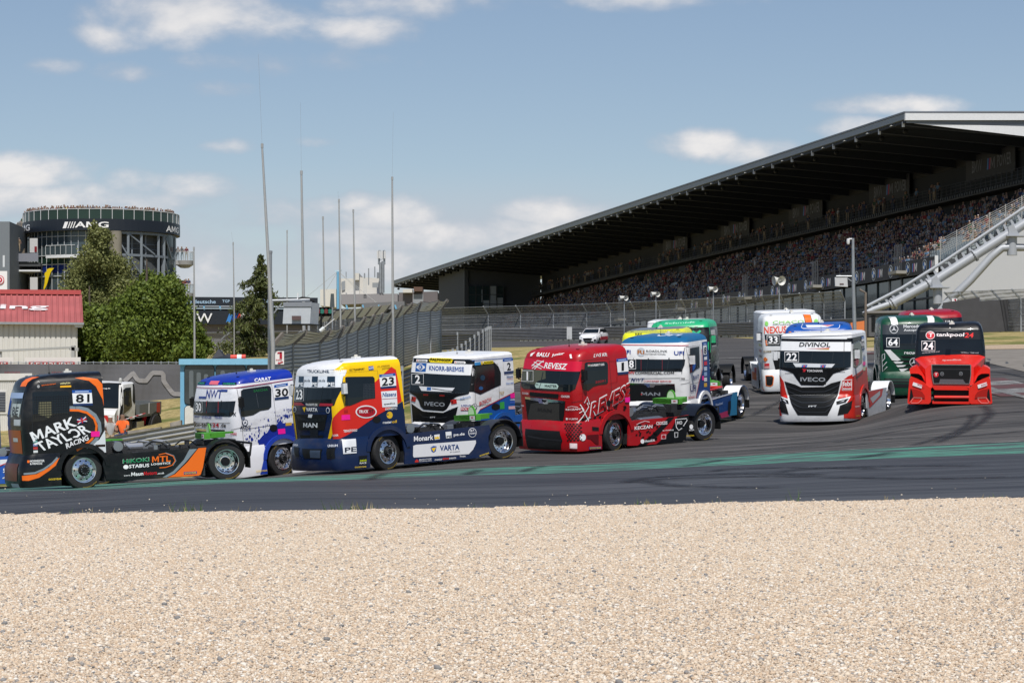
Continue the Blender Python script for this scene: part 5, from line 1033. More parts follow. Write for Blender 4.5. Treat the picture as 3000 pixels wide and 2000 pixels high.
for k, c in enumerate(('D8DCE0','8090B0','F51E96','C8C8A0')): t.poly('S', [(1432,620+k*62),(1462,612+k*62),(1462,655+k*62),(1434,662+k*62)], c, 3)
t.running(fender=paint('C02A22'), rearf=paint('E4E6E8'), skirt=[(1480,1100),(1680,1058),(1725,1050),(1712,1332),(1505,1402),(1490,1300)], skirtm=paint('B8BCC2'), steer=2, mirror=paint('E4E6E8'))
t.poly('K', [(1490,1100),(1678,1062),(1660,1150),(1512,1300)], 'C02A22', 1); t.poly('K', [(1520,1180),(1640,1090),(1640,1140),(1550,1240)], 'B0B4B8', 2)
w = LV; al = t.mb('rear_fender')
vs, fs, _ = glyphs('ALCOA', .03)
q = []
for a_, b_ in vs:
    an = R(100-float(b_)*14); q.append((-WB+.605*math.cos(an), 1.17-(1-float(a_))*.48, .5+.605*math.sin(an)))
al.mesh(q, fs, ink('181A1E'))
t.finish()
# ================= blue roofed behind 22
t = Truck('blue', 'race_truck', 'race truck with bright blue roof and white web address, behind the truck number 22', 'round', .0, '1450A4', group=None); t.zm = Z7
t.text('F', 'www.reinert-logistics.com', (602,388), (1224,390), 26, 'F0F4F8', 3, .04)
for q in ([(700,290),(690,325),(712,338),(1130,340),(1150,328),(1156,292)],): t.line('F', q, 6, 'E8ECF4', 3)
t.poly('F', [(740,300),(1090,296),(1010,322),(760,326)], 'E0E4EA', 3); t.poly('F', [(930,300),(1080,298),(1010,312)], 'C82C38', 4)
for x in (555, 1262): t.poly('F', [(x-16,376),(x+16,376),(x+16,386),(x-16,386)], 'F09020', 3)
t.poly('F.', [(-.98,1.92),(.98,1.92),(.95,2.6),(-.95,2.6)], m_glass, 1, 'windscreen'); t.running(skirt=None, steer=0, marker=False); t.finish()
# ================= 64: dark green
t = Truck('64', 'race_truck', 'dark green race truck with white stripes, star emblem and number 64', 'round', -.06, '0C4630'); t.zm = Z8
t.poly('F', [(276,202),(360,200),(376,292),(296,294)], 'E6E8E8', 3); t.poly('F', [(740,190),(816,186),(812,280),(732,282)], 'E6E8E8', 3); t.poly('F', [(184,292),(940,286),(940,402),(184,412)], '3C4146', 3, 'windscreen'); t.poly('F', [(184,400),(940,396),(940,588),(195,592)], m_glass, 2, 'windscreen'); t.numbox('F', 238, 452, 390, 558, '64')
def star(c, r, kind='F', part=None, bg='3C4146', l=5):
    t.ell(kind, c, r, r, 'E8EAEC', l, part, 26); t.ell(kind, c, r*.88, r*.88, bg, l+1, part, 26)
    for k in range(3):
        a = R(-90+120*k); n = (-math.sin(a)*r*.12, math.cos(a)*r*.12); t.poly(kind, [(c[0]+n[0],c[1]+n[1]),(c[0]-n[0],c[1]-n[1]),(c[0]+math.cos(a)*r*.92,c[1]+math.sin(a)*r*.92)], 'E8EAEC', l+2, part)
star((325,346), 52, part='windscreen'); t.text('F', 'Mercedes-Benz', (440,332), (790,326), 40, 'D8DADC', 5, .02, part='windscreen'); t.text('F', 'Autoprint', (443,380), (660,374), 36, 'D8DADC', 5, .02, part='windscreen'); t.text('F', 'recuero', (450,648), (660,650), 28, 'ECECEC', 3, .05)
for q in ([(212,596),(282,596),(408,716),(372,730),(302,722)], [(318,738),(442,740),(420,760),(345,762)], [(350,782),(475,780),(440,800),(372,804)], [(385,826),(500,822),(430,860),(415,862)]): t.poly('F', q, 'E6E8E8', 3)
for y in (680, 732, 782, 826): t.poly('F', [(402,y-12),(940,y-14),(940,y+14),(440,y+14)], m_blk, 2, 'grille')
star((566,745), 52, bg='1A2420', part='grille'); t.line('F', [(180,660),(215,640),(215,700),(180,740),(190,800),(240,740)], 9, 'DCE0E0', 3); t.line('F', [(180,660),(185,860),(245,800)], 9, 'DCE0E0', 3)
t.poly('F', [(110,875),(940,905),(940,925),(110,905)], m_blk, 2); t.poly('BF', [(200,940),(940,940),(940,1050),(330,1050)], m_blk, 2)
for y in (965, 1000): t.line('BF', [(210,y),(940,y)], 6, '12503A', 3)
rnd = random.Random(12)
for k in range(22): x = rnd.uniform(-.4, 1.1); z = rnd.uniform(1.1, 2.8); a = rnd.uniform(.06, .2); t.poly('S-.', [(x,z),(x+a,z+.05),(x+a*.6,z+a),(x-.05,z+a*.6)], rnd.choice(['C8CCD0','D8B8C0','202428','8890A0','E0E0E0']), 3)
t.running(fender=paint('0C4630'), steer=0, mirror=None, skirt=None, rearf=paint('20242A')); b = t.mb('side_skirt')
for sg in (1, -1): b.prism([(-.62, sg*1.235, .15), (-.62, sg*1.235, .95), (-WB+.62, sg*1.235, .95), (-WB+.62, sg*1.235, .15)], (0, -sg*.05, 0), paint('16454A'))
t.finish()
t = Truck('red_back', 'race_truck', 'race truck with dark red roof and black visor, behind the dark green truck', 'round', .1, '12141A', 2.82, '9A0C1E', group=None); t.zm = Z8
t.text('F', 'UN', (940,284), (1018,282), 42, 'ECECEC', 3, .05, sl=10); t.poly('F.', [(-.98,1.92),(.98,1.92),(.95,2.4),(-.95,2.4)], m_glass, 1, 'windscreen'); t.running(skirt=None, steer=0, marker=False); t.finish()
# ================= 24: red with a bonnet
t = Truck('24', 'race_truck', 'bright red bonneted race truck with black cab, flared fenders and number 24', 'bonnet', 0, '0C0E12'); t.zm = Z8
RD = paint('E0281A'); h = t.mb('hood')
def pz(x, p):
    t.xp = x; y, z = t.loc('X', p); return Vector((x, y, z))
wb_ = [Vector((-.40, y, z)) for y, z in ((1.10, 1.42), (.9, 1.49), (.4, 1.52), (-.4, 1.52), (-.9, 1.49), (-1.10, 1.42))]
fr = [Vector((1.25, y, z)) for y, z in ((.74, 1.18), (.60, 1.30), (.3, 1.33), (-.3, 1.33), (-.60, 1.30), (-.74, 1.18))]
for i in range(5): h.face([wb_[i], wb_[i+1], fr[i+1], fr[i]], RD)
lo = [Vector((1.32, .72, .66)), Vector((1.32, .60, .62)), Vector((1.32, .3, .62)), Vector((1.32, -.3, .62)), Vector((1.32, -.60, .62)), Vector((1.32, -.72, .66))]
for i in range(5): h.face([fr[i], fr[i+1], lo[i+1], lo[i]], RD)
for sg, i in ((1, 0), (-1, 5)):
    h.face([wb_[i], fr[i], lo[i], Vector((-.4, sg*1.0, .98))], RD)
t.xp = 1.345
t.poly('X', [(782,775),(1255,778),(1256,900),(1236,1006),(804,1002),(786,880)], m_blk, 1, 'grille')
for q in ([(782,775),(1255,778)], [(782,775),(786,880),(804,1002)], [(1255,778),(1256,900),(1236,1006)], [(804,1002),(1236,1006)]): t.line('X', q, 9, m_chrome, 3, 'grille')
t.poly('X', [(885,948),(1160,952),(1190,1000),(870,998)], '5A5C60', 3, 'grille')
t.line('X', [(785,830),(1255,832)], 5, '4A4C50', 3, 'grille')
for c in ((908,886),(1135,884)): t.ell('X', c, 22, 24, '8A8E92', 3, 'grille'); t.ell('X', c, 17, 19, m_blk, 4, 'grille'); t.line('X', [(c[0]-12,c[1]-14),(c[0]+12,c[1]+14)], 4, '8A8E92', 5, 'grille'); t.line('X', [(c[0]+12,c[1]-14),(c[0]-12,c[1]+14)], 4, '8A8E92', 5, 'grille')
t.ell('X', (836,894), 32, 32, 'C83038', 4, 'grille'); t.text('X', 'T', (820,912), (852,908), 34, 'F0F0F0', 5, .05, part='grille'); t.text('X', 'speedline', (910,735), (1140,732), 28, 'E8C8C4', 4, .02, part='hood')
# fenders: flared plates either side, then the deep front apron
for side in (1, -1):
    def mx(pts): return pts if side == 1 else [(2*1002-x, y) for x, y in pts]
    def slab(pts, x, dep, m, part, tilt=0):
        t.xp = x; q = [pz(x, p) for p in mx(pts)]; t.mb(part).prism(q, (-dep, 0, 0), m)
    slab([(1262,985),(1330,880),(1410,790),(1455,805),(1488,830),(1486,885),(1440,882),(1380,885),(1340,910),(1300,990),(1268,1020),(1240,1030)], 1.15, .9, RD, 'fender')
    slab([(1262,985),(1245,1025),(1300,960),(1400,940),(1480,925),(1478,885),(1380,885),(1330,915)], .9, .1, m_blk, 'fender')
    slab([(1478,925),(1492,960),(1505,1110),(1515,1235),(1500,1250),(1255,1250),(1230,1220),(1232,1065),(1215,1050),(1250,1048),(1330,990),(1400,955)], 1.62, .5, RD, 'front_apron')
    slab([(1478,1062),(1494,1225),(1448,1170),(1458,1090)], 1.625, .01, m_blk, 'front_apron')
    t.xp = 1.64
    dk = ink('A81C14'); t.poly('X', mx([(1478,1062),(1400,1075),(1340,1100),(1305,1150),(1305,1185),(1345,1170),(1440,1172),(1460,1090)]), dk, 0, 'front_apron')
    t.poly('X', mx([(1335,1020),(1445,985),(1455,1025),(1345,1062)]), 'ECE6E6', 2, 'front_apron')
    if side == 1: t.text('X', 'BOSCH', (1382,1040), (1448,1018), 24, 'B83040', 3, .03, part='front_apron')
    else: t.text('X', 'BOSCH', (612,1026), (692,1048), 24, 'B83040', 3, .03, part='front_apron')
    t.line('X', mx([(1340,1175),(1440,1172),(1475,1225),(1465,1236),(1385,1236),(1345,1200),(1340,1175)]), 4, 'E8B0A8', 2, 'front_apron')
q = [pz(1.6, p) for p in ((780,1030),(1245,1035),(1240,1085),(820,1080))]; t.mb('front_apron').prism(q, (-.12, 0, 0), RD)
q = [pz(1.6, p) for p in ((820,1155),(1228,1158),(1228,1180),(820,1178))]; t.mb('front_apron').prism(q, (-.1, 0, 0), RD)
q = [pz(1.62, p) for p in ((790,1215),(1240,1218),(1240,1250),(790,1246))]; t.mb('front_apron').prism(q, (-.25, 0, 0), RD)
q = [pz(1.45, p) for p in ((800,1030),(1245,1030),(1245,1230),(800,1230))]; t.mb('chassis').prism(q, (-.3, 0, 0), m_blk)
t.mb('front_apron').tube([pz(1.64, (815,1168)), pz(1.64, (1232,1170))], .05, RD, 8)
t.ell('F', (1000,340) if 0 else (1003,330), 8, 6, 'C0C0C0', 3)
t.poly('F', [(625,362),(660,352),(1350,352),(1386,368),(1395,500),(1404,672),(612,652),(618,480)], m_glass, 1, 'windscreen'); t.poly('F', [(640,360),(1376,365),(1380,470),(636,466)], '15181E', 2, 'windscreen')
t.ell('F', (766,420), 56, 50, 'F0F0F0', 4, 'windscreen'); t.ell('F', (766,420), 49, 43, 'D03840', 5, 'windscreen'); t.text('F', 'T', (738,444), (800,440), 50, 'F0F0F0', 6, .06, part='windscreen', sl=6); t.text('F', 'tankpool', (832,446), (1170,448), 58, 'F2F2F2', 5, .06, sl=8, part='windscreen'); t.text('F', '24', (1178,448), (1284,448), 60, 'E03838', 5, .06, sl=10, part='windscreen'); t.numbox('F', 662, 490, 822, 604, '24')
t.text('F', 'WE POWER YOUR WAY', (665,642), (880,622), 14, 'B8BCC0', 4, part='windscreen'); t.text('F', 'WE POWER YOUR WAY', (1134,634), (1352,640), 14, 'B8BCC0', 4, part='windscreen'); t.line('F', [(1030,600),(1180,610),(1250,635),(1300,668)], 8, '101214', 5, 'wiper')
for x in (-.44, -.3): t.poly('S.', [(x-1.2,1.55),(x-.2,1.55),(x-.25,2.2),(x-1.1,2.2)], m_glass, 2, 'side_window')
t.running(steer=0, marker=False, skirt=None, beacon=True)
b = t.mb('side_skirt')
for sg in (1, -1): b.prism([(-.62, sg*1.235, .15), (-.62, sg*1.235, .95), (-WB+.62, sg*1.235, .95), (-WB+.62, sg*1.235, .15)], (0, -sg*.05, 0), RD)
t.finish()
# ---------------------------------------------------------------- people: one continuous skinned body per pose, clothes by material
def skin_body(joints, edges, radii, sub=0):
    me = bpy.data.meshes.new('b'); me.from_pydata(joints, edges, []); o = bpy.data.objects.new('b', me); COL.objects.link(o)
    o.modifiers.new('s', 'SKIN')
    if not me.skin_vertices: me.attributes.new('skin_vertices', 'FLOAT', 'POINT') if 0 else None
    lay = me.skin_vertices[0].data if len(me.skin_vertices) else None
    if lay is None:
        bm = bmesh.new(); bm.from_mesh(me); bm.verts.layers.skin.verify(); bm.to_mesh(me); bm.free(); lay = me.skin_vertices[0].data
    for i, r in enumerate(radii): lay[i].radius = (r, r*.85) if not isinstance(r, tuple) else r; lay[i].use_root = (i == 0)
    if sub:
        s = o.modifiers.new('u', 'SUBSURF'); s.levels = sub; s.render_levels = sub
    bpy.context.view_layer.update()
    m = bpy.data.meshes.new_from_object(o.evaluated_get(bpy.context.evaluated_depsgraph_get()))
    bpy.data.objects.remove(o); return m
# joints: 0 pelvis 1 waist 2 chest 3 neck 4 head 5 crown | 6-8 left arm, 9-11 right arm | 12-14 left leg, 15-17 right leg
ED = [(0,1),(1,2),(2,3),(3,4),(4,5),(2,6),(6,7),(7,8),(2,9),(9,10),(10,11),(0,12),(12,13),(13,14),(0,15),(15,16),(16,17)]
RD_ = [(.15,.11),(.14,.11),(.17,.12),.055,.10,.075,.065,.05,.035,.065,.05,.035,.09,.065,.045,.09,.065,.045]
PO = {
 'stand': [(0,0,.95),(0,0,1.12),(0,0,1.36),(0,0,1.52),(0,-.01,1.63),(0,0,1.73),(.19,0,1.40),(.26,-.03,1.14),(.24,-.16,.95),(-.19,0,1.40),(-.26,-.03,1.14),(-.24,-.14,.93),(.10,0,.88),(.12,-.02,.48),(.12,0,.06),(-.10,0,.88),(-.12,-.02,.48),(-.13,0,.06)],
 'lean': [(0,.05,.93),(0,.0,1.10),(0,-.08,1.32),(0,-.13,1.47),(0,-.17,1.58),(0,-.16,1.68),(.19,-.10,1.36),(.28,-.22,1.14),(.16,-.42,1.10),(-.19,-.10,1.36),(-.28,-.22,1.14),(-.14,-.42,1.10),(.10,.06,.86),(.12,.06,.46),(.12,.1,.06),(-.10,.06,.86),(-.13,.0,.46),(-.13,.1,.06)],
 'point': [(0,0,.95),(0,0,1.12),(0,0,1.36),(0,0,1.52),(0,-.01,1.63),(0,0,1.73),(.19,0,1.42),(.30,-.22,1.36),(.12,-.32,1.60),(-.19,0,1.42),(-.30,-.22,1.36),(-.12,-.32,1.60),(.10,0,.88),(.13,-.02,.48),(.14,0,.06),(-.10,0,.88),(-.13,-.02,.48),(-.14,0,.06)],
 'sit': [(0,0,.50),(0,-.02,.68),(0,-.04,.92),(0,-.06,1.06),(0,-.08,1.16),(0,-.07,1.26),(.18,-.04,.95),(.24,-.16,.74),(.14,-.36,.66),(-.18,-.04,.95),(-.24,-.16,.74),(-.14,-.36,.66),(.10,-.06,.49),(.13,-.44,.48),(.13,-.46,.06),(-.10,-.06,.49),(-.13,-.44,.48),(-.13,-.46,.06)],
}
SKIN = mat('skin', (.24, .14, .095), .6, 0, .15)
HAIR = [mat('dark_hair', (.03, .02, .015), .7), mat('fair_hair', (.25, .16, .07), .7), mat('white_cap', (.7, .7, .7), .7)]
SHIRTS = {'white': 'A4A4A4', 'black': '16171A', 'navy': '1C2A52', 'red': '7A181C', 'grey': '6A6E74', 'light blue': '56748F', 'yellow': 'D8C228', 'tan': '74624A', 'green': '2C4C30', 'orange': 'F06A2A', 'hi-vis': '9FE02A', 'maroon': '5A1A28'}  # shirt and skin tones lowered to deepen the shade over the grandstand crowd
TR = [mat('jeans', (.035, .05, .10), .8), mat('dark_trousers', (.02, .02, .022), .8), mat('beige_shorts', (.35, .27, .18), .8)]
_bm = {}
def person_mesh(pose, shirt, k=0):
    key = (pose, shirt, k % 3)
    if key in _bm: return _bm[key]
    base = ('base', pose)
    if base not in _bm: _bm[base] = skin_body(PO[pose], ED, RD_, 1)
    me = _bm[base].copy(); me.name = 'person_body'; J = PO[pose]
    for m in (SKIN, HAIR[k % 3], mat('shirt_'+shirt.replace(' ', '_'), SHIRTS[shirt], .85), TR[k % 3]): me.materials.append(m)
    jj = [Vector(v) for v in J]; reg = {0: 3, 1: 2, 2: 2, 3: 0, 4: 0, 5: 1, 6: 2, 7: 0, 8: 0, 9: 2, 10: 0, 11: 0, 12: 3, 13: 3, 14: 3, 15: 3, 16: 3, 17: 3}
    for p in me.polygons:
        c = p.center; i = min(range(18), key=lambda q: (jj[q]-c).length)
        if i == 4 and c.y > jj[4].y+.03: p.material_index = 1
        else: p.material_index = reg[i]
    me.shade_smooth(); _bm[key] = me; return me
def person(loc, pose, shirt, label, group=None, rot=0, sc=1, k=0):
    o = bpy.data.objects.new('person', person_mesh(pose, shirt, k)); COL.objects.link(o); o.location = loc; o.rotation_euler = (0, 0, rot); o.scale = (sc,)*3
    return tag(o, label, 'person', group)
# ---------------------------------------------------------------- grandstand
GA = Vector((32.9, 228, 0)); ga = Vector((-.2156, 1, 0)).normalized(); gb = Vector((1, .2156, 0)).normalized()
def gs(t, b, z): return GA+ga*t+gb*b+Vector((0, 0, z))
def slab(mb, t0, t1, b0, b1, z0, z1, m):
    q = [gs(t0, b0, z0), gs(t1, b0, z0), gs(t1, b1, z0), gs(t0, b1, z0)]; mb.prism(q, (0, 0, z1-z0), m)
gst = thing('grandstand', gs(0, 0, 8), 'long dark roofed grandstand full of spectators rising to the right', 'grandstand')
m_roof = mat('roof_metal_grey', (.20, .22, .25), .5, .3, .1); m_under = mat('soffit_with_shade', (.016, .020, .027), .8, 0, .2); m_rib = mat('rib_with_shade', (.016, .020, .026), .7); m_light = mat('flange_with_shade', (.042, .047, .054), .6)  # soffit, ribs and flanges darkened to put the roof's shade into their colour
m_wht = mat('white_cladding', 'D4D6D8', .5); m_dkw = mat('grey_wall_with_shade', (.015, .018, .023), .8); m_step = mat('concrete_with_shade', (.06, .064, .07), .9); m_seat = mat('pale_seat_with_shade', (.30, .34, .35), .5, 0, .1); m_band = mat('charcoal_banner', (.04, .04, .045), .7)  # wall, step and seat colours lowered too, standing in for shade inside
b = MB(); RL = 253
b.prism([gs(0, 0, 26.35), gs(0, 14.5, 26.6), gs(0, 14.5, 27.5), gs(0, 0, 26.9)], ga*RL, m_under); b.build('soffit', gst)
b = MB(); b.prism([gs(-.6, -.35, 26.92), gs(-.6, 26, 27.6), gs(-.6, 26, 27.75), gs(-.6, -.35, 27.05)], ga*(RL+1), m_roof); b.build('roof', gst)
b = MB(); b.prism([gs(-.3, -.02, 26.36), gs(-.3, -.02, 26.9), gs(-.3, -.28, 26.9), gs(-.3, -.28, 26.42)], ga*(RL+.3), mat('fascia_grey', (.25, .28, .31), .5)); b.prism([gs(-.3, .0, 26.12), gs(-.3, .0, 26.33), gs(-.3, -.16, 26.33), gs(-.3, -.16, 26.12)], ga*(RL+.3), m_rib); b.build('fascia', gst)
b = MB(); b.prism([gs(-.35, -.3, 26.3), gs(-.35, -.3, 26.88), gs(-.35, 26, 27.5), gs(-.35, 26, 26.95)], -ga*.3, m_wht); b.prism([gs(-.3, -.1, 26.1), gs(-.3, -.1, 26.28), gs(-.3, 26, 26.9), gs(-.3, 26, 26.1)], -ga*.1, mat('gable_blue_grey', (.16, .18, .21), .5)); b.prism([gs(-.28, .6, 26.08), gs(-.28, 26, 26.06), gs(-.28, 26, 23.9)], -ga*.12, m_wht); b.build('gable', gst)
rib = None
for i in range(43):
    t = i*6.02+(.2 if i else .4)
    if rib is None:
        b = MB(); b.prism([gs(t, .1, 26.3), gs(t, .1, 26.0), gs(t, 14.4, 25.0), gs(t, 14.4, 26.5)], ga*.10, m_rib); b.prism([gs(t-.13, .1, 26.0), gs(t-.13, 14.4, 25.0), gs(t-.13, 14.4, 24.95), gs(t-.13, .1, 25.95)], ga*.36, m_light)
        b.prism([gs(t-.06, -.2, 26.3), gs(t-.06, -.2, 25.85), gs(t-.06, .0, 25.85), gs(t-.06, .0, 26.3)], ga*.12, m_wht)
        b.lathe([(0, -.22), (.20, -.15), (.20, .15), (0, .22)], gs(t+3, 1.2, 25.85), ga, m_blk, 10); rib = b.build('roof_beam', gst); t0_ = t
    else:
        r = rib.copy(); COL.objects.link(r); r.parent = gst; r.location = ga*(t-t0_)
b = MB()
for i in range(84): b.box(gs(i*3, -.05, 26.22), (.5, .7, .05), m_wht) if i % 2 else None
b.build('eaves_lamps', gst)
b = MB(); slab(b, -3, 199, 14, 15, 8, 26.6, m_dkw); slab(b, 0, 199, 13.9, 14, 25.0, 26.6, mat('brown_beam_with_shade', (.022, .021, .022), .7)); b.build('back_wall', gst)  # beam colour also carries the interior shade
b = MB(); slab(b, -4, 199, 12.3, 14.2, 21.7, 22.0, mat('balcony_edge', (.05, .048, .048), .7))
for i in range(338): slab(b, -4+i*.6, -4+i*.6+.3, 12.2, 12.3, 21.85, 22.1, m_light)
b.build('balcony', gst)
b = MB()
for z in (22.3, 22.6, 22.9, 23.15): b.beam(gs(-4, 12.25, z), gs(199, 12.25, z), .03, .03, m_light)
for i in range(169): b.beam(gs(-4+i*1.2, 12.25, 22.0), gs(-4+i*1.2, 12.25, 23.15), .07, .07, m_light)
b.build('balcony_railing', gst)
# seating rake
b = MB(); s2 = MB(); rnd = random.Random(11); NR = 14
for r in range(NR):
    b0 = 1.2+.8*r; z0 = 14.1+.42*r; te = -4.7
    slab(b, te, 199, b0, b0+.8, z0-.45, z0, m_step)
b.build('seating_steps', gst)
for r in range(NR):
    b0 = 1.2+.8*r; z0 = 14.1+.42*r; tt = -4.5
    while tt < 198:
        L1 = min(11, 198-tt)
        if tt < 30:
            for k in range(int(L1/.55)): s2.prism([gs(tt+k*.55, b0+.30, z0+.05), gs(tt+k*.55, b0+.30, z0+.42), gs(tt+k*.55, b0+.72, z0+.46), gs(tt+k*.55, b0+.74, z0+.82), gs(tt+k*.55, b0+.78, z0+.82), gs(tt+k*.55, b0+.78, z0+.05)], ga*.44, m_seat)
        else: s2.prism([gs(tt, b0+.30, z0+.05), gs(tt, b0+.30, z0+.42), gs(tt, b0+.72, z0+.46), gs(tt, b0+.74, z0+.82), gs(tt, b0+.78, z0+.82), gs(tt, b0+.78, z0+.05)], ga*L1, m_seat)
        tt += L1+1.0
so_ = s2.build('seats', gst); so_['kind'] = 'stuff'
b = MB(); slab(b, -4.7, 199, .75, .95, 13.45, 14.75, m_band); b.prism([gs(-4.75, .7, 13.4), gs(-4.75, .7, 14.8), gs(-4.75, .98, 14.8), gs(-4.75, .98, 13.4)], -ga*.1, m_wht)
for i in range(16):
    t = -2.4+i*3.9*(1+i*.02); p0 = gs(t, .73, 14.1); Rr = .5
    for rr, mm, e in ((.55, ink('D8DCE0'), 0), (.49, ink('101418'), .01), (.33, ink('E8E8E8'), .02)):
        b.face([p0-gb*e+ga*(rr*math.cos(a*.524))+Vector((0, 0, rr*math.sin(a*.524))) for a in range(12)], mm)
    for a0 in (0, 6): b.face([p0-gb*.03]+[p0-gb*.03+ga*(.33*math.cos((a0+a)*.2618))+Vector((0, 0, .33*math.sin((a0+a)*.2618))) for a in range(0, 7)] if 0 else [p0-gb*.03]+[p0-gb*.03+ga*(.33*math.cos((a0*2+a)*.2618))+Vector((0, 0, .33*math.sin((a0*2+a)*.2618))) for a in range(7)], ink('2A6AB8'))
    for k, c in enumerate(('4A8ACC', '1C3C90', 'C82838')):
        x0 = t-1.05-k*.16; b.face([gs(x0, .73, 13.75), gs(x0-.14, .73, 13.75), gs(x0-.24, .73, 14.45), gs(x0-.10, .73, 14.45)], ink(c))
    vs, fs, _ = glyphs('M', .02); b.mesh([gs(t-1.55-.62*float(u)-.06*float(v), .73, 13.75+.7*float(v)) for u, v in vs], fs, ink('E0E0E0'))
b.build('advert_band', gst)
b = MB()
for z in (15.0, 15.3, 15.6, 15.85): b.beam(gs(-4.7, .85, z), gs(199, .85, z), .03, .03, m_light)
for i in range(136): b.beam(gs(-4.7+i*1.5, .85, 14.7), gs(-4.7+i*1.5, .85, 15.85), .06, .06, m_light)
for t in (2, 24, 46, 70, 96, 124):
    for k in range(4): b.beam(gs(t+k*.5, .3, 13.9), gs(t+k*.5, .3, 16.2), .08, .08, m_light)
    slab(b, t-.2, t+1.8, -.2, .8, 13.7, 13.95, mat('concrete_lip', (.3, .29, .26), .8))
for r in range(3):
    tz = 18+r*.0
b.build('front_railing', gst)
b = MB()      # barrier rails within the crowd
for i in range(20):
    t = 3+i*8.4; b.beam(gs(t, 7.2, 17.7), gs(t+7, 7.2, 17.7), .04, .04, m_light)
    for k in range(5): b.beam(gs(t+k*1.6, 7.2, 16.7), gs(t+k*1.6, 7.2, 17.7), .05, .05, m_light)
    if i % 3 == 1: slab(b, t, t+3, 12.6, 13.2, 18.5, 21.3, m_step)
b.build('gangway_rails', gst)['kind'] = 'stuff'
b = MB(); m_fg = mat('facade_glass', (.03, .05, .055), .12, 0, .4, 1.2)
slab(b, -4.6, 199, 1.3, 1.5, 6, 13.4, m_fg)
for i in range(68): slab(b, -4.6+i*3, -4.6+i*3+.12, 1.2, 1.3, 6, 13.4, m_light)
slab(b, -4.6, 199, 1.15, 1.3, 11.4, 11.55, m_light); slab(b, -4.6, 199, -.4, 1.1, 8.0, 9.3, mat('plinth_grey', (.10, .10, .105), .8)); b.build('facade', gst)
# light end wall under the open seating
b = MB(); m_ew = mat('pale_render', (.46, .47, .48), .7, 0, .04)
b.prism([gs(-4.85, 1.0, 13.2), gs(-4.85, 13, 19.6), gs(-4.85, 26, 19.6), gs(-4.85, 26, 6), gs(-4.85, 1.0, 6)], -ga*.3, m_ew); b.build('end_wall', gst)
b = MB()
for k in range(8): b.beam(gs(-5.0, 1.1, 14.9+k*.17), gs(-5.0, 12.5, 20.7+k*.17), .035, .035, mat('stainless_rail', (.45, .44, .42), .4, .5))
for k in range(9): b.beam(gs(-5.0, 1.1+k*1.42, 14.2+k*.72), gs(-5.0, 1.1+k*1.42, 16.2+k*.72), .06, .06, MATS['stainless_rail'])
b.build('end_railing', gst)
# far end block with glazed stair
b = MB(); slab(b, 200, 222, 2, 14, 6, 26.4, mat('blue_grey_block', (.055, .062, .075), .8)); slab(b, 199.5, 200, 1.8, 2.4, 6, 26.4, m_light); b.build('stair_tower', gst)
def ew(x, y):
    bb = ((x+225)*426/8000-82.06)/1.0229; D = (GA+ga*199.6+gb*bb).y; return gs(199.6, bb, (HY-y)/F*D)
b = MB(); pg = mat('glass_painted_sky_lit', (.34, .38, .42), .15)  # paler panes hold the sky brightness behind the glazing in their colour
def pane(x0, y0, x1, y1, m, e=0): b.prism([ew(x0, y0)-ga*e, ew(x1, y0)-ga*e, ew(x1, y1)-ga*e, ew(x0, y1)-ga*e], -ga*.04, m)
pane(1361, 838, 1472, 1000, m_fg); pane(1403, 848, 1407, 885, pg, .1); pane(1427, 838, 1447, 880, pg, .1); pane(1408, 880, 1470, 904, pg, .1); pane(1450, 872, 1470, 881, pg, .1)
for x in (1361, 1384, 1405, 1426, 1448, 1468): pane(x, 836, x+2.5, 1000, m_light, .16)
for y in (862, 890, 930, 965): pane(1361, y, 1472, y+2, m_light, .16)
b.build('glazed_link', gst)
# adverts on the lounge wall
for i, t in enumerate((9.2, 35.5, 61.8, 88.1, 114.4)):
    b = MB(); slab(b, t, t+11.5, 13.5, 13.6, 23.3, 25.6, m_band); f = ink('707278')  # white lettering greyed to imitate the shade under the roof
    def lt(tx, u0, u1, z0, z1, m):
        vs, fs, _ = glyphs(tx, .015); b.mesh([gs(t+11.5-(u0+(u1-u0)*float(u)), 13.46, z0+(z1-z0)*float(v)) for u, v in vs], fs, m)
    lt('BMW', 1.6, 4.0, 24.0, 25.1, f); lt('M', 6.0, 7.0, 24.0, 25.0, f); lt('POWER', 7.6, 10.8, 24.0, 25.1, f)
    for k, c in enumerate(('4A8ACC', '1C3C90', 'C82838')): u = t+11.5-5.2-k*.25; b.face([gs(u, 13.45, 24.0), gs(u-.2, 13.45, 24.0), gs(u-.35, 13.45, 25.0), gs(u-.15, 13.45, 25.0)], ink(c))
    b.build('advert_board', gst)
# crowd
rnd = random.Random(21); cand = []
for r in range(NR):
    for i in range(int(202/.55)):
        t = -4.2+i*.55
        if (t+4.5) % 12 > 11: continue
        dens = .68 if t > 4 else .05+.02*r
        if t > 90: dens = .45
        if t > 135: dens = .38
        blk = math.sin(t*.13+r*.6)+math.sin(t*.047)
        if rnd.random() < dens*(1 if blk > -.9 else .45): cand.append((t+rnd.uniform(-.1, .1), 1.2+.8*r+.55, 14.1+.42*r, 'stand' if r > 11 and rnd.random() < .6 or rnd.random() < .05 else 'sit'))
for i in range(150): t = rnd.uniform(20, 195); cand.append((t, 12.9, 22.0, 'stand')) if rnd.random() < .7 else None
cand.sort(key=lambda c: c[0]); sh = ['white', 'black', 'navy', 'red', 'grey', 'light blue', 'tan', 'green', 'black', 'navy', 'black', 'black', 'grey', 'maroon', 'navy']
ang = math.atan2(gb.y, gb.x)
ang = math.atan2(gb.x, -gb.y)+math.pi   # facing the track
def face_rot(d): return math.atan2(d.x, -d.y)
fr_ = face_rot(-gb+Vector((0, -.5, 0)))
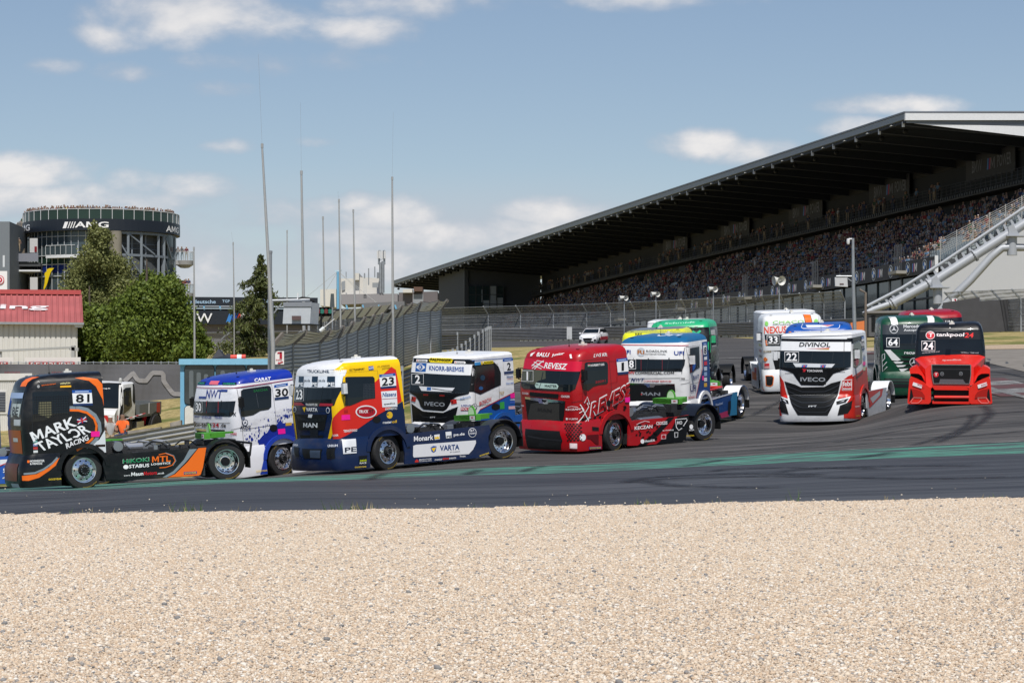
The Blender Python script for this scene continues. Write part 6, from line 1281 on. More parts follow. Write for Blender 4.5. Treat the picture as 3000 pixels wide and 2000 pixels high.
for n, (t, bb, z, pose) in enumerate(cand[:292]):
    s = rnd.choice(sh); person(gs(t, bb, z), pose, s, 'spectator in %s shirt %s in the %s of the grandstand' % (s, 'standing' if pose == 'stand' else 'sitting', ['front rows', 'lower rows', 'middle rows', 'upper rows', 'back rows', 'balcony'][5 if z > 21 else min(4, int((bb-1.2)/2.4))]), 'spectators in %s shirts in the grandstand' % s, fr_+rnd.uniform(-.3, .3), rnd.uniform(.93, 1.05), rnd.randrange(3))
tv = {}
V_, F__, M_ = [], [], []; keys = sorted(set(sh)); mlist = [SKIN]+HAIR+TR+[mat('shirt_'+k.replace(' ', '_'), SHIRTS[k], .85) for k in keys]
for n, (t, bb, z, pose) in enumerate(cand[292:]):
    s = rnd.choice(sh); k = rnd.randrange(3)
    if pose not in tv:
        base = skin_body(PO[pose], ED, RD_, 0); tmp = person_mesh(pose, 'white', 0) if 0 else None
        jj = [Vector(v) for v in PO[pose]]; reg = {0: 3, 1: 2, 2: 2, 3: 0, 4: 0, 5: 1, 6: 2, 7: 0, 8: 0, 9: 2, 10: 0, 11: 0}
        mi = []
        for p in base.polygons:
            i = min(range(18), key=lambda q: (jj[q]-p.center).length); mi.append(1 if (i == 4 and p.center.y > jj[4].y+.03) else reg.get(i, 3))
        tv[pose] = (np.array([v.co[:] for v in base.vertices]), [tuple(p.vertices) for p in base.polygons], mi)
    bv, bf, mi = tv[pose]; a = fr_+rnd.uniform(-.4, .4); ca, sa = math.cos(a), math.sin(a); q = bv*rnd.uniform(.93, 1.05); p0 = gs(t, bb, z); o0 = len(V_)
    V_.extend(zip((q[:, 0]*ca-q[:, 1]*sa+p0.x).tolist(), (q[:, 0]*sa+q[:, 1]*ca+p0.y).tolist(), (q[:, 2]+p0.z).tolist()))
    F__.extend([tuple(o0+i for i in f) for f in bf]); mp = {0: 0, 1: 1+k, 2: 7+keys.index(s), 3: 4+k}; M_.extend([mp[i] for i in mi])
me = bpy.data.meshes.new('crowd'); me.from_pydata(V_, [], F__)
for m in mlist: me.materials.append(m)
me.polygons.foreach_set('material_index', M_); me.update(); o = bpy.data.objects.new('crowd', me); COL.objects.link(o); tag(o, 'distant spectators filling the far rows of the grandstand', 'crowd', kind='stuff')
# ---------------------------------------------------------------- diagonal tubes of the stair structure at the near end
m_tube = mat('grey_tube_paint', (.36, .38, .41), .45, .1, .06); tb = thing('tubular_stair_support', P(2560, 915, 214), 'huge grey diagonal steel tubes climbing beside the near end of the grandstand', 'steel structure')
DT = 214
def qt(x, y, d=0): return P(x, y, DT+d)
b = MB(); b.tube([qt(2608, 893), qt(2740, 822), qt(3010, 650), qt(3300, 465)], .38, m_tube, 16); b.tube([qt(2530, 922), qt(2560, 906), qt(2608, 890)], .24, m_tube, 14); b.build('main_tube', tb, 40)
b = MB(); b.tube([qt(2540, 897), qt(2640, 845), qt(2760, 770), qt(3010, 602), qt(3300, 400)], .13, m_tube, 12); b.build('upper_tube', tb, 40)
for x, y in ((2618, 889), (2722, 832), (2856, 748)):
    b = MB(); p0 = qt(x, y); ax = (qt(x+13, y-8.3)-p0).normalized(); b.lathe([(.38, -.07), (.50, -.07), (.50, .07), (.38, .07)], p0, ax, m_tube, 20)
    for k in range(16): a = k*math.pi/8; u = Vector((0, 1, 0)); w = ax.cross(u); b.box(p0+(u*math.cos(a)+w*math.sin(a))*.44-ax*.1, (.07, .07, .07), mat('bolt_grey', (.2, .2, .21), .5))
    b.build('flange', tb)
for i in range(22):
    f = i/21; x = 2548+f*430; yu = np.interp(x, [2540, 2640, 2760, 3010], [897, 845, 770, 602]); xl = x+16; yl = np.interp(xl, [2530, 2608, 2740, 3010], [922, 888, 817, 645])
    b = MB(); b.prism([qt(x-2, yu), qt(x+3, yu), qt(xl+5, yl-4), qt(xl+9, yl), qt(xl-9, yl+6), qt(xl-6, yl-2)], (0, .1, 0), m_tube); b.build('fin', tb)
for x, y in ((2742, 815), (2966, 664)):
    b = MB(); b.prism([qt(x-12, y+2, -.45), qt(x+2, y-8, -.45), qt(x+22, y+26, -.45), qt(x-10, y+28, -.45)], (0, .9, 0), m_tube); b.box(qt(x+8, y+28), (1.55, 1.4, .08), m_tube); b.build('saddle', tb)
b = MB(); b.tube([qt(2747, 845), qt(2747, 890)], .36, m_tube, 16); b.tube([qt(2965, 692), qt(2965, 748)], .40, m_tube, 16); b.tube([qt(2955, 725), qt(2935, 727), qt(2905, 752), qt(2842, 822), qt(2760, 900), qt(2748, 925)], .32, m_tube, 16); b.tube([qt(2975, 725), qt(3060, 726), qt(3090, 800)], .3, m_tube, 14); b.build('strut', tb, 40)
# ---------------------------------------------------------------- fences and guardrails
m_galv = mat('weathered_galvanised', (.13, .135, .145), .6, .3, .35, 2.5, bump=.2); m_gpost = mat('fence_post_grey', (.30, .32, .34), .6, .3, .2)
def netmat(name, colr, a0, a1, sc):
    m = bpy.data.materials.new(name); m.use_nodes = True; t = m.node_tree; p = t.nodes['Principled BSDF']; p.inputs['Base Color'].default_value = tuple(colr)+(1,); p.inputs['Roughness'].default_value = .7
    c = t.nodes.new('ShaderNodeTexCoord'); w = t.nodes.new('ShaderNodeTexWave'); w.bands_direction = 'Z'; w.inputs['Scale'].default_value = sc; w.inputs['Distortion'].default_value = 1.2; w.inputs['Detail Scale'].default_value = .6; t.links.new(c.outputs['Object'], w.inputs[0])
    n = t.nodes.new('ShaderNodeTexNoise'); n.inputs['Scale'].default_value = 1.3; t.links.new(c.outputs['Object'], n.inputs[0])
    ad = t.nodes.new('ShaderNodeMath'); ad.operation = 'MULTIPLY'; t.links.new(w.outputs['Fac'], ad.inputs[0]); t.links.new(n.outputs[0], ad.inputs[1])
    mr_ = t.nodes.new('ShaderNodeMapRange'); mr_.inputs[1].default_value = 0.1; mr_.inputs[2].default_value = .55; mr_.inputs[3].default_value = a0; mr_.inputs[4].default_value = a1; t.links.new(ad.outputs[0], mr_.inputs[0]); t.links.new(mr_.outputs[0], p.inputs['Alpha'])
    return m
def wpath(pts, step):
    pts = [G(x, D) for x, D in pts]; out = []
    for a, b in zip(pts, pts[1:]):
        n = max(1, int((b-a).length/step))
        for i in range(n): q = a.lerp(b, i/n); out.append(GW(q.x, q.y))
    out.append(pts[-1]); return out
def guardrail(pts, label, rails=4, step=2.0, side=-1, z0=.12, rh=.31, m=m_galv, flare=None):
    path = wpath(pts, step); t = thing('guardrail', path[0], label, 'guardrail')
    prof = [(0, 0), (.05, .03), (.07, .08), (.02, .13), (.02, .18), (.07, .23), (.05, .28), (0, .31)]
    for r in range(rails):
        b = MB(); vs = []
        for i, q in enumerate(path):
            d = path[min(i+1, len(path)-1)]-path[max(i-1, 0)]; d.z = 0; d.normalize(); s = Vector((d.y, -d.x, 0))*side
            for u, v in prof: vs.append(q+s*u+Vector((0, 0, z0+r*rh*1.02+v)))
        n = len(prof); b.mesh(vs, [(i*n+j, i*n+j+1, (i+1)*n+j+1, (i+1)*n+j) for i in range(len(path)-1) for j in range(n-1)], m); b.build('rail', t, 60)
    b = MB()
    for i in range(0, len(path), 2):
        q = path[i]; b.box(q+Vector((0, .12, z0+rails*rh/2)), (.10, .14, z0+rails*rh+.3), m_gpost)
    b.build('posts', t)['kind'] = 'stuff'
    return t
def fence(pts, label, h, over, m, step=4.0, shift=Vector((0, 1.2, 0)), pm=m_gpost):
    path = [p+shift for p in wpath(pts, step)]; t = thing('debris_fence', path[0], label, 'fence')
    U_ = Vector((0, 0, 1)); b = MB()
    for p, q in zip(path, path[1:]): b.face([p, q, q+U_*h, p+U_*h], m); b.face([p+U_*h, q+U_*h, q+U_*h+over, p+U_*h+over], m)
    b.build('wire_netting', t, local=False)
    b = MB()
    for z in (.5, 1.1, 1.7, 2.3, 2.9):
        if z < h: b.tube([p+U_*z-Vector((0, .03, 0)) for p in path], .012, pm, 4, False)
    b.tube([p+U_*h for p in path], .02, pm, 4, False); b.tube([p+U_*h+over for p in path], .02, pm, 4, False); b.build('cables', t)
    for p in path[:100]:
        b = MB(); b.beam(p-U_*.3, p+U_*h, .10, .12, pm, Vector((0, 1, 0))); b.beam(p+U_*h, p+U_*h+over*1.06, .10, .12, pm); b.build('post', t)
    return t
FP = [(3120, 206), (2840, 215), (2500, 238), (2089, 268), (1720, 288), (1430, 296), (1285, 300)]
net_far = netmat('far_netting', (.24, .25, .26), .3, .78, 1.2)
guardrail(FP, 'long stacked guardrail running below the grandstand fence', 4, 4)
fence([(2480, 240), (2089, 268), (1720, 288), (1430, 296), (1290, 300)], 'long grey wire debris fence in front of the grandstand', 3.0, Vector((-.5, -.9, .8)), net_far, 4.2)
fence([(3150, 196), (3000, 200), (2880, 206), (2800, 212)], 'short debris fence with curled wire top right of the big tubes', 2.4, Vector((-.7, -.2, .7)), net_far, 3.0)
# clad fence right
b = MB(); q = [G(x, 203) for x in (2762, 2870, 3120)]
cl = mat('dark_screen_cloth', (.055, .055, .06), .9, 0, .25, 1.5)
for a, c in zip(q, q[1:]): b.face([a, c, c+Vector((0, 0, 2.7)), a+Vector((0, 0, 2.7))], cl) if 0 else b.prism([a, c, c+Vector((0, 0, 2.6)), a+Vector((0, 0, 2.3))], (0, .04, 0), cl)
tag(b.build('fence_screen', loc=q[0]), 'dark grey cloth screen on the fence at the far right', 'screen')
for i, (x, D) in enumerate(((2935, 214.0),)):
    p0 = G(x, 214); b = MB(); b.box(p0+Vector((0, -.16, .8)), (.35, .02, 1.25), ink('E8E8E8')); tag(b.build('marker_sign', loc=p0), 'white marker sign on the guardrail at the far right', 'marker sign')
p0 = G(1942/1, 287) if 0 else G(1668, 289); b = MB(); b.box(p0+Vector((0, -.2, .8)), (.55, .03, 1.3), ink('B8BABC')); tag(b.build('marker_sign', loc=p0), 'pale marker sign on the guardrail left of the white car', 'marker sign')
guardrail([(290, 91), (430, 93.5), (570, 95), (760, 97), (1000, 99), (1150, 101)], 'low grey guardrail behind the black and orange truck', 2, 2, z0=.25, m=mat('light_galvanised', (.34, .35, .35), .6, .2, .2, 2))
guardrail([(1120, 97), (1205, 102), (1290, 118), (1370, 138), (1420, 152), (1440, 165)], 'tall stacked guardrail curving away behind the boxy white truck', 4, 1.6, rh=.30)
# near tall debris fence with bluish netting
VT = [(796,1015),(857,1008),(936,1003),(990,990),(1015,977),(1046,967),(1079,957),(1109,949),(1132,941),(1158,931),(1181,921),(1222,913),(1260,910),(1291,908)]
AT = [(829,977),(898,970),(969,967),(1007,957),(1035,944),(1071,931),(1097,924),(1122,919),(1153,908),(1178,896),(1209,889),(1234,885),(1285,882),(1311,879)]
nf = thing('debris_fence', G(790, 113), 'tall grey netted debris fence with sloping top in the middle distance', 'fence'); mn = netmat('steel_net', (.46, .51, .57), .93, 1.0, 2.6); mn2 = netmat('steel_net_top', (.60, .63, .66), .93, 1.0, 3.5)
Ds = [113+49*(i/13)**1.15 for i in range(14)]; tops = [P(x, y, d) for (x, y), d in zip(VT, Ds)]; arms = []
for (x, y), tp, d in zip(AT, tops, Ds): arms.append(P(x, y, d+.5))
bases = [G(CX+F*tp.x/tp.y, tp.y, -.2) for tp in tops]
b = MB(); b2 = MB(); rnd = random.Random(6)
for i in range(13):
    for k in range(6):          # netting bulges a little between the cables
        z0, z1 = k/6, (k+1)/6
        a, c = bases[i].lerp(tops[i], z0), bases[i+1].lerp(tops[i+1], z0); e, g = bases[i+1].lerp(tops[i+1], z1), bases[i].lerp(tops[i], z1); m1, m2 = (a+c)/2+Vector((0, -.08, 0)), (e+g)/2+Vector((0, -.08, 0))
        b.face([a, m1, m2, g], mn); b.face([m1, c, e, m2], mn)
    m1, m2 = (tops[i]+tops[i+1])/2+Vector((0, 0, -.07)), (arms[i]+arms[i+1])/2+Vector((0, 0, -.08)); b2.face([tops[i], m1, m2, arms[i]], mn2); b2.face([m1, tops[i+1], arms[i+1], m2], mn2)
b.build('wire_netting', nf); b2.build('top_netting', nf)
b = MB(); dk = mat('dark_cable', (.05, .055, .065), .6)
for k in range(22):
    f = k/21; pts = []
    for i in range(14):
        pts.append(bases[i].lerp(tops[i], f)+Vector((0, -.06, 0)))
        if i < 13: pts.append((bases[i].lerp(tops[i], f)+bases[i+1].lerp(tops[i+1], f))/2+Vector((0, -.10, -.02-rnd.random()*.03)))
    b.tube(pts, .016, dk, 4, False)
for k in range(6):
    f = k/5; pts = []
    for i in range(14):
        pts.append(tops[i].lerp(arms[i], f)+Vector((0, -.03, .03)))
        if i < 13: pts.append((tops[i].lerp(arms[i], f)+tops[i+1].lerp(arms[i+1], f))/2+Vector((0, -.03, -.04-rnd.random()*.05)))
    b.tube(pts, .016, dk, 4, False)
b.build('cables', nf)
for i in range(14):
    b = MB(); b.beam(bases[i], tops[i], .13 if i else .2, .15, m_gpost, Vector((0, 1, 0))); b.beam(tops[i], arms[i], .13, .15, mat('rusty_arm', (.19, .17, .15), .7, .2, .3)); b.build('post', nf)
for p0, p1 in zip(bases[10:], tops[10:]): pass
# second row of angled fence behind it
f2 = thing('debris_fence', P(930, 940, 150), 'second debris fence showing above the tall netted fence', 'fence'); b = MB(); b2 = MB(); pp = None
for i in range(9):
    x = 905+i*27; y0, y1 = 948-i*3.4, 918-i*3.2; d = 150+i*4; tp = P(x, y0, d); am = P(x+22, y1, d+1); bs = G(x, d); b2.beam(bs, tp, .12, .12, m_gpost, Vector((0, 1, 0))); b2.beam(tp, am, .12, .12, MATS['rusty_arm'])
    if pp: b.face([pp[0], bs, tp, pp[1]], net_far); b.face([pp[1], tp, am, pp[2]], mn2)
    pp = (bs, tp, am)
b.build('wire_netting', f2); b2.build('posts', f2)['kind'] = 'stuff'
fence([(548, 212), (650, 214), (760, 216), (860, 220)], 'grey debris fence behind the spruce in front of the dark advert building', (HY-992)/F*214-float(gz(650, 214)[0]), Vector((.6, 0, .5)), net_far, 3.4, Vector((0, 0, 0)))
# short rail bits at the end of the tall fence
guardrail([(1290, 178), (1340, 182), (1400, 186)], 'guardrail seen from behind with pale posts beside the end of the tall fence', 3, 1.5)
# ---------------------------------------------------------------- poles
m_pole = mat('brushed_steel_pole', (.52, .51, .49), .38, .6, .1)
POLES = [((768,430),(800,1012),12,6,108,(757,160),'tall thick leaning steel pole beside the grey sign box'),((883,508),(891,990),10,6,128,(880,300),'thick tall steel pole behind the grey sign box'),((841,680),(841,940),4,3,170,None,'thin pole just left of the grey sign box'),
         ((946,640),(951,930),5,4,165,None,'slim pole left of the pair right of the grey sign box'),((993,590),(998,950),6,4,150,(990,560),'slim pole nearer the left of the pair before the blue mast'),((1035,620),(1040,935),6,4,155,None,'slim pole in front of the white antenna building'),((1149,525),(1151,912),8,5,140,(1152,330),'tall steel pole at the left end of the grandstand roof'),
         ((683,715),(686,900),4,3,175,(678,680),'thin pole left of the spruce above the dark advert band'),((568,730),(570,985),6,4,150,None,'slim pole at the right edge of the round tower')]
for (x0, y0), (x1, y1), wb_, wt, D, ex, lab in POLES:
    t = thing('pole', P(x1, y1+20, D), lab, 'pole'); b = MB(); s = D/F/2; gz_ = G(x1, D)
    b.tube([gz_, P(x1, y1, D), P((x0+x1)/2, (y0+y1)/2, D), P(x0, y0, D)], [wb_*s*1.05, wb_*s, (wb_+wt)/2*s, wt*s], m_pole, 12); b.build('mast', t, 40)
    b = MB(); b.lathe([(wt*s*1.3, -.05), (wt*s*1.3, .12), (0, .14)], P(x0, y0, D), (0, 0, 1), m_pole, 10)
    if ex: b.tube([P(x0, y0, D), P(ex[0], ex[1], D)], .004, m_gpost, 5)
    b.build('tip', t)
# grey sign box on its galvanised post
t = thing('sign_post', G(790, 111), 'grey sign box hanging from a galvanised post with a small brown panel', 'sign'); D = 111; b = MB()
b.tube([G(790, D), P(791, 742, D)], .085, m_steel, 14); b.lathe([(.1, 0), (.1, .1), (0, .12)], P(791, 742, D), (0, 0, 1), m_steel, 12); b.build('post', t, 40)
b = MB(); b.tube([P(798, 881, D), P(908, 878, D)], .06, m_steel, 10); b.beam(P(802, 917, D), P(826, 888, D), .08, .05, m_steel); b.box(P(793, 900, D), (.22, .22, .55), m_steel); b.build('arm', t)
b = MB(); q = [P(832, 888, D-.5), P(912, 886, D-.5), P(908, 948, D-.6), P(828, 948, D-.6)]; gb_ = mat('pale_grey_sheet', (.40, .43, .46), .5); b.prism(q, (0.28, .75, 0), gb_); b.prism([P(828, 949, D-.62), P(914, 949, D-.62), P(914, 951, D-.62), P(828, 951, D-.62)], (.3, .9, 0), m_blk); b.prism([P(830, 886, D-.53), P(914, 884, D-.53), P(913, 898, D-.53), P(830, 898, D-.53)], (0, -.03, 0), mat('mid_grey_sheet', (.22, .24, .27), .5)); b.build('box', t)
b = MB(); b.prism([P(855, 925, D-.7), P(882, 925, D-.7), P(882, 937, D-.7), P(855, 937, D-.7)], (0, .03, 0), mat('brown_display', (.11, .07, .07), .3)); b.build('display', t)
b = MB(); b.tube([P(872, 876, D), P(873, 858, D)], .03, ink('E0E0E0'), 8); b.tube([P(874, 876, D), P(885, 872, D), P(905, 874, D), P(918, 880, D), P(918, 940, D)], .05, m_blk, 8); b.build('antenna', t)
# white aerial lying on the fence, dark paddle and lights
b = MB(); b.tube([P(938, 970, 118), P(950, 960, 118)], .09, ink('D8DCDC'), 8); b.tube([P(948, 960, 118), P(980, 934, 118)], .02, ink('D8D8D8'), 6); tag(b.build('aerial', loc=P(945, 965, 118)), 'small white aerial strapped on top of the tall netted fence', 'aerial')
b = MB(); b.prism([P(966, 900, 140), P(980, 900, 140), P(978, 860, 140), P(969, 860, 140)], (0, .1, 0), mat('dark_grey_paddle', (.06, .075, .08), .6)); b.tube([P(974, 900, 140), G(974, 140)], .04, m_steel, 8); tag(b.build('paddle_aerial', loc=G(974, 140)), 'dark grey paddle shaped panel on a thin pole above the fence', 'aerial')
t = thing('signal_lights', G(944, 150), 'row of dark signal lamps with green glass above the second fence', 'signal'); b = MB(); b.beam(P(930, 920, 150), P(972, 920, 150), .1, .05, m_blk)
for i, x in enumerate((933, 944, 956, 967)): b.lathe([(.13, -.1), (.13, .1), (0, .1)], P(x, 912, 150), (0, -1, 0), mat('green_lamp_glass', (.02, .16, .12), .3) if i % 2 else mat('red_lamp_glass', (.16, .03, .03), .3), 10); b.box(P(x, 913, 150.2), (.32, .1, .5), m_blk)
b.tube([P(941, 920, 150), G(941, 150)], .05, m_blk, 8); b.build('lamps', t)
# fire point signs
def firesign(x0, y0, x1, y1, D, lab):
    t = thing('fire_sign', G(x0, D), lab, 'sign'); b = MB(); w = (x1-x0); h = (y1-y0); b.prism([P(x0, y0, D), P(x1, y0, D), P(x1, y1, D), P(x0, y1, D)], (0, .04, 0), ink('E8E4E4')); r = ink('B01E34'); Q = lambda u, v: P(x0+w*u, y0+h*v, D-.02)
    b.face([Q(.58, .2), Q(.82, .2), Q(.82, .57), Q(.58, .57)], r); b.face([Q(.38, .09), Q(.82, .06), Q(.82, .14), Q(.38, .2)], r); b.face([Q(.6, .06), Q(.8, .06), Q(.76, .2), Q(.64, .2)], r)
    text3(b, 'FIRE', Q(.24, .72), Q(.8, .72), Q(.24, .62), r, .02); b.face([Q(.38, .95), Q(.5, .80), Q(.56, .86), Q(.86, .76), Q(.92, .84), Q(.62, .93), Q(.66, .98)], r); b.build('panel', t)
    b = MB(); b.beam(P(x0+w*.1, y1, D+.05), G(x0+w*.1, D+.05), .06, .05, ink('D8D8D8')); b.build('post', t)
firesign(801, 1028, 832, 1067, 112, 'white and red fire point sign with arrow beside the tall fence')
firesign(2789, 874, 2804, 896, 206, 'small white fire point sign behind the dark green truck')
# lamp pole with camera and sign box on the right
t = thing('camera_pole', G(2503, 170), 'pale pole with white camera and hanging sign box on the right', 'pole'); D = 170; b = MB(); b.tube([G(2505, D), P(2500, 830, D), P(2499, 698, D)], [.13, .11, .08], m_steel, 12); b.build('post', t, 40)
b = MB(); b.tube([P(2499, 700, D), P(2488, 700, D), P(2485, 704, D)], .05, ink('DADADA'), 8); b.lathe([(0, .2), (.10, .16), (.11, -.05), (.07, -.16), (0, -.18)], P(2485, 708, D), (0, 0, 1), ink('DADADA'), 12); b.build('camera', t, 50)
b = MB(); b.prism([P(2446, 812, D), P(2482, 812, D), P(2484, 840, D), P(2447, 838, D)], (0, .3, 0), mat('sign_box_white', (.5, .51, .52), .5)); b.prism([P(2460, 830, D-.02), P(2472, 830, D-.02), P(2472, 834, D-.02), P(2460, 834, D-.02)], (0, .01, 0), mat('brown_display', (.1, .07, .07), .3)); b.build('box', t)
b = MB(); b.tube([P(2450, 809, D), P(2500, 809, D)], .05, m_steel, 8); b.tube([P(2482, 815, D), P(2498, 826, D)], .03, m_steel, 8); b.build('arm', t)
# loudspeaker horns
for x, y, r, D in ((1827, 872, .24, 250), (1920, 861, .24, 245), (2088, 846, .26, 235), (2281, 821, .38, 215)):
    t = thing('loudspeaker', G(x, D), 'white horn loudspeaker on a thin pole, %s' % {1827: 'farthest left of the row', 1920: 'second from the left', 2088: 'third from the left', 2281: 'largest and farthest right'}[x], 'loudspeaker', 'horn loudspeakers before the grandstand')
    for sx, dr in ((-.35, Vector((-.95, -.3, -.15))), (.25, Vector((.45, -.85, -.15)))):
        b = MB(); b.lathe([(.05, 0), (.10, .15), (.45*r*1.6, .55), (r*.98, .75), (r, .76), (r*.8, .7), (.08, .2)], P(x, y, D)+Vector((sx*.4, 0, 0))-dr*.5, dr, mat('horn_white', (.6, .6, .57), .5), 16); b.build('horn', t, 50)
    b = MB(); b.tube([P(x+2, y, D), G(x+2, D)], .05, m_steel, 8); b.build('post', t)
# orange barrier and small kiosk right
b = MB(); b.prism([P(2492, 945, 185), P(2536, 939, 185), P(2537, 985, 185), P(2494, 985, 185)], (0, .6, 0), mat('orange_plastic', (.62, .18, .05), .5)); tag(b.build('barrier', loc=G(2510, 185)), 'orange plastic barrier behind the blue roofed truck', 'barrier')
t = thing('utility_hut', G(2590, 190), 'low dark grey hut with louvred door at the foot of the tubes', 'hut'); D = 190; b = MB(); b.prism([P(2545, 916, D), P(2650, 914, D), P(2650, 985, D), P(2545, 985, D)], (0, 2.5, 0), mat('hut_grey', (.10, .10, .105), .8)); b.build('wall', t)
b = MB(); b.prism([P(2541, 911, D-.2), P(2654, 909, D-.2), P(2654, 916, D-.2), P(2541, 917, D-.2)], (0, 3, 0), mat('hut_roof', (.2, .19, .18), .8)); b.build('roof', t)
b = MB()
for k in range(12): b.box(P(2559, 925+k*4, D-.03), (.28, .03, .05), m_blk)
b.build('louvre', t)
for x, hh in ((2536, 80),): b = MB(); b.tube([G(2536, 150), P(2536, 858, 150), P(2518, 848, 150)], .07, mat('brown_post', (.16, .13, .10), .7), 8); tag(b.build('fence_post', loc=G(2536, 150)), 'tall brown angled post at the end of the long fence', 'post')
b = MB(); b.prism([P(2208, 976, 152), P(2226, 976, 152), P(2226, 992, 152), P(2208, 992, 152)], (0, .3, 0), mat('cream_board', (.5, .48, .4), .7)); tag(b.build('marker_board', loc=P(2215, 990, 152)), 'small cream board on the grass left of the white NEXUS lettered truck'.replace('NEXUS lettered ', ''), 'marker board')
# ---------------------------------------------------------------- safety car
def car():
    n = nrm(.03, .05); M = pose_anchor(1729, 1010, 242, (1.3, 0, 0), 74, n); t = thing('safety_car', None, 'small white estate car with roof light bar on the far straight', 'car', None, M)
    wp = mat('car_white', 'E4E4E6', .25, coat=.4); b = MB()
    st = [(2.15,.50,.62,.25,.62),(2.05,.78,.78,.22,.80),(1.7,.86,.90,.20,.92),(.9,.90,1.00,.20,.98),(0,.91,1.02,.20,1.0),(-1.0,.91,1.04,.20,1.0),(-1.9,.88,1.04,.22,1.0),(-2.2,.80,.98,.30,.9)]
    vs = []
    for x, w, zt, zb, zm in st: vs += [(x, -w*.86, zb), (x, -w, zb+.2), (x, -w, zm-.15), (x, -w*.86, zt), (x, 0, zt+.03), (x, w*.86, zt), (x, w, zm-.15), (x, w, zb+.2), (x, w*.86, zb)]
    fs = [(i*9+j, i*9+(j+1) % 9, (i+1)*9+(j+1) % 9, (i+1)*9+j) for i in range(len(st)-1) for j in range(9)]+[tuple(range(9)), tuple(range(63, 72))[::-1]]
    b.mesh(vs, fs, wp); b.box((-.2, .93, .55), (2.6, .02, .3), ink('B02838')); b.build('body', t, 40, local=True)
    c = MB(); cs = [(1.15,.78,1.0),(.35,.66,1.42),(-.2,.64,1.46),(-1.5,.62,1.42),(-2.15,.70,1.02)]; vs = []
    for x, w, z in cs: vs += [(x, -.8 if z > 1.1 else -w, 1.0), (x, -w, z), (x, w, z), (x, .8 if z > 1.1 else w, 1.0)]
    c.mesh(vs, [(i*4+j, i*4+j+1, (i+1)*4+j+1, (i+1)*4+j) for i in range(4) for j in range(3)], wp); c.build('roof', t, 30, local=True)
    g = MB(); g.face([(1.09, -.72, 1.05), (1.09, .72, 1.05), (.42, .62, 1.40), (.42, -.62, 1.40)], m_glass); g.build('windscreen', t, local=True)
    for sg in (1, -1):
        g = MB(); g.face([(.95, sg*.805, 1.06), (.3, sg*.70, 1.38), (-1.5, sg*.68, 1.38), (-1.95, sg*.80, 1.06)], m_glass); g.build('side_window', t, local=True)
        g = MB(); g.prism([(2.12, sg*.45, .74), (1.98, sg*.80, .82), (1.98, sg*.80, .70), (2.14, sg*.50, .66)], (.03, 0, 0), mat('lamp_glass', (.7, .72, .75), .1)); g.build('headlight', t, local=True)
        g = MB(); g.box((.85, sg*.98, 1.05), (.15, .2, .13), wp); g.build('mirror', t, local=True)
        for x in (1.35, -1.35):
            w = MB(); w.lathe([(.0, .1), (.2, .11), (.31, .10), (.33, .0), (.31, -.1), (0, -.1)], (0, 0, 0), (0, sg, 0), m_rub, 18); w.lathe([(.2, .112), (.18, .10), (0, .115)], (0, 0, 0), (0, sg, 0), m_dull, 12); o = w.build('wheel', t, 40, local=True); o.location = (x, sg*.80, .33)
    g = MB(); g.prism([(2.17, -.42, .62), (2.17, .42, .62), (2.20, .32, .40), (2.20, -.32, .40)], (.02, 0, 0), m_blk); g.prism([(2.17, -.6, .34), (2.17, .6, .34), (2.17, .5, .24), (2.17, -.5, .24)], (.03, 0, 0), m_blk)
    for sg in (1, -1): g.prism([(2.1, sg*.55, .5), (2.1, sg*.78, .5), (2.1, sg*.72, .34), (2.1, sg*.6, .32)], (.06, 0, 0), m_blk)
    g.build('grille', t, local=True)
    g = MB(); g.box((0, 0, 1.55), (.3, 1.0, .1), mat('light_bar_dark', (.12, .12, .13), .3)); g.build('light_bar', t, local=True)
car()
# ---------------------------------------------------------------- round glass tower
TD = 330; TC = Vector(((297-CX)/F*TD, TD, 0)); tw = thing('round_tower', G(297, TD), 'round glass fronted viewing tower with black lettered band and crowded roof deck', 'tower')
m_gg = mat('green_tinted_glass', (.015, .035, .025), .12, 0, .3, .6); m_tg = mat('grey_tinted_glass', (.05, .07, .08), .12, 0, .5, .5); m_bk = mat('black_band', (.012, .016, .024), .4); m_wm = mat('white_mullion', (.5, .52, .53), .5); m_st = mat('tower_steel', (.20, .23, .26), .5, .3, .15); m_cc = mat('tower_concrete', (.22, .20, .16), .8, 0, .2, 1.0)
def tp(a, r, z): return TC+Vector((math.sin(R(a))*r, -math.cos(R(a))*r, z))      # a = 0 faces the camera
def ringp(mb, r, z0, z1, a0, a1, m, n=40):
    for k in range(n):
        p, q = a0+(a1-a0)*k/n, a0+(a1-a0)*(k+1)/n; mb.face([tp(p, r, z0), tp(q, r, z0), tp(q, r, z1), tp(p, r, z1)], m)
b = MB(); ringp(b, 9.30, 25.55, 26.7, -180, 180, m_gg, 72); b.build('parapet_glass', tw)
b = MB()
for k in range(44): a = -180+k*360/44; b.beam(tp(a, 9.34, 25.5), tp(a, 9.34, 26.75), .07, .07, m_wm)
for z in (26.72,): b.tube([tp(a, 9.33, z) for a in range(-180, 181, 6)], .05, m_wm, 6, False)
b.build('parapet_posts', tw)['kind'] = 'stuff'
b = MB(); ringp(b, 9.45, 24.2, 25.55, -180, 180, m_bk, 72); b.face([tp(a, 9.4, 25.5) for a in range(0, 360, 8)], m_cc); b.face([tp(a, 9.4, 24.25) for a in range(0, 360, 8)][::-1], m_cc)
def cyl_text(tx, a0, a1, z0, z1, m, r=9.49, it=.15, bold=.02):
    vs, fs, _ = glyphs(tx, bold, 3); b.mesh([tp(a0+(a1-a0)*float(u)+it*float(v)*2, r, z0+(z1-z0)*float(v)) for u, v in vs], fs, m)
wi = ink('ECECEC'); cyl_text('AMG', -10.5, 13.5, 24.5, 25.2, wi)
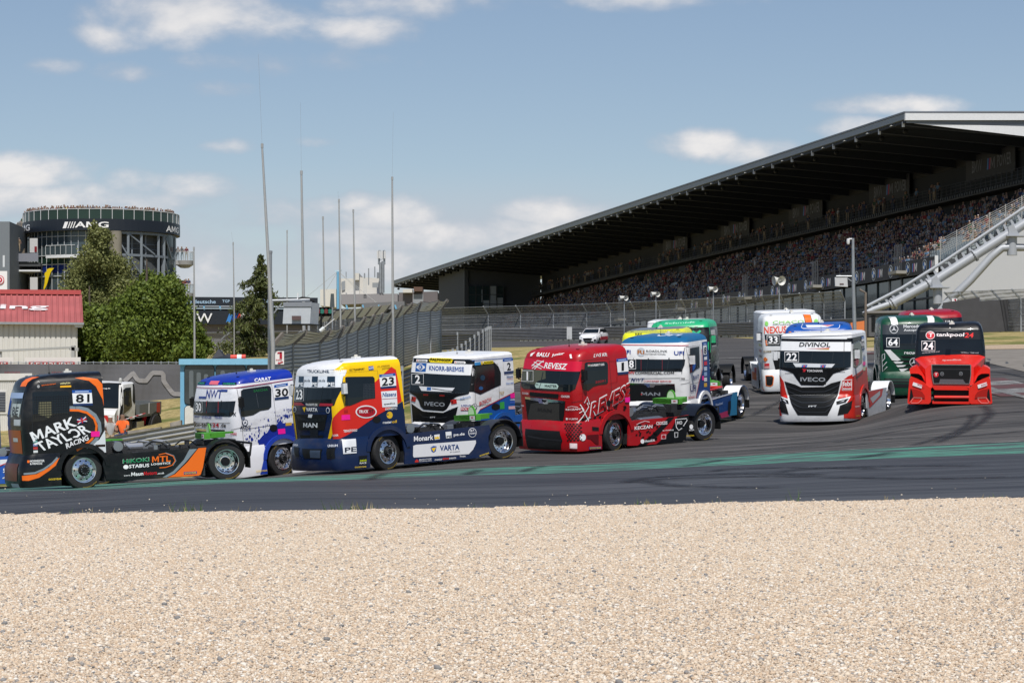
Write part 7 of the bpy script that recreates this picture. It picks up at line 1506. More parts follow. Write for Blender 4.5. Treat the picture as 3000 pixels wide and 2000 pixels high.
for k in range(5): a = -19.8+k*1.9; b.face([tp(a, 9.49, 24.45), tp(a+(1.9 if k == 0 else .75), 9.49, 24.45), tp(a+1.8+(1.9 if k == 0 else .75), 9.49, 25.2), tp(a+1.8, 9.49, 25.2)], wi)
cyl_text('AMG', -80, -54, 24.45, 25.2, wi); cyl_text('AMG', 62, 84, 24.4, 25.15, wi); b.build('lettered_band', tw)
b = MB()
ringp(b, 8.6, 8, 24.3, -100, 8, m_tg, 44); ringp(b, 8.6, 21.6, 24.25, -30, 8, mat('dark_opening', (.012, .014, .016), .3), 12) if 0 else None
ringp(b, 8.64, 19.3, 20.3, -90, -8, mat('blue_glass_band', (.01, .025, .16), .2), 30); ringp(b, 8.63, 20.3, 21.3, -95, -8, m_gg, 30); b.build('curved_facade', tw); b = MB(); ringp(b, 9.0, 8, 24.2, 68, 112, m_tg, 12); b.build('side_facade', tw)
b = MB()
for k in range(19): a = -98+k*5.9; b.beam(tp(a, 8.68, 9), tp(a, 8.68, 24.2), .06, .06, m_wm)
for z in (18.9, 20.3, 21.35, 23.6): b.tube([tp(a, 8.7, z) for a in range(-98, 10, 4)], .05, m_wm, 5, False)
b.build('mullions', tw)['kind'] = 'stuff'
b = MB(); ringp(b, 9.6, 21.0, 21.35, -34, -8, m_wht, 10); b.face([tp(a, 9.6, 21.35) for a in range(-34, -7, 2)]+[tp(a, 8.6, 21.35) for a in range(-8, -35, -2)], m_wht); b.face([tp(a, 9.6, 21.0) for a in range(-34, -7, 2)]+[tp(a, 8.6, 21.0) for a in range(-8, -35, -2)], m_wht); ringp(b, 9.58, 21.4, 22.4, -34, -8, m_tg, 8)
for k in range(7): a = -34+k*4.3; b.beam(tp(a, 9.62, 21.35), tp(a, 9.62, 22.45), .05, .05, m_wm)
b.tube([tp(a, 9.62, 22.45) for a in range(-34, -7, 3)], .04, m_wm, 5, False); b.build('balcony', tw)
# winged foot emblem
b = MB(); ye = ink('E8C820'); E = lambda x, y: P(x/3.92, 550+y/3.92, TD-9.6+((x/3.92-297)/227)**2*4.2)
pts = [(620,922),(596,950),(580,975),(572,1000),(560,1030),(545,1090),(520,1150),(500,1178),(502,1140),(512,1090),(515,1050),(518,1020),(510,1000),(515,975),(535,960),(540,935),(570,922)]
b.prism([E(x, y) for x, y in pts], (0, .05, 0), ye)
b.build('emblem', tw)
# concrete core, column and open steel stair frame on the right half
b = MB(); b.lathe([(.72, 15), (.72, 24.15)], tp(19.2, 9.0, 0), (0, 0, 1), m_cc, 20); b.build('column', tw, 40)
b = MB(); b.lathe([(7.9, 7), (7.9, 24.2)], TC, (0, 0, 1), mat('core_grey', (.09, .10, .11), .7, 0, .3, .8), 32); b.build('core', tw, 50)
b = MB()
for a in (18, 29, 40, 57, 64, 84): b.beam(tp(a, 9.0, 8), tp(a, 9.0, 24.1), .28, .28, m_st, Vector((0, 1, 0)))
for a in (22, 34.5, 48, 70): b.beam(tp(a, 8.2, 8), tp(a, 8.2, 24.1), .18, .18, m_st, Vector((0, 1, 0)))
for z in (24.0, 21.4, 17.9, 14.4): 
    for a0, a1 in ((8, 18), (18, 29), (29, 40), (40, 57), (57, 64), (64, 84)): b.beam(tp(a0, 9.0, z), tp(a1, 9.0, z), .22, .28, m_st)
for z in (22.8, 22.2, 19.2, 18.6, 15.8, 15.2):
    for a0, a1 in ((18, 29), (29, 40), (40, 57), (57, 84)): b.beam(tp(a0, 8.3, z), tp(a1, 8.3, z), .06, .06, m_st)
for (a0, z0, a1, z1) in ((18, 23.9, 29, 21.2), (29, 23.9, 52, 21.6), (29, 21.2, 54, 16.6), (18, 20.6, 29, 17.9), (64, 24, 74, 21.4), (64, 21, 76, 17.2), (29, 15.5, 44, 13.6)): b.beam(tp(a0, 9.1, z0), tp(a1, 9.1, z1), .16, .16, m_st)
b.build('stair_frame', tw)
b = MB(); b.prism([tp(48, 9.2, 17.1), tp(57, 9.2, 17.1), tp(57, 9.2, 18.5), tp(48, 9.2, 18.5)], (0, .1, 0), wi); b.build('white_board', tw)
for z, nm in ((21.2, 'upper'), (17.3, 'lower')):
    c = P(541, 745, TD); c.z = z; b = MB(); b.lathe([(0, -.9), (.5, -.85), (1.05, -.5), (1.15, 0), (0, 0)], c, (0, 0, 1), mat('balcony_concrete', (.34, .34, .34), .7), 24)
    b.prism([c+Vector((-1.9, -.7, -.5)), c+Vector((0, -.95, -.5)), c+Vector((0, .95, -.5)), c+Vector((-1.9, .7, -.5))], (0, 0, .5), MATS['balcony_concrete']); b.build('balcony', tw, 30)
    b = MB(); b.tube([c+Vector((math.cos(R(a))*1.1, math.sin(R(a))*1.1, 1.05)) for a in range(-150, 61, 15)], .035, m_wm, 5, False)
    for a in range(-150, 61, 30): p0 = c+Vector((math.cos(R(a))*1.1, math.sin(R(a))*1.1, 0)); b.beam(p0, p0+Vector((0, 0, 1.05)), .04, .04, m_wm)
    for a in range(-150, 60, 15): p0, p1 = [c+Vector((math.cos(R(q))*1.08, math.sin(R(q))*1.08, .05)) for q in (a, a+15)]; b.face([p0, p1, p1+Vector((0, 0, .9)), p0+Vector((0, 0, .9))], mat('clear_blue_glass', (.3, .4, .45), .1, alpha=.35))
    b.build('balcony_railing', tw)
    rnd = random.Random(int(z)); n_ = 3 if z > 20 else 6
    for i in range(n_):
        s = (['white', 'grey', 'maroon'] if z > 20 else ['light blue', 'black', 'black', 'red', 'navy', 'navy'])[i]
        person(c+Vector((-.75+i*1.5/n_, -.55+rnd.random()*.3, 0)), 'stand' if i == n_-1 else 'lean', s, 'spectator in %s shirt on the %s round balcony right of the tower' % (s, nm), 'spectators on the %s round balcony' % nm, rnd.uniform(-.4, .4), rnd.uniform(.94, 1.04), i)
# spectators along the roof deck
rnd = random.Random(31); a = -84; sh2 = ['white', 'black', 'navy', 'red', 'grey', 'light blue', 'yellow', 'tan', 'green', 'white', 'black', 'tan', 'white']
while a < 86:
    s = rnd.choice(sh2); po = rnd.choice(['lean', 'stand', 'lean', 'point'])
    person(tp(a, 8.9-rnd.random()*.25, 25.5), po, s, 'spectator in %s shirt %s, %s of the tower roof rail' % (s, {'lean': 'leaning', 'stand': 'standing', 'point': 'hands raised'}[po], ['far left', 'left part', 'centre left', 'centre right', 'right part', 'far right'][min(5, int((a+84)/28.4))]), 'spectators in %s shirts on the tower roof' % s, -R(a)*-1+rnd.uniform(-.4, .4), rnd.uniform(.92, 1.06), rnd.randrange(3))
    a += rnd.uniform(1.3, 2.7)
# ---------------------------------------------------------------- grey block, stairs and terrace at the far left
t = thing('stair_building', G(20, 318), 'grey block with open stairs and terrace between it and the round tower', 'building'); D = 316
b = MB(); b.prism([P(-140, 649, D), P(28, 649, D), P(28, 1060, D), P(-140, 1060, D)], (0, 12, 0), mat('blue_grey_cladding', (.16, .18, .20), .7)); b.build('wall', t)
b = MB(); b.prism([P(30, 790, 322), P(118, 790, 322), P(118, 795, 322), P(30, 795, 322)], (0, 6, 0), m_wht); b.prism([P(30, 767, 322), P(116, 769, 322), P(118, 780, 322), P(30, 780, 322)], (0, 6, 0), m_step); b.prism([P(30, 743, 321.8), P(112, 741, 321.8), P(112, 766, 321.8), P(30, 766, 321.8)], (0, .08, 0), mat('terrace_panel', (.20, .21, .25), .6)); b.prism([P(30, 800, 328), P(112, 800, 328), P(112, 1050, 328), P(30, 1050, 328)], (0, 1, 0), m_dkw); b.build('terrace', t)
b = MB()
for k in range(18): b.prism([P(30+k*.4, 740-k*3.8, 324+k*.45), P(72, 740-k*3.8, 324+k*.45), P(72, 743-k*3.8, 324+k*.45), P(30+k*.4, 743-k*3.8, 324+k*.45)], (0, .5, 0), mat('wood_steps', (.20, .16, .12), .8))
b.prism([P(30, 742, 332), P(74, 742, 332), P(74, 640, 332), P(50, 652, 332), P(30, 690, 332)], (0, .2, 0), mat('stair_side', (.14, .13, .12), .8)); b.build('stairs', t)
b = MB(); b.tube([P(30, 690, 323), P(50, 652, 331), P(66, 652, 331)], .06, m_wm, 6); b.prism([P(87, 698, 322), P(110, 698, 322), P(110, 740, 322), P(87, 740, 322)], (0, .3, 0), mat('white_door_panel', (.5, .5, .5), .6)); b.prism([P(101, 722, 321.9), P(108, 722, 321.9), P(108, 738, 321.9), P(101, 738, 321.9)], (0, .1, 0), ink('7A1820')); b.prism([P(88, 812, 322), P(110, 812, 322), P(110, 860, 322), P(88, 860, 322)], (0, .3, 0), MATS['white_door_panel']); b.build('door', t)
for x, y, s, po in ((39, 739, 'white', 'stand'), (55, 739, 'tan', 'stand'), (67, 676, 'green', 'stand'), (73, 660, 'hi-vis', 'stand')):
    person(P(x, y, 322 if y > 700 else 330), po, s, 'spectator in a %s top standing on the stairs left of the tower' % s, None, 0, 1.0, 2)
b = MB(); b.prism([P(-60, 794, 300), P(21, 794, 300), P(21, 862, 300), P(-60, 862, 300)], (0, .3, 0), ink('E6E4E4')); c0 = P(-1, 820, 299.9)
for rr, mm, e in ((.50, ink('C83040'), 0), (.42, ink('E6E4E4'), .02), (.30, ink('C83040'), .04), (.13, ink('E6E4E4'), .06)): b.face([c0+Vector((math.cos(R(q))*rr, -e, math.sin(R(q))*rr)) for q in range(0, 360, 15)], mm)
text3(b, 'club', P(-8, 856, 299.9), P(9, 856, 299.9), P(-8, 848, 299.9), ink('C04050'), 0); tag(b.build('club_sign', loc=P(0, 860, 300)), 'white sign with red ring emblem at the far left edge', 'sign')
b = MB(); b.prism([P(8, 748, 312), P(14, 748, 312), P(14, 782, 312), P(8, 782, 312)], (0, .2, 0), ink('C8CCD0')); tag(b.build('wall_antenna', loc=P(11, 785, 312)), 'slim white antenna panel on the grey block', 'antenna')
# ---------------------------------------------------------------- white shed with red roof
t = thing('red_roofed_shed', P(236, 1100, 170), 'white ribbed metal shed with faded red roof and white roof lettering', 'building'); D = 170; m_rr = mat('faded_red_roof', (.37, .10, .10), .75, 0, .35, .5, bump=.2); m_ws = mat('white_ribbed_sheet', (.60, .59, .56), .6, 0, .08, .5)
x0, x1 = (-330-CX)/F*D, (236-CX)/F*D; ze = (HY-943)/F*D; zr = (HY-866)/F*174.5
b = MB(); zb_ = 2.5
n = int((x1-x0)/.32)
for i in range(n): xa = x0+i*.32; b.face([(xa, D, zb_), (xa+.22, D, zb_), (xa+.22, D, ze), (xa, D, ze)], m_ws); b.face([(xa+.22, D, zb_), (xa+.24, D+.05, zb_), (xa+.24, D+.05, ze), (xa+.22, D, ze)], m_ws); b.face([(xa+.24, D+.05, zb_), (xa+.30, D+.05, zb_), (xa+.30, D+.05, ze), (xa+.24, D+.05, ze)], m_ws); b.face([(xa+.30, D+.05, zb_), (xa+.32, D, zb_), (xa+.32, D, ze), (xa+.30, D+.05, ze)], m_ws)
xe = x0+n*.32; b.face([(xe, D, zb_), (xe, D+9, zb_), (xe, D+9, ze), (xe, D+4.5, zr), (xe, D, ze)], m_ws); b.build('wall', t)
b = MB(); n = int((x1-x0+.5)/.36); e1, e2 = Vector((0, D-.35, ze-.12)), Vector((0, D+4.5, zr+.05)); up_ = Vector((0, -.35, .9)).normalized()
for i in range(n):
    xa = x0-.1+i*.36
    for u0, u1, h0, h1 in ((0, .24, 0, 0), (.24, .27, 0, .07), (.27, .33, .07, .07), (.33, .36, .07, 0)):
        c = lambda u, e, h: Vector((xa+u, 0, 0))+e+up_*h
        b.face([c(u0, e1, h0), c(u1, e1, h1), c(u1, e2, h1), c(u0, e2, h0)], m_rr)
xr_ = x0-.1+n*.36; b.box(((x0+xr_)/2, D+4.5, zr+.2), (xr_-x0, .5, .28), mat('ridge_red', (.45, .075, .07), .6)); b.prism([(xr_, D-.4, ze-.1), (xr_, D+4.6, zr+.1), (xr_, D+9, ze-.1)], (.05, 0, 0), m_rr); b.face([(x0, D+4.5, zr), (xr_, D+4.5, zr), (xr_, D+9.3, ze), (x0, D+9.3, ze)], m_rr)
def rp(x, y):
    f = (y-943)/(866-943); X = (x-CX)/F*(D+f*4.5); q = e1.lerp(e2, f); return Vector((X, q.y, q.z))+up_*.085
vs, fs, _ = glyphs('Ring', .02); q = [rp(-55+212*float(u)+10*float(v), 912-16*float(v)) for u, v in vs]; b.mesh(q, fs, ink('E0D8D8')); b.build('roof', t); SHED = t
b = MB(); b.box(((x0+x1)/2, D-.42, ze-.12), (x1-x0+.4, .14, .14), m_gpost); b.build('gutter', t)
b = MB(); b.box(P(229, 955, D-.2), (.5, .3, .18), m_wht); b.box(P(229, 952, D-.2), (.55, .35, .05), m_wht); b.build('wall_lamp', t); SHED.rotation_euler = (0, 0, R(10))
# grey lean-to trailer frame and banners before the shed
b = MB(); b.beam(P(-60, 1030, 160), P(206, 1018, 160), .35, .12, mat('pale_grey_frame', (.36, .36, .35), .6)); b.beam(P(215, 1012, 160), P(215, 1068, 160), .3, .2, MATS['pale_grey_frame']); b.beam(P(1, 1024, 160), P(1, 1068, 160), .15, .15, MATS['pale_grey_frame']); b.beam(P(204, 1020, 160), P(230, 1024, 160), .3, .2, MATS['pale_grey_frame']); tag(b.build('trailer_frame', loc=P(215, 1066, 160)), 'pale grey steel frame standing before the white shed', 'frame')
for xa, xb, tx in ((72, 236, 'REMONDIS'), (-110, 40, 'REMONDIS')):
    b = MB(); b.prism([P(xa, 1047, 155), P(xb, 1046, 155), P(xb, 1085, 155), P(xa, 1085, 155)], (0, .05, 0), ink('D8D4D0')); b.prism([P(xa+12, 1059, 154.9), P(xb-17, 1059, 154.9), P(xb-17, 1080, 154.9), P(xa+12, 1080, 154.9)], (0, .02, 0), ink('B83028')); text3(b, tx, P(xa+18, 1074, 154.8), P(xb-22, 1074, 154.8), P(xa+18, 1062, 154.8), ink('E6E2E0'), .02); tag(b.build('advert_banner', loc=P((xa+xb)/2, 1085, 155)), 'white banner with red lettered strip %s' % ('below the shed corner' if xa > 0 else 'cut by the left edge of the picture'), 'banner')
# ---------------------------------------------------------------- grey cloth fence with a pale circuit outline
t = thing('banner_fence', G(260, 145), 'grey cloth covered fence printed with a pale circuit outline', 'fence'); m_cl = mat('grey_banner_cloth', (.115, .115, .125), .85, 0, .12, 1.2); b = MB(); D0 = 145; NX, NZ = 150, 8; rnd = random.Random(14)
def bw(x, v): return P(x, 1066+v*112+(6 if x > 200 else 0)*v, D0+.05*math.sin(x*.043+v*2)+.012*math.sin(x*.31+v*3)+.05*math.sin(x*.021+v*5))
vs = [bw(-120+i*660/NX, j/NZ) for j in range(NZ+1) for i in range(NX+1)]
b.mesh(vs, [(j*(NX+1)+i, j*(NX+1)+i+1, (j+1)*(NX+1)+i+1, (j+1)*(NX+1)+i) for j in range(NZ) for i in range(NX)], m_cl)
def bl(pts, w, m):
    pts = [(x/3.92, 840+y/3.92) for x, y in pts]; L_, R__ = [], []
    fine = []
    for a, c in zip(pts, pts[1:]):
        for k in range(6): fine.append((a[0]+(c[0]-a[0])*k/6, a[1]+(c[1]-a[1])*k/6))
    fine.append(pts[-1])
    for i, p in enumerate(fine):
        a, c = fine[max(i-1, 0)], fine[min(i+1, len(fine)-1)]; dx, dy = c[0]-a[0], c[1]-a[1]; h = math.hypot(dx, dy) or 1; L_.append((p[0]-dy/h*w/2, p[1]+dx/h*w/2)); R__.append((p[0]+dy/h*w/2, p[1]-dx/h*w/2))
    f = lambda q: bw(q[0], (q[1]-1066)/(112+(6 if q[0] > 200 else 0)))+Vector((0, -.05, 0))
    for i in range(len(fine)-1): b.face([f(L_[i]), f(L_[i+1]), f(R__[i+1]), f(R__[i])], m)
mp_ = mat('pale_grey_print', (.26, .25, .25), .85)
bl([(1430,1085),(1480,1035),(1530,990),(1575,1060),(1600,1075),(1680,1078),(1740,1000),(1765,985),(1860,988),(1878,1010),(1880,1075),(1900,1110),(1980,1215),(2000,1228),(2080,1232)], 13, mp_); bl([(1060,1035),(1140,1030),(1165,1060)], 12, mp_)
b.build('cloth', t)
b = MB()
for x in (52, 190):
    f = lambda q: bw(q[0], (q[1]-1066)/112)+Vector((0, -.05, 0)); vs, fs, _ = glyphs('REMONDIS', .02); b.mesh([f((x-38+x*0+46*float(u), 1096-8*float(v))) for u, v in vs], fs, mat('dull_red_print', (.20, .06, .07), .85))
b.build('print', t)
b = MB()
for x in range(-100, 540, 22): b.beam(P(x, 1058, D0+.2), P(x, 1185, D0+.2), .05, .05, m_gpost)
b.tube([P(x, 1061+((x//22) % 2), D0+.1) for x in range(-100, 540, 22)], .02, m_gpost, 4, False); b.build('posts', t)['kind'] = 'stuff'
# ---------------------------------------------------------------- white container cabin
t = thing('cabin', G(20, 132), 'white site cabin with a dark shuttered window at the left edge', 'cabin'); D = 131; b = MB(); b.prism([P(-160, 1098, D), P(92, 1096, D), P(92, 1300, D), P(-160, 1300, D)], (0, 2.4, 0), m_ws)
for x in range(-150, 90, 6): b.beam(P(x, 1116, D-.01), P(x, 1290, D-.01), .04, .04, m_ws)
b.build('wall', t); b = MB(); b.prism([P(-162, 1095, D-.08), P(94, 1093, D-.08), P(94, 1113, D-.08), P(-162, 1115, D-.08)], (0, 2.6, 0), mat('cabin_white_trim', (.66, .65, .62), .5)); b.build('roof', t)
b = MB(); b.prism([P(-30, 1143, D-.06), P(20, 1143, D-.06), P(20, 1212, D-.06), P(-30, 1212, D-.06)], (0, .05, 0), MATS['cabin_white_trim']); b.prism([P(-26, 1148, D-.09), P(16, 1148, D-.09), P(16, 1205, D-.09), P(-26, 1205, D-.09)], (0, .04, 0), mat('blue_black_shutter', (.03, .035, .06), .5))
for k in range(12): b.beam(P(-26, 1150+k*4.7, D-.1), P(16, 1150+k*4.7, D-.1), .02, .02, m_gpost)
b.build('window', t)
# ---------------------------------------------------------------- blue kiosk
t = thing('blue_kiosk', G(650, 119), 'light blue kiosk with rounded windows and white lower panels', 'kiosk'); D = 118; m_lb = mat('light_blue_paint', (.16, .40, .60), .5, 0, .1); K2 = lambda x, y, d=0: P(540+x/3.92, 1050+y/3.92, D+d)
b = MB(); b.prism([P(528, 1067, D), P(795, 1067, D), P(795, 1300, D), P(528, 1300, D)], (0, 3.2, 0), m_lb); b.build('body', t)
b = MB(); b.prism([P(524, 1051, D-.2), P(798, 1050, D-.2), P(798, 1068, D-.2), P(524, 1068, D-.2)], (0, 3.6, 0), mat('light_blue_roof', (.22, .48, .66), .5)); b.build('roof', t)
def rrect(x0, y0, x1, y1, r):
    o_ = []
    for cx__, cy__, a0 in ((x1-r, y0+r, -90), (x1-r, y1-r, 0), (x0+r, y1-r, 90), (x0+r, y0+r, 180)):
        for k in range(5): a = R(a0+k*22.5); o_.append((cx__+r*math.cos(a), cy__+r*math.sin(a)))
    return o_
kg = mat('kiosk_glass', (.035, .045, .05), .12, 0, .6, 1.5)
for q in ((5, 78, 340, 522), (365, 78, 698, 522), (722, 72, 960, 522)):
    b = MB(); b.prism([K2(x, y, -.05) for x, y in rrect(q[0]-6, q[1]-6, q[2]+6, q[3]+6, 46)], (0, .04, 0), m_blk); b.prism([K2(x, y, -.07) for x, y in rrect(*q, 40)], (0, .03, 0), kg)
    for k in range(3): xx = q[0]+50+k*85; b.prism([K2(x, y, -.09) for x, y in rrect(xx, q[1]+60+k*20, xx+50, q[3]-50, 20)], (0, .015, 0), mat('painted_reflections', (.12, .14, .15), .3))  # paler shapes painted on the pane as reflections
    b.build('window', t)
for q in ((5, 542, 350, 860), (370, 542, 700, 860)):
    b = MB(); b.prism([K2(x, y, -.05) for x, y in rrect(q[0]-6, q[1]-6, q[2]+6, q[3]+6, 46)], (0, .04, 0), m_blk); b.prism([K2(x, y, -.07) for x, y in rrect(*q, 40)], (0, .03, 0), mat('white_panel', (.60, .60, .57), .5)); b.build('lower_panel', t)
b = MB(); b.prism([P(620, 1050, D+.4), P(640, 1022, D+.6), P(648, 1030, D+.6), P(655, 1042, D+.4), P(668, 1035, D+.6), P(690, 1050, D+.4)], (0, .8, 0), mat('dark_tarpaulin', (.02, .022, .03), .7)); tag(b.build('tarpaulin', loc=P(650, 1050, D)), 'crumpled dark tarpaulin lying on the blue kiosk roof', 'tarpaulin')
b = MB(); b.tube([P(676, 1047, D+.5), P(720, 1046, D+.5)], .12, mat('signal_red', (.65, .05, .03), .5), 10); b.tube([P(695, 1046.6, D+.5), P(708, 1046.4, D+.5)], .125, ink('E8E8E8'), 10); tag(b.build('warning_roll', loc=P(700, 1050, D)), 'red and white warning roll on the blue kiosk roof', 'roll')
# ---------------------------------------------------------------- utility truck parked behind
LV['utility'] = dict(lv=[(1.15,.95,1.05),(1.75,.98,1.08),(2.6,.70,1.02),(2.78,.62,.98),(2.84,.5,.9)], xr=-.62, r=.10, b=.05)
POSE['utility'] = pose_anchor(315.4, 1298.8, 125.60, (0, 0, 0), 74.05, nrm(-0.0246, 0.0814))
t = Truck('utility', 'utility_truck', 'parked white and orange striped utility truck with grey tipping bed', 'utility', 0, 'DCDCDA', group=None, cat='truck'); t.parts.pop('bumper', None); t.zm = Z1
t.poly('F', [(1160,300),(1375,290),(1362,560),(1330,605),(1180,600)], m_glass, 2, 'windscreen'); t.poly('F', [(1150,280),(1390,272),(1392,300),(1150,310)], m_blk, 1); t.poly('S', [(1415,360),(1440,335),(1500,330),(1515,540),(1480,590),(1412,640)], m_glass, 2, 'side_window'); t.poly('S', [(1520,290),(1572,285),(1570,480),(1540,520),(1520,480)], m_blk, 2); t.poly('S', [(1380,300),(1408,320),(1400,700),(1378,720)], m_blk, 1); t.text('F', 'mag.de', (1180,352), (1268,350), 16, 'E8E8E8', 4, part='windscreen'); t.ell('S', (1462,430), 20, 60, m_blk, 4); t.ell('S', (1470,525), 22, 26, m_blk, 4)
b = t.mb('bonnet'); b.prism([(.9, -.95, 1.0), (1.5, -.85, 1.0), (1.5, -.85, 1.45), (1.35, -.85, 1.62), (.9, -.95, 1.72)], (0, 1.85, 0), paint('DCDCDA'))
for k in range(4): b.face([(1.505, .85-k*.45, 1.1), (1.505, .65-k*.45, 1.1), (1.505, .45-k*.45, 1.42), (1.505, .65-k*.45, 1.42)], ink('C03030'))
for k in range(2): b.face([(1.4-k*.25, .902, 1.1), (1.25-k*.25, .915, 1.1), (1.1-k*.25, .93, 1.4), (1.25-k*.25, .915, 1.4)], ink('C03030'))
b = t.mb('bed'); gm = mat('bed_grey', (.14, .15, .15), .6, .2); b.box((-2.3, 0, 1.22), (2.5, 2.2, .08), gm)
for y in (1.08, -1.08): b.box((-2.3, y, 1.52), (2.5, .06, .52), gm)
for x in (-1.06, -3.54): b.box((x, 0, 1.52), (.06, 2.2, .52), gm)
b.box((-3.2, 1.12, 1.52), (.35, .02, .44), ink('A02020')); b.box((-2.1, 1.12, 1.55), (.03, .02, .5), ink('D8D8D8'))
c = t.mb('chassis'); c.box((-1.0, 0, .85), (4.8, 1.0, .4), m_chas); c.box((-1.4, .8, .75), (.8, .4, .45), m_dull); c.box((-2.2, .85, .95), (.25, .1, .4), ink('A81E28'))
for x in (.45, -2.9):
    for sg in (1, -1):
        w = MB(); w.lathe([(0, .16), (.3, .17), (.42, .19), (.57, .18), (.62, .1), (.62, -.1), (.57, -.18), (0, -.16)], (0, 0, 0), (0, sg, 0), m_rub, 26); w.lathe([(.3, .172), (.28, .08), (.12, .06), (.1, .16), (0, .17)], (0, 0, 0), (0, sg, 0), m_dull, 18); o = w.build('wheel', t.top, 40, local=True); o.location = (x, sg*.98, .62)
        t.arch(x, .66, .72, .7, 1.12, 10, 170, m_blk, sg, 'fender', cz=.62)
b = t.mb('mirror'); b.box((.85, 1.3, 2.1), (.08, .2, .4), m_blk); b.box((.85, -1.3, 2.1), (.08, .2, .4), m_blk)
b = t.mb('beacon'); b.lathe([(.08, 0), (.08, .15), (.05, .2), (0, .21)], (.0, .6, 2.84), (0, 0, 1), mat('clear_beacon', (.4, .4, .38), .3), 12); t.finish()
b = MB(); a_, c_ = P(350, 1233, 120), P(425, 1210, 122)
for k in range(8): b.beam(a_.lerp(c_, k/8), a_.lerp(c_, (k+1)/8), .09, .012, ink('C8302A') if k % 2 else ink('E4E0DC'))
tag(b.build('barrier_tape', loc=a_), 'red and white barrier tape stretched before the utility truck', 'tape')
person(G(323, 103, .0), 'sit', 'white', 'seated marshal in white shirt and white cap behind the black truck', None, .2, 1.05, 2); person(G(361, 103, .0), 'sit', 'orange', 'seated marshal in orange vest and dark cap behind the black truck', None, -.2, 1.08, 0)
b = MB()
for (xa, ya, xb, yb, D, h) in ((345, 1266, 470, 1250, 108, .30), (498, 1238, 530, 1230, 116, .3)):
    b.prism([P(xa, ya, D), P(xb, yb, D), P(xb, yb+16, D), P(xa, ya+20, D)], (0, .5, 0), m_conc)
tag(b.build('concrete_kerb_wall', loc=G(400, 108)), 'low weathered concrete ledge in the dry grass behind the black truck', 'wall')
# ---------------------------------------------------------------- dark advert building and distant roofs
t = thing('advert_building', G(700, 262), 'long building with two black advert bands behind the trees', 'building'); D = 262; b = MB()
b.prism([P(470, 945, D+.6), P(930, 945, D+.6), P(930, 1060, D+.6), P(470, 1060, D+.6)], (0, 8, 0), mat('purple_grey_wall', (.17, .155, .165), .8)); b.prism([P(470, 897, D+.8), P(940, 900, D+.8), P(940, 912, D+.8), P(470, 910, D+.8)], (0, 7, 0), m_step); b.build('wall', t)
b = MB(); b.prism([P(470, 869, D), P(930, 872, D), P(930, 896, D), P(470, 895, D)], (0, .4, 0), m_bk); T3 = lambda tx, x0, x1, yb, yt, m, bo=.01: text3(b, tx, P(x0, yb, D-.06), P(x1, yb, D-.06), P(x0, yt, D-.06), m, bo)
lt_ = ink('A8C4DC'); T3('neue deutsche', 528, 632, 889, 878, lt_); T3('TGP', 651, 673, 886, 878, lt_); T3('gring', 745, 790, 886, 876, lt_)
b.build('upper_advert', t)
b = MB(); b.prism([P(470, 909, D-.3), P(940, 912, D-.3), P(940, 950, D-.3), P(470, 950, D-.3)], (0, .4, 0), m_bk); D = 261.6; T3('BMW', 518, 622, 946, 917, ink('E4E4E4'), .02)
for x, c in ((666, '3A7CC0'), (680, '1C3C8C'), (695, 'C83A30')): b.face([P(x-4, 944, D), P(x+8, 944, D), P(x+18, 917, D), P(x+6, 917, D)], ink(c))
T3('M', 705, 745, 944, 917, ink('E4E4E4'), .02); b.build('lower_advert', t)
b = MB(); D = 262
for x in (548, 595, 642, 735, 795): b.prism([P(x, 896, D-.2), P(x+4, 896, D-.2), P(x+6, 909, D-.2), P(x+2, 909, D-.2)], (0, .1, 0), m_lb)
b.beam(P(470, 903, D-.2), P(940, 905, D-.2), .3, .1, mat('pale_blue_beam', (.32, .40, .46), .6)); b.build('beams', t)
wb3 = thing('antenna_building', G(1050, 420), 'distant white rendered building with ladders, antennas and mast on its roof', 'building'); D = 410; m_off = mat('off_white_render', (.62, .60, .55), .8, 0, .1, .3)
b = MB()
for q, dd in (([(998,816),(1053,816),(1053,864),(998,864)], 0), ([(1053,812),(1113,815),(1113,860),(1053,862)], 1), ([(1040,800),(1052,800),(1052,820),(1040,820)], -1), ([(938,848),(985,846),(985,900),(938,895)], 3), ([(1000,862),(1165,860),(1165,885),(1000,892)], -2)):
    b.prism([P(x, y, D+dd) for x, y in q], (0, 10, 0), m_off if dd != -2 else mat('grey_render', (.27, .26, .27), .8))
b.build('wall', wb3); b = MB()
for q in ([(1091,828),(1108,828),(1108,842),(1091,842)], [(1000,826),(1011,822),(1011,848),(1002,852)]): b.prism([P(x, y, D-2.2 if q[0][0] > 1050 else D-.2) for x, y in q], (0, .1, 0), m_gpost)
b.build('window', wb3)
b = MB(); D2 = 408
for x0, y0, x1, y1, r in ((1115,858,1115,770,.22),(1122,858,1122,765,.22),(1110,775,1112,733,.16),(1126,775,1125,733,.16),(1080,835,1080,786,.08),(1098,812,1098,781,.08),(1014,815,1014,796,.06),(1068,815,1068,800,.1),(1107,815,1107,798,.15)): b.tube([P(x0, y0, D2), P(x1, y1, D2)], r, m_steel if r > .1 else m_gpost, 6)
for x in (1106, 1112, 1119, 1127): b.prism([P(x-2, 757, D2-.4), P(x+3, 757, D2-.4), P(x+3, 735, D2-.4), P(x-2, 735, D2-.4)], (0, .3, 0), ink('C8C8C8'))
for k in range(12): b.beam(P(1112, 850-k*8, D2), P(1126, 846-k*8, D2), .06, .06, m_gpost)
b.build('antenna_mast', wb3)
b = MB(); b.beam(P(1066, 858, D2-.5), P(1066, 815, D2-.5), .06, .06, m_wm); b.beam(P(1073, 858, D2-.5), P(1073, 815, D2-.5), .06, .06, m_wm)
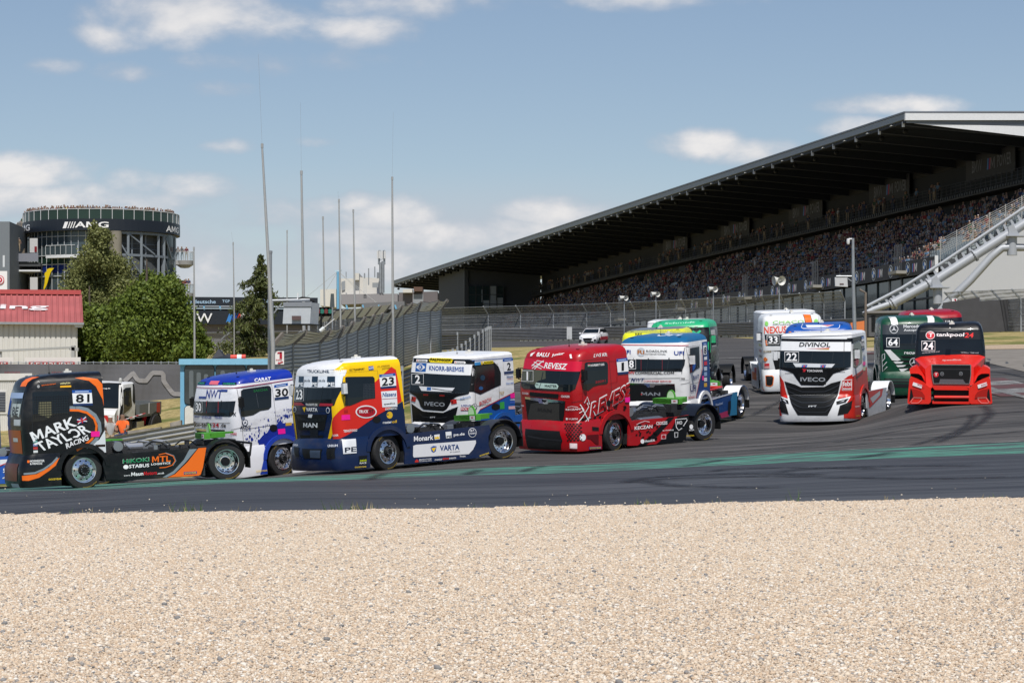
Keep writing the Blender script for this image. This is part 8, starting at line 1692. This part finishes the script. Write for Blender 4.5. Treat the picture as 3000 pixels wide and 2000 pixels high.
for k in range(10): b.beam(P(1066, 856-k*4.2, D2-.5), P(1073, 856-k*4.2, D2-.5), .05, .05, m_wm)
b.build('ladder', wb3)
t = thing('brown_block', G(1225, 390), 'brown grey block beside the left end of the grandstand', 'building'); D = 385; b = MB(); b.prism([P(1168, 857, D), P(1282, 853, D), P(1282, 920, D), P(1168, 920, D)], (0, 8, 0), mat('brown_grey_panel', (.15, .135, .14), .8, 0, .2, .4)); b.build('wall', t); b = MB(); b.prism([P(1212, 840, D-1), P(1238, 840, D-1), P(1238, 853, D-1), P(1212, 853, D-1)], (0, 5, 0), mat('rusty_box', (.12, .07, .05), .8)); b.prism([P(1180, 848, D-1), P(1208, 846, D-1), P(1208, 857, D-1), P(1180, 857, D-1)], (0, 4, 0), m_off); b.build('roof_plant', t)
b = MB(); b.prism([P(1210, 862, D-.3), P(1240, 861, D-.3), P(1240, 918, D-.3), P(1210, 918, D-.3)], (0, .1, 0), m_gpost); b.build('window', t)
t = thing('low_grey_hall', G(1080, 300), 'low grey hall roofs with pale blue brackets behind the fences', 'building'); D = 300; b = MB(); b.prism([P(925, 905, D), P(1190, 903, D), P(1190, 1000, D), P(925, 1000, D)], (0, 10, 0), m_step); b.build('wall', t); b = MB(); b.prism([P(1062, 888, D-1), P(1185, 882, D-1), P(1185, 906, D-1), P(1055, 906, D-1)], (0, 12, 0), mat('hall_roof', (.16, .16, .165), .8)); b.prism([P(925, 906, D-.5), P(1190, 903, D-.5), P(1190, 910, D-.5), P(925, 914, D-.5)], (0, 1, 0), m_bk)
for x in (1012, 1060, 1107, 1155): b.prism([P(x, 893, D-1.3), P(x+5, 893, D-1.3), P(x+8, 905, D-1.3), P(x+3, 905, D-1.3)], (0, .2, 0), m_lb)
b.build('roof', t)
t = thing('blue_mast', G(990, 330), 'light blue mast with thin stay cables left of the antenna building', 'mast'); D = 330; b = MB(); b.tube([G(990, D), P(990, 796, D)], .17, m_lb, 10); b.build('post', t, 40); b = MB(); b.prism([P(979, 792, D), P(1000, 790, D), P(996, 800, D), P(986, 800, D)], (0, .4, 0), mat('pale_blue_cap', (.45, .6, .68), .5)); b.build('cap', t)
b = MB()
for x, y in ((900, 868), (955, 850), (1050, 850), (1125, 905)): b.tube([P(990, 794, D), P(x, y, D)], .025, m_wm, 4)
b.build('stay_cable', t)
# ---------------------------------------------------------------- trees
def leafmat(name, c0, c1, tr=.25):
    m = bpy.data.materials.new(name); m.use_nodes = True; t = m.node_tree; p = t.nodes['Principled BSDF']; p.inputs['Roughness'].default_value = .55; p.inputs['Specular IOR Level'].default_value = .25
    a = t.nodes.new('ShaderNodeAttribute'); a.attribute_name = 'tone'; mx = t.nodes.new('ShaderNodeMix'); mx.data_type = 'RGBA'; t.links.new(a.outputs['Fac'], mx.inputs[0]); mx.inputs[6].default_value = c0+(1,); mx.inputs[7].default_value = c1+(1,); t.links.new(mx.outputs[2], p.inputs['Base Color'])
    tl = t.nodes.new('ShaderNodeBsdfTranslucent'); t.links.new(mx.outputs[2], tl.inputs[0]); ms = t.nodes.new('ShaderNodeMixShader'); ms.inputs[0].default_value = tr; o = t.nodes['Material Output']; t.links.new(p.outputs[0], ms.inputs[1]); t.links.new(tl.outputs[0], ms.inputs[2]); t.links.new(ms.outputs[0], o.inputs[0]); return m
m_bark = mat('bark', (.09, .07, .055), .9, 0, .3, 8, bump=.5)
def leaves(name, parent, pts, nrm_, size, m, seed, el=1.6, droop=0):
    rs = np.random.RandomState(seed); n = len(pts); V = np.zeros((n, 4, 3)); d = rs.normal(0, 1, (n, 3))+nrm_*1.0; d /= np.linalg.norm(d, axis=1)[:, None]
    r1 = rs.normal(0, 1, (n, 3)); r1[:, 2] -= droop; u = r1-d*(r1*d).sum(1)[:, None]; u /= np.linalg.norm(u, axis=1)[:, None]; w = np.cross(d, u); s = size*rs.uniform(.6, 1.35, (n, 1))
    for k, (a, c) in enumerate(((0, -.5*el), (.5, 0), (0, .5*el), (-.5, 0))): V[:, k] = pts+w*a*s+u*c*s
    V = V.reshape(-1, 3); W_ = PW[parent.name].inverted(); V = V+np.array(W_.translation[:])
    me = bpy.data.meshes.new(name); me.from_pydata(V.tolist(), [], (np.arange(n*4).reshape(-1, 4)).tolist()); at_ = me.attributes.new('tone', 'FLOAT', 'POINT'); at_.data.foreach_set('value', np.repeat(np.clip(rs.normal(.45, .25, n), 0, 1), 4)); me.materials.append(m); o = bpy.data.objects.new(name, me); COL.objects.link(o); o.parent = parent
def broad(loc, h, label, blobs, nleaf, size, m, seed, name='tree', trunk_r=.22, lean=0):
    t = thing(name, loc, label, 'tree'); rs = np.random.RandomState(seed); L0 = Vector(loc); b = MB(); b.tube([L0+Vector((0, 0, -.3)), L0+Vector((.05, 0, h*.3)), L0+Vector((lean*.5, 0, h*.6)), L0+Vector((lean, 0, h*.92))], [trunk_r, trunk_r*.8, trunk_r*.45, .04], m_bark, 8)
    P_, N_ = [], []; tot = sum(r[3]**2*r[4] for r in blobs) if 0 else sum(q[3]*q[4] for q in blobs)
    for (x, y, z, r, rz) in blobs:
        c = np.array(loc)+np.array([x, y, z]); b.tube([L0+Vector((lean*z/h, 0, min(z*.75, h*.8))), Vector(c.tolist())], [.07, .02], m_bark, 5)
        k = int(nleaf*r*rz/tot); nc = max(6, int(k/90)); cl = rs.normal(0, 1, (nc, 3)); cl /= np.linalg.norm(cl, axis=1)[:, None]; cl *= (rs.uniform(.45, 1.0, (nc, 1)))
        ci_ = rs.randint(0, nc, k); q = cl[ci_]+rs.normal(0, .21, (k, 3)); P_.append(c+q*np.array([r, r, rz])); nn = q/np.maximum(np.linalg.norm(q, axis=1)[:, None], .1); N_.append(nn)
    b.build('trunk', t, 50); leaves('crown', t, np.concatenate(P_), np.concatenate(N_), size, m, seed); return t
lf_birch = leafmat('birch_leaf', (.11, .13, .04), (.29, .30, .11)); lf_maple = leafmat('maple_leaf', (.065, .105, .018), (.20, .255, .042)); lf_spruce = leafmat('spruce_needle', (.055, .075, .028), (.17, .19, .06), .2)
def gb_(x, y, D): p = P(x, y, D); return p
def blob_at(base, x, y, D, r, rz): p = P(x, y, D); return (p.x-base.x, p.y-base.y+random.Random(int(x*7+y)).uniform(-1.2, 1.2), p.z-base.z, r, rz)
D = 186; base = G(298, D); bl_ = [blob_at(base, *q) for q in ((292,690,D,.55,1.0),(295,720,D,.9,1.1),(285,755,D,1.3,1.3),(308,770,D,1.1,1.2),(262,800,D,1.4,1.3),(330,800,D,1.3,1.3),(290,810,D,1.6,1.4),(240,850,D,1.5,1.3),(300,850,D,1.9,1.4),(350,855,D,1.6,1.3),(220,905,D,1.4,1.5),(265,910,D,1.8,1.5),(330,915,D,1.9,1.5),(375,905,D,1.3,1.4))]
broad(base, 9.5, 'tall olive green birch with hanging twigs before the round tower', bl_, 40000, .12, lf_birch, 3, 'birch_tree')
D = 180; base = G(262, D); broad(base, 5.5, 'leafy green tree below the birch beside the white shed', [blob_at(base, *q) for q in ((232,960,D,1.5,1.4),(270,985,D,1.7,1.5),(222,1020,D,1.2,1.3),(300,960,D,1.4,1.4),(262,1035,D,1.6,1.2),(310,1020,D,1.6,1.5))], 26000, .16, lf_maple, 4)
D = 170; base = G(430, D); broad(base, 7.5, 'dense dark green maple left of the black advert bands', [blob_at(base, *q) for q in ((430,850,D,1.0,1.0),(480,845,D,1.0,.9),(410,880,D,1.3,1.1),(460,885,D,1.5,1.2),(505,875,D,1.0,1.0),(395,930,D,1.5,1.3),(450,940,D,1.8,1.4),(505,930,D,1.4,1.3),(530,960,D,1.1,1.1),(400,990,D,1.6,1.4),(460,1000,D,1.9,1.4),(520,1000,D,1.4,1.3),(560,1000,D,.9,.8),(380,1040,D,1.3,1.0),(440,1045,D,1.6,1.0),(500,1045,D,1.5,1.0))], 62000, .135, lf_maple, 5, 'maple_tree', .28)
D = 163; base = G(575, D); broad(base, 3.2, 'small green shrub at the right foot of the maple', [blob_at(base, *q) for q in ((568,985,D,.55,.7),(585,1010,D,.7,.6),(560,1030,D,.8,.7),(540,1045,D,.8,.6))], 7000, .15, lf_maple, 6, 'shrub', .08)
D = 182; base = G(350, D); broad(base, 5.0, 'green tree filling the gap between birch and maple', [blob_at(base, *q) for q in ((345,960,D,1.5,1.5),(365,1010,D,1.5,1.4),(335,1040,D,1.4,1.1))], 13000, .16, lf_maple, 8)
# spruce
D = 192; base = G(742, D); t = thing('spruce_tree', base, 'sparse drooping spruce left of the leaning steel pole', 'tree'); top = P(765, 750, D); H_ = top.z-base.z; b = MB(); b.tube([base, base.lerp(top, .6)+Vector((-.15, 0, 0)), top], [.22, .12, .02], m_bark, 8); rs = np.random.RandomState(9); PP, NN = [], []
for lv in range(22):
    f = .06+.93*(lv/21)**.95; zc = f*H_; rr = (1-f)**.8*3.1*(.55+.7*rs.rand())+.10
    for k in range(5):
        a = rs.rand()*6.28; L_ = rr*(.6+.5*rs.rand()); p0 = base.lerp(top, f); e = p0+Vector((math.cos(a)*L_, math.sin(a)*L_, -.18*L_+.15*math.sin(lv))); md = p0.lerp(e, .5)+Vector((0, 0, .12*L_)); b.tube([p0, md, e], [.04, .025, .01], m_bark, 4)
        n = int(62*L_+8); s = rs.rand(n)**.8; q = np.array([(p0.lerp(md, u*2) if u < .5 else md.lerp(e, u*2-1))[:] for u in s]); q += rs.normal(0, .05+.05*L_, (n, 3))*np.array([1, 1, .4]); q[:, 2] -= rs.rand(n)**1.5*.55*(.4+.25*L_); PP.append(q); NN.append(np.tile([0, 0, .3], (n, 1)))
b.build('trunk', t, 50); leaves('crown', t, np.concatenate(PP), np.concatenate(NN), .10, lf_spruce, 10, 3.2, 1.3)
# ---------------------------------------------------------------- weeds and stray stones along the asphalt edge
rs = np.random.RandomState(5); b = MB(); gm_ = [mat('weed_green', (.06, .11, .025), .8), mat('weed_straw', (.32, .26, .12), .8)]; exx = [e[0] for e in EDGE]; eyy = [e[1] for e in EDGE]
for (x, n, h) in ((222, 12, .12), (515, 16, .28), (560, 10, .15), (575, 16, .22), (712, 8, .12), (1055, 10, .12), (975, 12, .25), (990, 8, .2), (1045, 22, .16), (1905, 24, .13), (1890, 14, .1), (1550, 16, .1), (2345, 8, .24), (2900, 14, .12), (1120, 10, .12), (1660, 10, .1), (2100, 8, .1), (2600, 8, .1), (350, 8, .1), (1400, 8, .1)):
    D = float(np.interp(x, exx, eyy))+.05; c = G(x, D)
    for k in range(max(4, n//2)):
        a = rs.rand()*6.28; l = h*(.5+rs.rand()*.7); o0 = c+Vector((rs.normal(0, .12+h*.1), rs.normal(0, .06), 0)); tip = o0+Vector((math.cos(a)*l*.4, math.sin(a)*l*.4, l)); w = Vector((.008, 0, 0)); b.face([o0-w, o0+w, tip], gm_[rs.randint(2) if h < .2 else 0])
tag(b.build('weeds', loc=G(1500, 56)), 'thin weeds growing along the seam between asphalt and gravel', 'weeds', kind='stuff')
b = MB()
for k in range(60):
    x = rs.uniform(0, 3000); D = float(np.interp(x, exx, eyy))+abs(rs.normal(0, 4)) if k % 3 else float(np.interp(x, exx, eyy))+abs(rs.normal(0, .5)); r = rs.uniform(.008, .018); c = G(x, D, .02+r*.5); b.lathe([(0, -r*.6), (r, -r*.3), (r*1.1, .2*r), (r*.5, .7*r), (0, .75*r)], c, (rs.normal(0, .3), rs.normal(0, .3), 1), mat('stray_stone', (.70, .60, .47), .8), 6)
tag(b.build('stray_stones', loc=G(1500, 60)), 'pale stones thrown onto the dark asphalt from the gravel', 'stones', kind='stuff')
